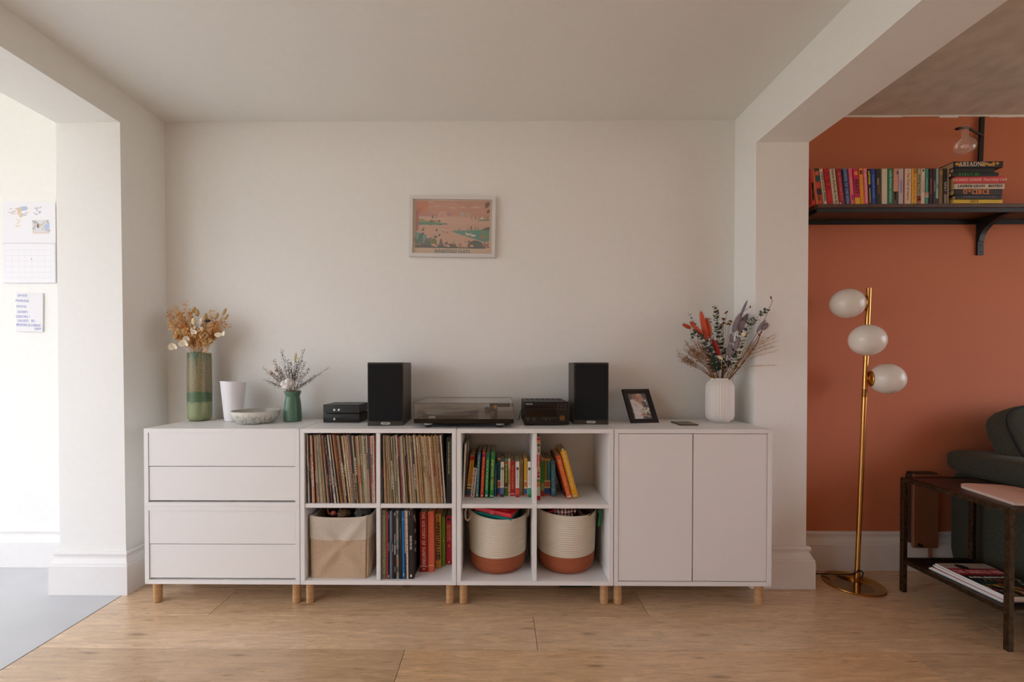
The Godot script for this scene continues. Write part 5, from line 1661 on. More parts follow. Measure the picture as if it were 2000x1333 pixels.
	for q: Vector3 in [Vector3(0.230, 0.215, 0.0), Vector3(0.237, 0.182, 0.02), Vector3(0.224, 0.159, 0.03), Vector3(0.243, 0.137, 0.0), Vector3(0.230, 0.065, 0.02), Vector3(0.211, 0.173, 0.03), Vector3(0.201, 0.199, 0.04), Vector3(0.233, 0.199, 0.03), Vector3(0.184, 0.179, 0.05), Vector3(0.217, 0.153, 0.05), Vector3(0.181, 0.205, 0.0)]:
		b = MB.new()
		var e: Vector3 = clear_of.call(q)
		var path := smooth_path([Vector3(0.024, -0.008, 0.02), clear_of.call(Vector3(q.x * 0.5, q.y * 0.62 + 0.02, 0.06)), e], 12)
		b.tube(path, 0.0007, 4, 0.0003)
		for k in 44:
			var i := rng.randi_range(6, 11)
			var p: Vector3 = path[i]
			var d: Vector3 = ((path[i + 1] - path[i]).normalized() + any_dir() * 0.35).normalized()
			var e2 := p + d * rng.randf_range(0.02, 0.05)
			e2.z = maxf(e2.z, 0.05)
			var w := d.cross(any_dir()).normalized() * 0.0004
			b.tri(p - w, p + w, e2, Vector3.BACK, Vector3.BACK, Vector3.BACK)
		part("pampas_wisp", b, mat(Color(0.72, 0.54, 0.30), 0.9), t)
	for q: Vector3 in [Vector3(0.042, 0.328, -0.02), Vector3(0.025, 0.295, -0.02), Vector3(-0.001, 0.335, -0.03), Vector3(0.016, 0.272, 0.0), Vector3(0.052, 0.282, 0.0), Vector3(0.037, 0.268, 0.01), Vector3(0.008, 0.254, 0.0)]:
		b = MB.new()
		b.tube([Vector3(0.01, -0.008, 0.0), q.lerp(Vector3(0.01, 0, 0), 0.45), q], 0.0007, 4)
		b.lathe([Vector2(0.0, -0.004), Vector2(0.0035, -0.001), Vector2(0.004, 0.004), Vector2(0.0045, 0.006), Vector2(0.0, 0.0065)], 8, q)
		for k in 5:
			leaf_round(b, q, (any_dir() + Vector3(0, 0.6, 0)).normalized(), Vector3(0.2, 0.1, 1), 0.010)
		part("seed_head", b, mat(Color(0.56, 0.38, 0.20), 0.85), t)
	for pts: Array in [[Vector3(0.033, 0.076, 0.08), Vector3(0.044, 0.065, 0.085), Vector3(0.063, 0.061, 0.085), Vector3(0.083, 0.081, 0.08), Vector3(0.086, 0.097, 0.08)], [Vector3(0.024, -0.001, 0.03), Vector3(0.034, 0.074, 0.08), Vector3(0.053, 0.146, 0.08), Vector3(0.073, 0.202, 0.07)], [Vector3(0.017, -0.002, 0.03), Vector3(-0.006, 0.051, 0.09), Vector3(-0.030, 0.092, 0.085)]]:
		b = MB.new()
		b.tube(smooth_path(pts, 14), 0.0012, 5)
		part("pale_stem", b, mat(Color(0.86, 0.76, 0.60), 0.8), t)
	for k in 14:
		b = MB.new()
		var a := rng.randf_range(-0.03, 0.03)
		b.tube([Vector3(a * 0.8, -0.12, rng.randf_range(-0.02, 0.02)), Vector3(a, 0.0, rng.randf_range(-0.02, 0.02)), Vector3(a * 2.0, 0.07, rng.randf_range(-0.02, 0.04))], 0.0014, 5)
		part("stalk", b, broom[k % 2], t)

# ---------------------------------------------------------------- printed pictures
class Brush:
	var im: Image
	var o := Vector2.ZERO
	var k := 1.0

	func _init(w: int, h: int, c: Color) -> void:
		im = Image.create(w, h, false, Image.FORMAT_RGB8)
		im.fill(c)

	func poly(pts: Array, c: Color) -> void:
		var q := PackedVector2Array()
		var lo := 1e9
		var hi := -1e9
		for i in range(0, pts.size(), 2):
			var p := (Vector2(pts[i], pts[i + 1]) - o) * k
			q.append(p)
			lo = minf(lo, p.y)
			hi = maxf(hi, p.y)
		for y in range(maxi(int(lo), 0), mini(int(hi) + 1, im.get_height())):
			var xs := []
			for i in q.size():
				var a := q[i]
				var b := q[(i + 1) % q.size()]
				if (a.y <= y + 0.5) != (b.y <= y + 0.5):
					xs.append(a.x + (y + 0.5 - a.y) / (b.y - a.y) * (b.x - a.x))
			xs.sort()
			for i in range(0, xs.size() - 1, 2):
				var x0 := maxi(int(round(xs[i])), 0)
				var x1 := mini(int(round(xs[i + 1])), im.get_width())
				if x1 > x0:
					im.fill_rect(Rect2i(x0, y, x1 - x0, 1), c)

	func oval(x: float, y: float, rx: float, ry: float, c: Color, turn := 0.0) -> void:
		var pts := []
		for i in 28:
			var a := TAU * i / 28.0
			var p := Vector2(cos(a) * rx, sin(a) * ry).rotated(turn)
			pts.append(x + p.x)
			pts.append(y + p.y)
		poly(pts, c)

	func leaf(x: float, y: float, ang: float, l: float, w: float, c: Color) -> void:
		var d := Vector2(cos(ang), -sin(ang))
		var s := Vector2(-d.y, d.x)
		var pts := []
		for i in 13:
			var f := i / 12.0
			var p := Vector2(x, y) + d * l * f + s * w * sin(PI * f)
			pts.append(p.x)
			pts.append(p.y)
		for i in 13:
			var f := 1.0 - i / 12.0
			var p := Vector2(x, y) + d * l * f - s * w * sin(PI * f)
			pts.append(p.x)
			pts.append(p.y)
		poly(pts, c)

	func fern(x: float, y: float, ang: float, l: float, c: Color) -> void:
		var d := Vector2(cos(ang), -sin(ang))
		for i in 8:
			var p := Vector2(x, y) + d * l * (i + 1) / 9.0
			for s: float in [-1.0, 1.0]:
				leaf(p.x, p.y, ang + s * 0.95, l * 0.32 * (1.0 - i / 11.0), l * 0.045, c)
		leaf(x, y, ang, l, l * 0.02, c)

	func tex() -> ImageTexture:
		im.generate_mipmaps()
		return ImageTexture.create_from_image(im)

func print_mat(t: Texture2D, rough := 0.6) -> StandardMaterial3D:
	var m := StandardMaterial3D.new()
	m.albedo_texture = t
	m.roughness = rough
	return m

func sheet(w: float, h: float, z := 0.0, at := Vector2.ZERO) -> MB:
	var b := MB.new()
	b.quad(Vector3(at.x - w / 2, at.y - h / 2, z), Vector3(at.x + w / 2, at.y - h / 2, z), Vector3(at.x + w / 2, at.y + h / 2, z), Vector3(at.x - w / 2, at.y + h / 2, z), Vector3.BACK, Vector2(0, 1), Vector2(1, 1), Vector2(1, 0), Vector2(0, 0))
	return b

func pictures() -> void:
	# framed landscape print on the wall
	var s := Brush.new(1008, 708, Color(0.86, 0.75, 0.62))
	s.o = Vector2(240, 230)
	s.k = 0.8
	var sky := Color(0.80, 0.56, 0.43)
	var sand := Color(0.84, 0.66, 0.54)
	s.poly([285, 245, 1465, 245, 1462, 1025, 272, 1018], sand)
	s.poly([285, 245, 1465, 245, 1465, 490, 285, 490], sky)
	for q: Array in [[300, 0.83, 0.60, 0.47], [380, 0.82, 0.58, 0.46]]:
		s.poly([480, q[0], 900, q[0] - 40, 1100, q[0] + 60, 1300, q[0], 1465, q[0] + 30, 1465, q[0] + 70, 480, q[0] + 70], Color(q[1], q[2], q[3]))
	for q: Array in [[865, 358, 60, 12], [1035, 350, 45, 9], [1240, 345, 65, 13], [520, 265, 45, 10], [620, 330, 40, 8]]:
		s.oval(q[0], q[1], q[2], q[3], Color(0.88, 0.72, 0.58))
	s.oval(710, 490, 68, 70, Color(0.88, 0.70, 0.60))
	s.oval(710, 490, 48, 50, Color(0.83, 0.62, 0.53))
	s.poly([330, 480, 420, 420, 520, 460, 620, 490, 800, 505, 1460, 500, 1460, 545, 330, 545], Color(0.78, 0.52, 0.44))
	s.poly([330, 500, 1460, 515, 1460, 620, 330, 640], Color(0.86, 0.69, 0.58))
	s.poly([780, 440, 830, 432, 860, 470, 850, 498, 790, 498], Color(0.72, 0.52, 0.50))
	for x: float in [1020, 1120]:
		s.oval(x, 462, 34, 40, Color(0.72, 0.70, 0.60))
		s.poly([x - 34, 465, x + 34, 465, x + 30, 500, x - 30, 500], Color(0.76, 0.66, 0.56))
	for q: Array in [[553, 530, 16, 65, 0.16, 0.28, 0.20], [608, 535, 9, 45, 0.62, 0.40, 0.26], [1175, 540, 9, 60, 0.50, 0.33, 0.20], [1236, 545, 11, 70, 0.45, 0.33, 0.18], [1390, 545, 14, 65, 0.66, 0.40, 0.22], [1430, 545, 16, 70, 0.56, 0.38, 0.20], [1290, 540, 12, 62, 0.72, 0.44, 0.26], [1350, 540, 12, 70, 0.72, 0.42, 0.26]]:
		s.poly([q[0] - q[2], q[1], q[0] + q[2], q[1], q[0], q[1] - q[3]], Color(q[4], q[5], q[6]))
	s.poly([1300, 540, 1345, 495, 1385, 540], Color(0.88, 0.80, 0.68))
	s.poly([1255, 556, 1350, 545, 1460, 548, 1460, 566, 1300, 566], Color(0.34, 0.50, 0.38))
	s.poly([330, 545, 390, 540, 450, 575, 540, 560, 640, 570, 700, 595, 330, 610], Color(0.62, 0.54, 0.26))
	s.poly([325, 600, 420, 595, 560, 602, 770, 612, 775, 632, 560, 640, 325, 640], Color(0.22, 0.55, 0.45))
	for x: float in [540, 560, 650, 672]:
		s.fern(x, 605, PI / 2 + (0.5 if int(x) % 4 == 0 else -0.4), 55, Color(0.16, 0.32, 0.20))
	for q: Array in [[360, 632], [520, 634], [670, 638], [770, 625]]:
		s.oval(q[0], q[1], 26, 7, Color(0.14, 0.26, 0.18))
	# lake on the right with two swans
	s.poly([850, 745, 900, 732, 1100, 725, 1460, 705, 1458, 900, 1390, 915, 1180, 850, 1000, 795], Color(0.20, 0.55, 0.46))
	for q: Array in [[960, 735, 1.3, 50, 0.72, 0.42, 0.28], [990, 730, 1.7, 45, 0.66, 0.50, 0.24], [1110, 725, 1.4, 50, 0.70, 0.44, 0.28], [1170, 722, 1.57, 75, 0.30, 0.24, 0.14], [1230, 720, 1.3, 65, 0.55, 0.48, 0.20], [1260, 720, 0.9, 60, 0.60, 0.52, 0.22], [930, 740, 1.9, 40, 0.75, 0.5, 0.32]]:
		s.fern(q[0], q[1], q[2], q[3], Color(q[4], q[5], q[6]))
	s.poly([1330, 715, 1390, 680, 1462, 660, 1462, 720], Color(0.20, 0.26, 0.14))
	for q: Array in [[1118, 790], [1202, 810]]:
		s.oval(q[0], q[1], 42, 17, Color(0.92, 0.84, 0.76))
		s.poly([q[0] - 40, q[1] + 8, q[0] - 34, q[1] - 42, q[0] - 24, q[1] - 42, q[0] - 24, q[1]], Color(0.92, 0.84, 0.76))
	for q: Array in [[1365, 750, 34, 0.54, 0.50, 0.20], [1345, 830, 44, 0.60, 0.48, 0.18], [1415, 820, 30, 0.34, 0.55, 0.30]]:
		s.oval(q[0], q[1], q[2], q[2] * 0.85, Color(q[3], q[4], q[5]), 0.5)
	# two walkers
	for q: Array in [[727, 700, 0.88, 0.80, 0.70, 0.36, 0.55, 0.45], [788, 712, 0.86, 0.76, 0.66, 0.74, 0.30, 0.24]]:
		s.oval(q[0], q[1] - 14, 9, 11, Color(0.72, 0.42, 0.34))
		s.poly([q[0] - 17, q[1], q[0] + 17, q[1], q[0] + 14, q[1] + 36, q[0] - 14, q[1] + 36], Color(q[2], q[3], q[4]))
		s.poly([q[0] - 14, q[1] + 34, q[0] + 14, q[1] + 34, q[0] + 17, q[1] + 68, q[0] + 8, q[1] + 68, q[0], q[1] + 44, q[0] - 8, q[1] + 68, q[0] - 17, q[1] + 68], Color(q[5], q[6], q[7]))
	# tree at the left
	s.oval(380, 320, 105, 110, Color(0.84, 0.50, 0.30))
	s.poly([285, 248, 450, 248, 480, 300, 470, 380, 400, 450, 330, 470, 285, 470], Color(0.84, 0.50, 0.30))
	s.poly([285, 330, 300, 420, 345, 350, 365, 325, 330, 420, 400, 350, 330, 470, 325, 735, 275, 740], Color(0.70, 0.38, 0.28))
	# foreground leaves
	for q: Array in [[275, 740, 330, 770, 400, 780, 460, 810, 470, 880, 400, 920, 275, 930]]:
		s.poly(q, Color(0.40, 0.58, 0.50))
	for q: Array in [[300, 1010, 1.9, 240], [350, 1010, 1.5, 230], [400, 1015, 1.1, 170], [470, 900, 0.6, 90], [690, 1015, 1.57, 150], [720, 1015, 1.0, 120], [640, 1015, 2.1, 110]]:
		s.fern(q[0], q[1], q[2], q[3], Color(0.18, 0.30, 0.25) if q[0] < 500 else Color(0.20, 0.15, 0.12))
	for q: Array in [[500, 960, 70, 60, 0.22, 0.36, 0.26], [570, 920, 55, 60, 0.42, 0.42, 0.18], [850, 1000, 95, 55, 0.32, 0.25, 0.15], [1240, 980, 125, 90, 0.28, 0.20, 0.14], [1280, 960, 85, 55, 0.20, 0.30, 0.20]]:
		s.oval(q[0], q[1], q[2], q[3], Color(q[4], q[5], q[6]))
	s.poly([275, 985, 420, 960, 560, 975, 760, 985, 960, 1000, 1120, 1005, 1400, 990, 1400, 1022, 272, 1018], Color(0.24, 0.22, 0.16))
	for q: Array in [[375, 740, 0.6, 60, 16], [370, 820, 0.9, 70, 20], [610, 750, 1.2, 50, 16], [570, 830, -0.2, 65, 20], [650, 830, 1.0, 50, 15], [400, 700, 0.8, 30, 9], [885, 935, 1.2, 34, 9], [1060, 905, -0.4, 36, 12], [1120, 925, 1.0, 44, 16], [905, 940, -0.5, 30, 8]]:
		s.leaf(q[0], q[1], q[2], q[3], q[4], Color(0.26, 0.28, 0.14) if q[0] != 1060 else Color(0.30, 0.55, 0.40))
	for q: Array in [[560, 985], [760, 990], [600, 1000], [1180, 995], [800, 1000]]:
		for a in 6:
			s.leaf(q[0], q[1], 0.3 + a * 0.45, 46, 6, Color(0.86, 0.66, 0.52))
	for a in 7:
		s.leaf(1400, 1000, 0.1 + a * 0.42, 95, 10, Color(0.82, 0.52, 0.44) if a % 2 else Color(0.30, 0.20, 0.16))
		s.leaf(1450, 320, 1.6 + a * 0.35, 85, 9, Color(0.30, 0.18, 0.13))
	for q: Array in [[770, 985, 1.2, 90], [990, 1000, 1.8, 70], [1020, 1005, 1.9, 80], [750, 985, 1.0, 80]]:
		s.leaf(q[0], q[1], q[2], q[3], 7, Color(0.38, 0.26, 0.16))
	s.oval(1440, 410, 34, 20, Color(0.28, 0.15, 0.12), -0.7)
	var margin := Color(0.86, 0.75, 0.62)
	s.poly([230, 1022, 1510, 1022, 1510, 1130, 230, 1130], margin)
	s.poly([1464, 220, 1510, 220, 1510, 1130, 1464, 1130], margin)
	s.poly([230, 220, 274, 220, 272, 1130, 230, 1130], margin)
	s.poly([230, 220, 1510, 220, 1510, 246, 230, 246], margin)
	var t := thing("framed_print", "landscape print in a white frame, hanging above the turntable", "picture", Vector3(1.3435, 1.8165, WALL))
	t.rotation.z = -0.014
	var white := mat(Color(0.88, 0.865, 0.845), 0.45)
	var ow := 0.228
	var oh := 0.161
	var fw := 0.0185
	for k in 4:
		var b := MB.new()
		var horiz := k < 2
		var sgn := 1.0 if k % 2 == 0 else -1.0
		if horiz:
			b.hexa([Vector3(-ow, sgn * oh, 0.001), Vector3(ow, sgn * oh, 0.001), Vector3(-ow + fw, sgn * (oh - fw), 0.001), Vector3(ow - fw, sgn * (oh - fw), 0.001), Vector3(-ow, sgn * oh, 0.022), Vector3(ow, sgn * oh, 0.022), Vector3(-ow + fw, sgn * (oh - fw), 0.022), Vector3(ow - fw, sgn * (oh - fw), 0.022)])
		else:
			b.hexa([Vector3(sgn * ow, -oh, 0.001), Vector3(sgn * (ow - fw), -oh + fw, 0.001), Vector3(sgn * ow, oh, 0.001), Vector3(sgn * (ow - fw), oh - fw, 0.001), Vector3(sgn * ow, -oh, 0.022), Vector3(sgn * (ow - fw), -oh + fw, 0.022), Vector3(sgn * ow, oh, 0.022), Vector3(sgn * (ow - fw), oh - fw, 0.022)])
		part("frame_bar", b, white, t)
	var paper := part("print", sheet((ow - fw) * 2, (oh - fw) * 2, 0.008), print_mat(s.tex(), 0.7), t)
	text(paper, "WANSTEAD FLATS", 0.0185, Vector3(0.0, -0.1285, 0.0083), Vector3.ZERO, mat(Color(0.30, 0.42, 0.40), 0.7), "Droid Sans", true, "lettering", 0.88)
	var b := MB.new()
	b.bar(Vector3(-ow + fw, -oh + fw, 0.0125), Vector3(ow - fw, oh - fw, 0.0140))
	part("glazing", b, mats["glass"], t)
	# photograph in a dark frame, leaning back on its easel
	s = Brush.new(320, 480, Color(0.12, 0.13, 0.12))
	s.o = Vector2(255, 245)
	s.k = 0.56
	var skin := Color(0.78, 0.55, 0.43)
	s.poly([255, 245, 830, 245, 830, 460, 255, 460], Color(0.20, 0.23, 0.20))
	for k in 40:
		s.oval(rng.randf_range(255, 830), rng.randf_range(245, 440), rng.randf_range(8, 22), rng.randf_range(6, 16), Color(0.22, 0.25, 0.20).lerp(Color(0.40, 0.40, 0.34), rng.randf()))
	s.poly([640, 470, 830, 420, 830, 1100, 560, 1100], Color(0.10, 0.12, 0.11))
	s.poly([700, 470, 780, 440, 800, 620, 760, 650], Color(0.85, 0.83, 0.80))
	s.poly([730, 520, 765, 520, 780, 720, 742, 700], Color(0.08, 0.10, 0.09))
	s.oval(470, 350, 105, 95, Color(0.58, 0.33, 0.20))
	s.oval(450, 420, 70, 80, skin)
	s.poly([370, 330, 470, 270, 540, 330, 500, 420, 430, 440, 380, 420], Color(0.60, 0.34, 0.20))
	s.oval(610, 370, 105, 105, Color(0.66, 0.42, 0.28))
	s.oval(590, 300, 90, 55, Color(0.78, 0.62, 0.48))
	s.oval(640, 440, 80, 70, skin)
	s.poly([500, 470, 620, 500, 660, 720, 560, 700, 480, 560], skin)
	s.poly([290, 460, 370, 430, 500, 540, 610, 640, 640, 720, 560, 800, 560, 1100, 300, 1100, 320, 900], Color(0.86, 0.83, 0.80))
	s.poly([390, 560, 480, 700, 470, 720, 380, 590], Color(0.52, 0.46, 0.40))
	s.poly([300, 830, 480, 860, 560, 960, 500, 980, 320, 920], Color(0.90, 0.87, 0.84))
	for k in 60:
		var p := Vector2(650, 830) + Vector2(rng.randf_range(-130, 140), rng.randf_range(-95, 95))
		s.oval(p.x, p.y, rng.randf_range(14, 30), rng.randf_range(12, 24), Color(0.92, 0.88, 0.78) if rng.randf() < 0.8 else Color(0.45, 0.50, 0.34))
	for q: Array in [[545, 960, 48, 34], [640, 985, 60, 32], [740, 1010, 44, 30]]:
		s.oval(q[0], q[1], q[2], q[3], skin)
	t = thing("photo_frame", "dark brown photo frame with a couple's picture, leaning back", "photo frame", Vector3(2.3085, TOP, -0.2045))
	t.rotation = Vector3(-0.55, 0.195, 0)
	var dark := mat(Color(0.10, 0.065, 0.055), 0.4)
	var w := 0.0745
	var h := 0.190
	var e := 0.024
	for q: Array in [[Vector3(-w, 0, -0.012), Vector3(w, e, 0)], [Vector3(-w, h - e, -0.012), Vector3(w, h, 0)], [Vector3(-w, e, -0.012), Vector3(-w + e, h - e, 0)], [Vector3(w - e, e, -0.012), Vector3(w, h - e, 0)]]:
		b = MB.new()
		b.bar(q[0], q[1], 0.0015)
		part("frame_bar", b, dark, t)
	part("photograph", sheet((w - e) * 2, h - e * 2, -0.007, Vector2(0, h / 2)), print_mat(s.tex(), 0.5), t)
	b = MB.new()
	b.bar(Vector3(-w + e, e, -0.006), Vector3(w - e, h - e, -0.005))
	part("glazing", b, mats["glass"], t)
	b = MB.new()
	b.bar(Vector3(-w + 0.004, 0.004, -0.014), Vector3(w - 0.004, h - 0.004, -0.012))
	part("back_board", b, dark, t)

func kitchen_wall() -> void:
	# hanging calendar of two leaves
	var paper := mat(Color(0.93, 0.925, 0.93), 0.8)
	var t := thing("wall_calendar", "white wall calendar with four small watercolour pictures", "calendar", Vector3(-0.926, 1.734, WALL + 0.002))
	var s := Brush.new(720, 560, Color(0.93, 0.925, 0.93))
	s.o = Vector2.ZERO
	s.k = 1.0
	var r := RandomNumberGenerator.new()
	r.seed = 4
	for k in 26:
		var c := Color(0.74, 0.76, 0.84).lerp(Color(0.90, 0.82, 0.72), r.randf())
		s.oval(r.randf_range(100, 330), r.randf_range(70, 190), r.randf_range(10, 40), r.randf_range(4, 12), c)
	s.poly([250, 60, 330, 55, 330, 110, 250, 120], Color(0.70, 0.76, 0.84))
	s.oval(225, 110, 26, 44, Color(0.88, 0.76, 0.62))
	s.oval(250, 185, 30, 20, Color(0.88, 0.78, 0.62))
	for a in 9:
		s.leaf(480 + r.randf_range(-25, 25), 130 + r.randf_range(-50, 40), 0.6 + a * 0.3, 46, 9, Color(0.74, 0.74, 0.80))
	for a in 9:
		s.leaf(205 + r.randf_range(-12, 18), 310 + r.randf_range(-60, 40), 0.2 + a * 0.34, 40, 9, Color(0.90, 0.85, 0.76))
	s.poly([400, 240, 640, 240, 635, 420, 405, 415], Color(0.86, 0.85, 0.85))
	for k in 30:
		var c := Color(0.86, 0.72, 0.58).lerp(Color(0.66, 0.70, 0.78), r.randf())
		s.oval(r.randf_range(410, 630), r.randf_range(250, 400), r.randf_range(8, 26), r.randf_range(5, 16), c)
	s.poly([400, 250, 480, 270, 470, 290, 400, 265], Color(0.62, 0.64, 0.70))
	s.poly([570, 300, 635, 290, 632, 385, 575, 380], Color(0.70, 0.76, 0.86))
	s.oval(478, 320, 10, 34, Color(0.40, 0.34, 0.30))
	s.poly([405, 405, 635, 410, 635, 425, 405, 425], Color(0.88, 0.80, 0.74))
	part("upper_leaf", sheet(0.286, 0.222, 0.0015, Vector2(0, 0.111)), print_mat(s.tex(), 0.8), t)
	s = Brush.new(360, 264, Color(0.93, 0.925, 0.93))
	for k in 6:
		s.poly([20, 40 + k * 38, 340, 40 + k * 38, 340, 42 + k * 38, 20, 42 + k * 38], Color(0.86, 0.855, 0.865))
	for k in 8:
		s.poly([20 + k * 45, 40, 22 + k * 45, 40, 22 + k * 45, 232, 20 + k * 45, 232], Color(0.88, 0.875, 0.885))
	s.oval(200, 104, 4, 6, Color(0.80, 0.70, 0.66))
	var b := MB.new()
	b.bar(Vector3(-0.143, -0.211, 0.0), Vector3(0.143, -0.001, 0.006), 0.001)
	var low := part("lower_leaf", b, paper, t)
	part("month_grid", sheet(0.284, 0.208, 0.0063, Vector2(0, -0.106)), print_mat(s.tex(), 0.8), low)
	b = MB.new()
	b.tube([Vector3(-0.14, 0.0, 0.004), Vector3(0.14, 0.0, 0.004)], 0.0022, 6)
	part("binding", b, mat(Color(0.80, 0.80, 0.82), 0.4), t)
	# shopping note in blue handwriting
	t = thing("shopping_note", "white note pad page with a handwritten blue list, below the calendar", "note", Vector3(-0.926, 1.366, WALL))
	t.rotation.z = -0.02
	b = MB.new()
	b.bar(Vector3(-0.072, -0.104, 0.001), Vector3(0.072, 0.104, 0.0075), 0.001)
	part("paper", b, mat(Color(0.915, 0.905, 0.905), 0.8), t)
	var ink := mat(Color(0.52, 0.57, 0.80), 0.7)
	var lines := [["EP HTF", 0.088, -0.036, 1.0], ["POTATOE", 0.060, -0.038, 1.0], ["HOUSE", 0.030, -0.042, 1.0], ["DEBBO", 0.001, -0.036, 1.0], ["ONIONS !", -0.024, -0.034, 1.0], ["SALADS   BL:", -0.046, -0.014, 1.0], ["WEDDING & SUNDAY", -0.069, -0.004, 0.8], ["BABY", -0.088, 0.048, 0.9]]
	for q: Array in lines:
		text(t, q[0], 0.0125, Vector3(q[2], q[1], 0.0077), Vector3(0, 0, rng.randf_range(-0.03, 0.03)), ink, "Droid Sans", false, "handwriting", q[3])
	b = MB.new()
	for y: float in [0.088, 0.061]:
		b.bar(Vector3(-0.066, y - 0.0006, 0.0076), Vector3(-0.008, y + 0.0006, 0.0080))
	part("strike_lines", b, ink, t)

# ---------------------------------------------------------------- the sitting room
func sitting_room() -> void:
	wall_shelf()
	floor_lamp()
	sofa()
	side_table()
	# panel radiator on the terracotta wall, behind the table
	var t := thing("radiator", "brown panel radiator on the terracotta wall behind the side table", "radiator", Vector3(3.745, 0.13, WALL))
	var m := mat(Color(0.50, 0.32, 0.22), 0.5)
	var b := MB.new()
	b.bar(Vector3(0, 0, 0.035), Vector3(0.132, 0.39, 0.055), 0.006)
	part("panel", b, m, t)
	b = MB.new()
	b.bar(Vector3(0.004, 0.376, 0.006), Vector3(0.128, 0.392, 0.052), 0.003)
	part("grille", b, mat(Color(0.20, 0.13, 0.10), 0.6), t)
	b = MB.new()
	b.bar(Vector3(0.0, 0.02, 0.004), Vector3(0.008, 0.38, 0.036), 0.002)
	part("end_plate", b, mat(Color(0.24, 0.15, 0.11), 0.6), t)
	b = MB.new()
	b.cyl(Vector3(0.030, 0.018, 0.054), Vector3(0.030, 0.018, 0.068), 0.010, 0.009, 16)
	part("plug", b, mat(Color(0.10, 0.08, 0.07), 0.5), t)
	b = MB.new()
	b.cyl(Vector3(0.10, -0.13, 0.04), Vector3(0.10, 0.01, 0.04), 0.0075, 0.0075, 12)
	part("pipe", b, m, t)
	# socket strip under the cabinets
	t = thing("power_strip", "black power strip lying on the floor under the open cabinet", "power strip", Vector3(1.965, 0, -0.20))
	b = MB.new()
	b.bar(Vector3(-0.085, 0, -0.025), Vector3(0.085, 0.036, 0.025), 0.008)
	part("body", b, mat(Color(0.04, 0.04, 0.04), 0.35), t)
	b = MB.new()
	b.tube(smooth_path([Vector3(0.085, 0.012, 0), Vector3(0.10, 0.006, -0.02), Vector3(0.105, 0.005, -0.10)], 10), 0.004, 8)
	part("cable", b, mat(Color(0.05, 0.05, 0.05), 0.6), t)

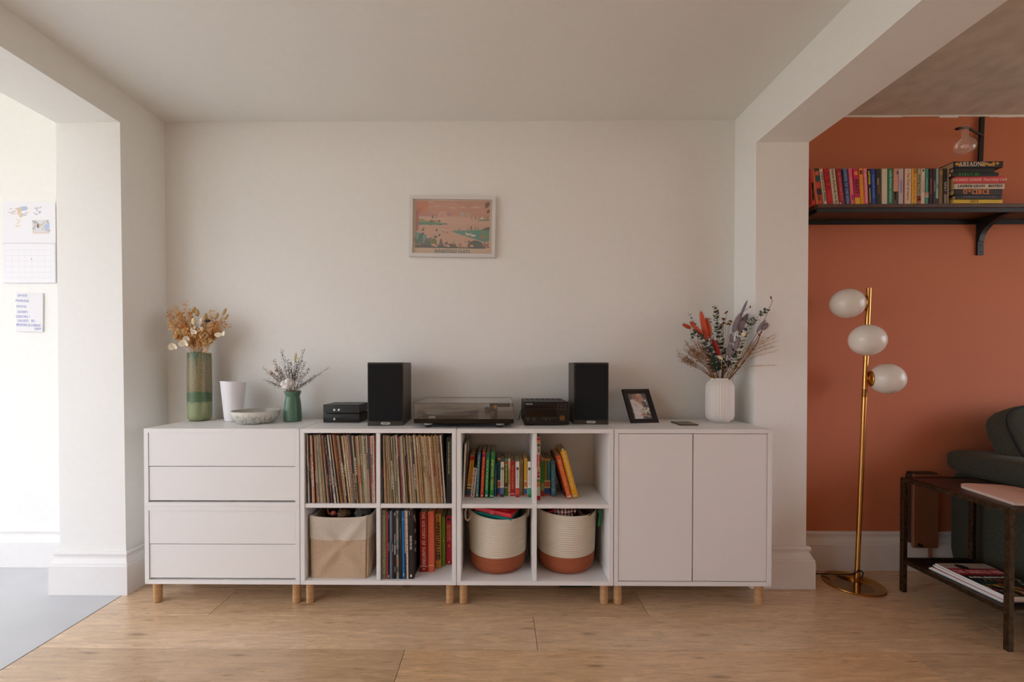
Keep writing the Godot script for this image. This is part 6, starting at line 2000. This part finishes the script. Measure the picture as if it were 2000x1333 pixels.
func wall_shelf() -> void:
	var y := 1.868
	var t := thing("wall_shelf", "dark wooden wall shelf on a black metal bracket frame", "shelf", Vector3(3.14, y, WALL))
	var b := MB.new()
	b.bar(Vector3(0, -0.018, 0.002), Vector3(1.75, 0, 0.190), 0.0012)
	part("board", b, grainy("walnut", Color(0.36, 0.23, 0.15), 0.45, noise_tex("walnut_grain", 0.04, Color(0.70, 0.66, 0.62), Color(1, 1, 1), 4, 256), 3.0), t)
	var iron := mat(Color(0.035, 0.032, 0.030), 0.5)
	b = MB.new()
	b.bar(Vector3(0, -0.040, 0.180), Vector3(1.75, -0.0185, 0.186), 0.001)
	part("front_rail", b, iron, t)
	b = MB.new()
	b.bar(Vector3(0, -0.042, 0.001), Vector3(1.75, -0.0185, 0.007), 0.001)
	part("back_rail", b, iron, t)
	b = MB.new()
	b.bar(Vector3(0, -0.040, 0.007), Vector3(0.006, -0.0185, 0.180), 0.001)
	part("end_rail", b, iron, t)
	for x: float in [0.982, 1.70]:
		b = MB.new()
		b.bar(Vector3(x - 0.017, -0.205, 0.001), Vector3(x + 0.017, -0.0185, 0.011), 0.002)
		b.bar(Vector3(x - 0.017, -0.034, 0.001), Vector3(x + 0.017, -0.0190, 0.178), 0.002)
		# curved gusset
		var poly := PackedVector2Array()
		poly.append(Vector2(0.006, -0.022))
		poly.append(Vector2(0.165, -0.022))
		for k in 11:
			var a := PI / 2 * k / 10.0
			poly.append(Vector2(0.165 - 0.150 * sin(a), -0.028 - 0.105 * (1.0 - cos(a))))
		poly.append(Vector2(0.006, -0.135))
		var save := b.xf
		b.xf = Transform3D(Basis(Vector3(0, 0, 1), Vector3(0, 1, 0), Vector3(-1, 0, 0)), Vector3(x, 0, 0))
		b.prism(poly, -0.014, 0.014)
		b.xf = save
		var o := part("bracket", b, iron, t)
		b = MB.new()
		for yy: float in [-0.19, -0.155]:
			b.ball(Vector3(x, yy, 0.0115), Vector3(0.0035, 0.0035, 0.002), 10, 6)
		part("screw", b, mat(Color(0.30, 0.29, 0.27), 0.4, 0.7), o)
	var g := "paperbacks on the wall shelf"
	var W := Color(0.84, 0.77, 0.66)
	var K := Color(0.07, 0.06, 0.06)
	var rowz := -0.215
	var list := [
		["red paperback with a dark label, leaning at the left end of the wall shelf", 3.1190, 0.0180, 0.176, -0.067, Color(0.76, 0.20, 0.16), [[0.12, 0.62, Color(0.16, 0.10, 0.09), 0.25, 0.75], [0.16, 0.34, Color(0.70, 0.60, 0.42), 0.35, 0.65], [0.40, 0.58, Color(0.66, 0.56, 0.40), 0.35, 0.65]], "", W, 0.4],
		["thick orange-red paperback with teal and navy figures, second on the wall shelf", 3.1400, 0.0320, 0.176, -0.120, Color(0.80, 0.26, 0.16), [[0.62, 0.80, Color(0.12, 0.30, 0.30), 0.35, 0.95], [0.78, 0.93, Color(0.80, 0.42, 0.40), 0.5, 0.75], [0.26, 0.44, Color(0.14, 0.12, 0.22), 0.35, 0.98], [0.10, 0.24, Color(0.30, 0.22, 0.16), 0.45, 0.75], [0.0, 1.0, Color(0.72, 0.46, 0.18), 0.02, 0.22], [0.92, 1.0, Color(0.22, 0.20, 0.14), 0.25, 0.98]], "", W, 0.4],
		["narrow cream paperback with black lettering, third on the wall shelf", 3.1780, 0.0168, 0.176, -0.135, Color(0.82, 0.74, 0.60), [], "A NEWT & SOON THINGS", K, 0.52],
		["red paperback with three large letters", 3.1980, 0.0252, 0.176, -0.130, Color(0.76, 0.10, 0.14), [[0.05, 0.09, Color(0.40, 0.05, 0.08), 0.4, 0.6]], "", W, 0.4],
		["cream paperback right of the red one with large letters", 3.2252, 0.0266, 0.1757, -0.124, Color(0.80, 0.73, 0.62), [[0.36, 0.40, Color(0.70, 0.30, 0.24), 0.4, 0.6]], "Treacle Walker & the Rye", Color(0.38, 0.33, 0.27), 0.42],
		["dark red paperback with a rounded spine", 3.2545, 0.0260, 0.1758, -0.118, Color(0.58, 0.12, 0.15), [[0.0, 0.06, Color(0.80, 0.70, 0.58), 0.0, 0.3]], "IN THE STORM MYTH", Color(0.84, 0.40, 0.32), 0.38],
		["navy paperback with pale lettering", 3.2828, 0.0245, 0.1750, -0.098, Color(0.15, 0.22, 0.40), [], "QUEENS OF THE MIND", Color(0.56, 0.62, 0.74), 0.5],
		["pink paperback right of the navy one", 3.3096, 0.0180, 0.1770, -0.082, Color(0.86, 0.38, 0.46), [[0.12, 0.34, Color(0.55, 0.12, 0.22), 0.4, 0.7]], "SORROW & BLISS", Color(0.94, 0.66, 0.56), 0.42],
		["magenta paperback with black letters, an orange square and a yellow foot", 3.3292, 0.0265, 0.1746, -0.068, Color(0.76, 0.10, 0.32), [[0.0, 0.19, Color(0.88, 0.68, 0.12)], [0.82, 0.92, Color(0.90, 0.52, 0.16), 0.2, 0.75]], "READY", K, 0.62],
		["orange yellow paperback with a dark motif at the top", 3.3570, 0.0182, 0.1771, -0.060, Color(0.90, 0.58, 0.10), [[0.83, 0.94, Color(0.30, 0.16, 0.08), 0.15, 0.8]], "", W, 0.4],
		["rose pink paperback right of the orange yellow one", 3.3764, 0.0190, 0.1795, -0.056, Color(0.86, 0.40, 0.46), [[0.84, 0.92, Color(0.60, 0.14, 0.28), 0.3, 0.75]], "Women Don't Owe You Pretty", Color(0.96, 0.80, 0.76), 0.42],
		["black paperback with yellow capitals", 3.3966, 0.0128, 0.1745, -0.050, Color(0.09, 0.08, 0.06), [[0.05, 0.46, Color(0.72, 0.62, 0.26), 0.35, 0.7]], "", W, 0.4],
		["bright blue paperback beside the black one with yellow capitals", 3.4104, 0.0212, 0.1743, -0.035, Color(0.09, 0.23, 0.56), [], "Crossroads a novel", Color(0.40, 0.56, 0.82), 0.42],
		["black paperback with an orange and brown motif", 3.4328, 0.0250, 0.1743, -0.028, Color(0.13, 0.14, 0.10), [[0.30, 0.74, Color(0.56, 0.36, 0.18), 0.45, 0.62], [0.55, 0.74, Color(0.72, 0.62, 0.46), 0.3, 0.42], [0.10, 0.30, Color(0.66, 0.36, 0.24), 0.85, 0.97]], "", W, 0.4],
		["wide cream paperback left of the green one", 3.4593, 0.0275, 0.1753, -0.008, Color(0.82, 0.77, 0.66), [], "", W, 0.4],
		["green paperback with pale lettering", 3.4882, 0.0250, 0.1754, -0.006, Color(0.10, 0.48, 0.33), [], "Leila Slimani Lullabies", Color(0.66, 0.82, 0.74), 0.42],
		["salmon paperback with a dark patterned foot", 3.5152, 0.0232, 0.1754, 0.0, Color(0.84, 0.58, 0.50), [[0.0, 0.36, Color(0.26, 0.22, 0.20)], [0.03, 0.10, Color(0.72, 0.62, 0.52), 0.2, 0.45], [0.14, 0.22, Color(0.72, 0.62, 0.52), 0.3, 0.6], [0.26, 0.44, Color(0.78, 0.70, 0.42), 0.2, 0.42], [0.84, 0.92, Color(0.28, 0.20, 0.16), 0.6, 0.9]], "", W, 0.4],
		["pale lilac paperback with blue letters", 3.5394, 0.0240, 0.1754, 0.0, Color(0.76, 0.70, 0.70), [], "LESSONS", Color(0.42, 0.46, 0.66), 0.46],
		["very thin red booklet between the lilac and white paperbacks", 3.5637, 0.0046, 0.1753, 0.0, Color(0.66, 0.20, 0.12), [], "", W, 0.4],
		["wide white paperback with red and dark lettering", 3.5692, 0.0314, 0.1753, 0.0, Color(0.85, 0.78, 0.68), [[0.93, 0.96, K, 0.45, 0.55]], "The Thief of Hearts", Color(0.72, 0.30, 0.22), 0.34],
		["yellow paperback with an ornate top", 3.6026, 0.0260, 0.1753, 0.0, Color(0.88, 0.68, 0.20), [[0.86, 0.98, Color(0.62, 0.40, 0.14), 0.35, 0.95], [0.02, 0.05, Color(0.40, 0.30, 0.14), 0.35, 0.55]], "MR. WILDER & ME", Color(0.82, 0.44, 0.10), 0.42],
		["sage paperback with a red patterned foot", 3.6315, 0.0158, 0.1753, 0.0, Color(0.68, 0.67, 0.52), [[0.0, 0.24, Color(0.70, 0.26, 0.20)], [0.05, 0.08, Color(0.85, 0.72, 0.54)], [0.12, 0.15, Color(0.85, 0.72, 0.54)], [0.18, 0.21, Color(0.85, 0.72, 0.54)], [0.25, 0.29, W]], "Meeting in Positano", Color(0.20, 0.24, 0.20), 0.55],
		["narrow white paperback beside the teal one", 3.6482, 0.0192, 0.1753, 0.0, Color(0.86, 0.78, 0.70), [[0.91, 0.97, K, 0.3, 0.7]], "LIE WITH ME", Color(0.80, 0.55, 0.48), 0.36],
		["teal paperback with a pink band", 3.6677, 0.0175, 0.1753, 0.0, Color(0.24, 0.54, 0.46), [[0.23, 0.33, Color(0.80, 0.56, 0.46)], [0.20, 0.222, Color(0.82, 0.86, 0.78)]], "Writers & Lovers", Color(0.42, 0.70, 0.62), 0.4],
		["black paperback with dark red letters", 3.6880, 0.0166, 0.1752, 0.0, Color(0.15, 0.07, 0.07), [], "DJINN PATROL", Color(0.62, 0.36, 0.36), 0.5],
		["dark brown paperback with pale letters near its foot", 3.7056, 0.0140, 0.1753, 0.0, Color(0.20, 0.10, 0.09), [], "THE MERMAID", Color(0.70, 0.62, 0.56), 0.4],
		["narrow light blue paperback", 3.7206, 0.0132, 0.1752, 0.0, Color(0.52, 0.68, 0.68), [[0.0, 0.16, Color(0.12, 0.16, 0.18)]], "Circe", Color(0.22, 0.34, 0.36), 0.5],
		["golden brown paperback near the right end of the row", 3.7350, 0.0190, 0.1753, 0.0, Color(0.50, 0.37, 0.15), [[0.82, 0.92, Color(0.66, 0.50, 0.24), 0.2, 0.9]], "", W, 0.4],
		["black paperback with a pale foot, beside the thin tan one", 3.7552, 0.0200, 0.1752, 0.0, Color(0.06, 0.065, 0.08), [[0.0, 0.28, Color(0.52, 0.48, 0.42), 0.25, 0.9]], "Tyll & I", Color(0.66, 0.66, 0.66), 0.5],
		["thin tan paperback at the right end of the upright row", 3.7760, 0.0088, 0.1752, 0.0, Color(0.70, 0.58, 0.42), [], "", W, 0.4],
	]
	for q: Array in list:
		var o := volume("paperback", q[0], g, Vector3(q[1], y + 0.0005, rowz), q[2], q[3], 0.125, q[4], q[5], q[6], q[7], q[8], q[9])
		if q[0].begins_with("red paperback with three"):
			for k in 3:
				text(o, "VOX"[k], 0.020, Vector3(0.0126, 0.148 - k * 0.034, 0.0006), Vector3.ZERO, mat(Color(0.20, 0.04, 0.06), 0.5), "Droid Sans")
		if q[0].begins_with("black paperback with yellow"):
			text(o, "LAPVONA", 0.0105, Vector3(0.0064, 0.130, 0.0006), Vector3(0, 0, -PI / 2), mat(Color(0.90, 0.82, 0.20), 0.5), "Droid Sans", true)
	# the lying stack, from the shelf upwards
	g = "books lying in a stack on the wall shelf"
	var stack := [
		["yellow book at the bottom of the lying stack", 3.790, 0.242, 0.0195, Color(0.84, 0.70, 0.08), "Girl A", Color(0.34, 0.26, 0.06), 0.62, 0.42, 0.19],
		["black book second from the bottom of the lying stack", 3.803, 0.222, 0.0215, Color(0.07, 0.07, 0.09), "NORMAL PEOPLE  SALLY ROONEY", Color(0.46, 0.38, 0.44), 0.34, 0.5, 0.16],
		["black book with large orange ornamental letters in the lying stack", 3.795, 0.236, 0.0270, Color(0.12, 0.07, 0.05), "O*CIRCE", Color(0.86, 0.48, 0.18), 0.85, 0.45, 0.17],
		["cream book in the middle of the lying stack", 3.797, 0.240, 0.0270, Color(0.84, 0.77, 0.68), "LAUREN GROFF   MATRIX", Color(0.22, 0.18, 0.15), 0.48, 0.5, 0.17],
		["pinkish red book in the lying stack, above the cream one", 3.796, 0.236, 0.0325, Color(0.82, 0.24, 0.26), "RICHARD OSMAN  Thursday Club", Color(0.92, 0.74, 0.66), 0.36, 0.5, 0.17],
		["black book with green letters in the lying stack", 3.780, 0.228, 0.0205, Color(0.08, 0.08, 0.07), "S I E L I   III", Color(0.22, 0.60, 0.18), 0.62, 0.36, 0.16],
		["plain black book second from the top of the lying stack", 3.791, 0.198, 0.0215, Color(0.05, 0.05, 0.055), "", K, 0.4, 0.5, 0.15],
		["black and gold book on top of the lying stack", 3.791, 0.234, 0.0305, Color(0.09, 0.08, 0.07), "ARIADNE", Color(0.84, 0.79, 0.72), 0.62, 0.36, 0.17],
	]
	var yy := y + 0.0005
	for q: Array in stack:
		var o := thing("hardback", q[0], "book", Vector3(q[1], yy, -0.200), g)
		o.rotation.y = rng.randf_range(-0.02, 0.02)
		var h: float = q[3]
		var w: float = q[2]
		var deep: float = q[9]
		b = MB.new()
		b.bar(Vector3(0, 0, -0.006), Vector3(w, h, 0), minf(0.004, h * 0.2))
		b.bar(Vector3(0, 0, -deep), Vector3(w, 0.0024, -0.005))
		b.bar(Vector3(0, h - 0.0024, -deep), Vector3(w, h, -0.005))
		part("cover", b, mat(q[4], 0.4), o)
		b = MB.new()
		b.bar(Vector3(0.004, 0.0024, -deep + 0.004), Vector3(w - 0.004, h - 0.0024, -0.005))
		part("pages", b, mat(Color(0.74, 0.62, 0.46), 0.9), o)
		if q[5]:
			text(o, q[5], h * q[7], Vector3(w * q[8], h * 0.5, 0.0004), Vector3.ZERO, mat(q[6], 0.45), "Droid Serif" if q[5] == "ARIADNE" else "Droid Sans", q[5] != "Girl A")
		if q[5] == "ARIADNE":
			for p: Array in [[0.016, 0.017, 0.012, 0.007], [0.028, 0.013, 0.009, 0.006], [0.135, 0.014, 0.014, 0.006], [0.152, 0.018, 0.012, 0.006], [0.170, 0.012, 0.012, 0.006], [0.186, 0.016, 0.008, 0.011], [0.204, 0.019, 0.009, 0.006]]:
				b = MB.new()
				b.ball(Vector3(p[0], p[1], 0.0), Vector3(p[2], p[3], 0.0012), 10, 6)
				part("gold_ornament", b, mat(Color(0.80, 0.58, 0.25), 0.4), o)
		yy += h + 0.0003
	# black stand with a glass flask hanging from its clamp
	t = thing("flask_stand", "black metal stand with a clamp, behind the lying books", "stand", Vector3(4.104, y, -0.3805))
	b = MB.new()
	b.hexa([Vector3(-0.011, 0, -0.004), Vector3(0.011, 0, -0.004), Vector3(0.003, 0.515, -0.004), Vector3(0.025, 0.515, -0.004), Vector3(-0.011, 0, 0.004), Vector3(0.011, 0, 0.004), Vector3(0.003, 0.515, 0.004), Vector3(0.025, 0.515, 0.004)])
	part("post", b, iron, t)
	b = MB.new()
	b.bar(Vector3(-0.04, 0, -0.005), Vector3(0.04, 0.004, 0.005), 0.001)
	part("foot_plate", b, iron, t)
	b = MB.new()
	b.cyl(Vector3(0.010, 0.415, 0.006), Vector3(-0.185, 0.400, 0.116), 0.0055, 0.0055, 10)
	b.cyl(Vector3(-0.185, 0.400, 0.116), Vector3(-0.236, 0.391, 0.124), 0.006, 0.005, 10)
	b.box(Vector3(-0.236, 0.390, 0.124), Vector3(0.022, 0.010, 0.020), 0.003)
	part("clamp", b, iron, t)
	b = MB.new()
	b.lathe([Vector2(0.0, -0.0875), Vector2(0.020, -0.086), Vector2(0.036, -0.074), Vector2(0.0425, -0.055), Vector2(0.040, -0.036), Vector2(0.030, -0.020), Vector2(0.018, -0.009), Vector2(0.0135, 0.0), Vector2(0.0130, 0.045), Vector2(0.0145, 0.049), Vector2(0.0125, 0.050), Vector2(0.0115, 0.045), Vector2(0.0120, 0.0), Vector2(0.016, -0.009), Vector2(0.0285, -0.020), Vector2(0.0385, -0.036), Vector2(0.041, -0.055), Vector2(0.0345, -0.073), Vector2(0.0, -0.086)], 40)
	var glass := StandardMaterial3D.new()
	glass.albedo_color = Color(1, 0.98, 0.95, 0.06)
	glass.transparency = BaseMaterial3D.TRANSPARENCY_ALPHA
	glass.roughness = 0.02
	lone("glass_flask", b, glass, "round clear glass flask hanging above the books", "flask", Vector3(3.903, y + 0.352, -0.258))

func floor_lamp() -> void:
	var brass := mat(Color(0.78, 0.60, 0.34), 0.25, 1.0)
	var foot := Vector3(3.340, 0, -0.222)
	var t := thing("floor_lamp", "brass floor lamp with three white glass globes", "lamp", foot)
	var b := MB.new()
	b.lathe([Vector2(0.0, 0.0), Vector2(0.124, 0.0), Vector2(0.127, 0.002), Vector2(0.127, 0.007), Vector2(0.125, 0.009), Vector2(0.0, 0.010)], 64)
	part("base", b, mat(Color(0.72, 0.54, 0.28), 0.22, 1.0), t)
	var p0 := Vector3(0.018, 0.009, 0.0)
	var p1 := Vector3(0.066, 1.462, 0.0)
	b = MB.new()
	b.cyl(p0, p1, 0.0105, 0.0105, 24)
	part("pole", b, brass, t)
	b = MB.new()
	var j := p0.lerp(p1, 0.645)
	b.cyl(j - (p1 - p0).normalized() * 0.02, j + (p1 - p0).normalized() * 0.02, 0.0112, 0.0112, 24)
	part("joint", b, mat(Color(0.55, 0.40, 0.20), 0.35, 1.0), t)
	b = MB.new()
	b.cyl(p0, p0 + (p1 - p0).normalized() * 0.06, 0.0135, 0.0125, 24)
	part("foot_collar", b, brass, t)
	var opal := mat(Color(0.90, 0.87, 0.82), 0.22)
	var globes := [[1.390, Vector3(-0.95, 0.0, -0.32), 0.086], [1.203, Vector3(-0.62, 0.0, 0.78), 0.095], [1.018, Vector3(0.95, 0.0, 0.32), 0.086]]
	for q: Array in globes:
		var on := p0.lerp(p1, (q[0] - p0.y) / (p1.y - p0.y))
		var d: Vector3 = q[1].normalized()
		var c: Vector3 = on + d * q[2]
		b = MB.new()
		b.ball(c, Vector3.ONE * 0.0735, 48, 28)
		var o := part("globe", b, opal, t, "white glass globe")
		b = MB.new()
		b.cyl(on, on + d * 0.03, 0.0045, 0.0045, 12)
		var side := d.cross(Vector3.UP).normalized()
		var save := b.xf
		b.xf = Transform3D(Basis(side, d, side.cross(d).normalized()), on)
		b.lathe([Vector2(0.0, 0.006), Vector2(0.008, 0.007), Vector2(0.036, 0.016), Vector2(0.0390, 0.020), Vector2(0.0390, 0.025), Vector2(0.0, 0.025)], 36)
		b.xf = save
		part("cap", b, brass, o, "brass cap")
	b = MB.new()
	b.tube(smooth_path([Vector3(0.02, 0.012, -0.010), Vector3(0.034, 0.035, 0.012), Vector3(0.045, 0.06, 0.006), Vector3(0.026, 0.075, 0.016), Vector3(0.0, 0.066, 0.016), Vector3(-0.006, 0.05, 0.0), Vector3(0.018, 0.042, -0.016), Vector3(-0.04, 0.025, -0.05), Vector3(-0.10, 0.013, -0.08), Vector3(-0.16, 0.005, -0.10)], 50), 0.0030, 8)
	part("cable", b, mat(Color(0.05, 0.045, 0.04), 0.6), t)

func soft_box(b: MB, at: Vector3, size: Vector3, power := 4.0, turn := Basis(), puff := 0.0) -> void:
	var rows := []
	var h := size / 2.0
	for j in 21:
		var p := PI * j / 20.0
		var line := PackedVector3Array()
		for i in 40:
			var a := TAU * i / 40.0
			var d := Vector3(sin(p) * cos(a), -cos(p), sin(p) * sin(a))
			var n := pow(pow(absf(d.x), power) + pow(absf(d.y), power) + pow(absf(d.z), power), -1.0 / power)
			var q := d * n
			var fat := 1.0 + puff * (1.0 - q.x * q.x) * (1.0 - q.y * q.y)
			line.append(at + turn * (Vector3(q.x * h.x, q.y * h.y, q.z * h.z * fat)))
		rows.append(line)
	b.grid(rows, true)

func sofa() -> void:
	var velvet := grainy("velvet", Color(0.30, 0.31, 0.26), 0.95, noise_tex("velvet_nap", 0.05, Color(0.60, 0.58, 0.54), Color(1, 1, 1), 4, 512), 4.0)
	velvet.rim_enabled = true
	velvet.rim = 0.35
	velvet.rim_tint = 0.6
	var t := thing("sofa", "dark green velvet sofa against the terracotta wall", "sofa", Vector3(3.885, 0, -0.365))
	var b := MB.new()
	soft_box(b, Vector3(0.125, 0.595, 0.46), Vector3(0.25, 0.125, 0.92), 5.0)
	part("arm", b, velvet, t)
	b = MB.new()
	soft_box(b, Vector3(0.135, 0.30, 0.46), Vector3(0.215, 0.52, 0.88), 10.0)
	part("arm_side", b, velvet, t)
	b = MB.new()
	soft_box(b, Vector3(1.12, 0.23, 0.46), Vector3(1.85, 0.36, 0.86), 12.0)
	part("base", b, velvet, t)
	b = MB.new()
	soft_box(b, Vector3(1.12, 0.42, 0.14), Vector3(1.85, 0.42, 0.20), 8.0)
	part("back", b, velvet, t)
	for k in 2:
		b = MB.new()
		soft_box(b, Vector3(0.70 + 0.87 * k, 0.47, 0.56), Vector3(0.86, 0.17, 0.66), 5.0)
		part("seat_cushion", b, velvet, t)
	for k in 2:
		b = MB.new()
		var turn := Basis(Vector3.RIGHT, -0.46)
		soft_box(b, Vector3.ZERO, Vector3(0.80, 0.40, 0.150), 3.6, Basis(), 0.35)
		var o := part("back_cushion", b, velvet, t)
		o.position = Vector3(0.515 + 0.82 * k, 0.700, 0.185)
		o.basis = turn
		b = MB.new()
		var loop := []
		for i in 61:
			var a := TAU * i / 60.0
			var d := Vector2(cos(a), sin(a))
			var n := pow(pow(absf(d.x), 3.6) + pow(absf(d.y), 3.6), -1.0 / 3.6)
			loop.append(Vector3(d.x * n * 0.378, d.y * n * 0.188, 0.052))
		b.tube(loop, 0.0045, 6)
		part("piping", b, mat(Color(0.10, 0.10, 0.085), 0.9), o)
	b = MB.new()
	soft_box(b, Vector3(2.11, 0.36, 0.46), Vector3(0.25, 0.62, 0.92), 8.0)
	part("arm", b, velvet, t)
	for q: Array in [[0.12, 0.1], [0.12, 0.82], [2.1, 0.1], [2.1, 0.82]]:
		b = MB.new()
		b.cyl(Vector3(q[0], 0, q[1]), Vector3(q[0], 0.06, q[1]), 0.018, 0.022, 14)
		part("foot", b, mat(Color(0.08, 0.06, 0.05), 0.5), t)

func side_table() -> void:
	var bronze := grainy("bronze", Color(0.36, 0.28, 0.19), 0.42, noise_tex("bronze_wear", 0.03, Color(0.6, 0.58, 0.55), Color(1, 1, 1), 4, 256), 5.0)
	bronze.metallic = 0.75
	var t := thing("side_table", "dark bronze metal side table with a lower shelf, beside the sofa", "side table", Vector3(3.515, 0, -0.165))
	var w := 0.345
	var d := 0.455
	var h := 0.548
	var k := 0.020
	var b: MB
	for x: float in [0.0, w - k]:
		for z: float in [0.0, d - k]:
			b = MB.new()
			b.bar(Vector3(x, 0, z), Vector3(x + k, h - 0.001, z + k), 0.0012)
			part("leg", b, bronze, t)
	for y: float in [h - k, 0.140]:
		for x: float in [0.0, w - k]:
			b = MB.new()
			b.bar(Vector3(x + 0.001, y, k), Vector3(x + k - 0.001, y + k, d - k), 0.001)
			part("rail", b, bronze, t)
		for z: float in [0.0, d - k]:
			b = MB.new()
			b.bar(Vector3(k, y, z + 0.001), Vector3(w - k, y + k, z + k - 0.001), 0.001)
			part("rail", b, bronze, t)
	b = MB.new()
	b.bar(Vector3(0.0015, h - 0.004, 0.0015), Vector3(w - 0.0015, h, d - 0.0015), 0.001)
	part("table_top", b, mat(Color(0.13, 0.085, 0.065), 0.35, 0.3), t)
	b = MB.new()
	b.bar(Vector3(k, 0.150, k), Vector3(w - k, 0.156, d - k), 0.001)
	part("lower_shelf", b, mat(Color(0.09, 0.065, 0.055), 0.4, 0.3), t)
	# pale pink booklet with rounded corners
	t = thing("booklet", "pale pink booklet with rounded corners on the side table", "booklet", Vector3(3.560, h + 0.0003, 0.262))
	t.rotation.y = -0.20
	var poly := PackedVector2Array([Vector2(0.0, 0.0), Vector2(0.0, 0.215)])
	for i in 9:
		var a := PI - PI / 2 * i / 8.0
		poly.append(Vector2(0.065 + cos(a) * 0.065, 0.225 + sin(a) * 0.065))
	for i in 9:
		var a := PI / 2 - PI / 2 * i / 8.0
		poly.append(Vector2(0.155 + cos(a) * 0.065, 0.225 + sin(a) * 0.065))
	poly.append(Vector2(0.22, 0.0))
	b = MB.new()
	b.xf = Transform3D(Basis(Vector3.RIGHT, Vector3.FORWARD, Vector3.UP), Vector3.ZERO)
	b.prism(poly, 0.0095, 0.0115)
	b.prism(poly, 0.0, 0.0015)
	part("cover", b, mat(Color(0.86, 0.70, 0.62), 0.6), t)
	b = MB.new()
	b.xf = Transform3D(Basis(Vector3.RIGHT, Vector3.FORWARD, Vector3.UP), Vector3(0.0, 0, 0))
	var inner := PackedVector2Array()
	for p in poly:
		inner.append((p - Vector2(0.11, 0.14)) * 0.985 + Vector2(0.11, 0.14))
	b.prism(inner, 0.0015, 0.0095)
	part("pages", b, mat(Color(0.88, 0.80, 0.74), 0.8), t)
	# magazines on the lower shelf
	var covers := [Color(0.80, 0.76, 0.72), Color(0.76, 0.34, 0.36), Color(0.86, 0.84, 0.80), Color(0.20, 0.26, 0.26), Color(0.88, 0.86, 0.83)]
	var which := ["lowest grey magazine of the stack on the side table's lower shelf", "red-edged magazine second from the bottom of the stack", "white magazine in the middle of the stack", "dark magazine second from the top of the stack", "magazine with a bright collage cover on top of the stack"]
	var y := 0.1566
	for i in 5:
		var o := thing("magazine", which[i], "magazine", Vector3(3.540 + [0.014, 0.008, 0.010, 0.004, 0.0][i], y, 0.262 - [0.03, 0.018, 0.010, 0.006, 0.0][i]), "magazines on the lower shelf")
		o.rotation.y = [0.03, 0.015, -0.01, 0.01, -0.015][i]
		b = MB.new()
		b.bar(Vector3(0, 0, -0.285), Vector3(0.215, 0.0072, 0), 0.001)
		part("pages", b, mat(Color(0.90, 0.88, 0.85), 0.6), o)
		if i < 4:
			b = MB.new()
			b.bar(Vector3(0, 0.0072, -0.285), Vector3(0.215, 0.0078, 0), 0.0002)
			part("cover", b, mat(covers[i], 0.4), o)
		else:
			var s := Brush.new(384, 512, Color(0.10, 0.13, 0.12))
			s.poly([0, 0, 384, 0, 384, 90, 0, 90], Color(0.72, 0.68, 0.62))
			s.poly([0, 88, 384, 88, 384, 200, 0, 200], Color(0.60, 0.12, 0.17))
			s.oval(150, 60, 40, 44, Color(0.16, 0.12, 0.11))
			var r := RandomNumberGenerator.new()
			r.seed = 11
			for n in 90:
				var c: Color = [Color(0.06, 0.10, 0.10), Color(0.62, 0.34, 0.18), Color(0.72, 0.60, 0.22), Color(0.60, 0.12, 0.25), Color(0.12, 0.32, 0.28), Color(0.82, 0.70, 0.55), Color(0.10, 0.20, 0.26)][r.randi() % 7]
				s.oval(r.randf_range(0, 384), r.randf_range(260, 512), r.randf_range(6, 34), r.randf_range(5, 20), c, r.randf() * 3.0)
			var top := MB.new()
			top.quad(Vector3(0, 0.0076, 0), Vector3(0.215, 0.0076, 0), Vector3(0.215, 0.0076, -0.285), Vector3(0, 0.0076, -0.285), Vector3.UP, Vector2(0, 1), Vector2(1, 1), Vector2(1, 0), Vector2(0, 0))
			var cover := part("cover", top, print_mat(s.tex(), 0.3), o)
			text(cover, "THE GENTLE ARK", 0.030, Vector3(0.1075, 0.0079, -0.205), Vector3(-PI / 2, 0, 0), mat(Color(0.88, 0.62, 0.62), 0.4), "Droid Sans", true, "title", 0.60)
			text(cover, "stories, photos & places", 0.014, Vector3(0.1075, 0.0079, -0.157), Vector3(-PI / 2, 0, 0), mat(Color(0.84, 0.82, 0.78), 0.4), "Droid Sans", true, "title", 0.8)
		y += 0.0080
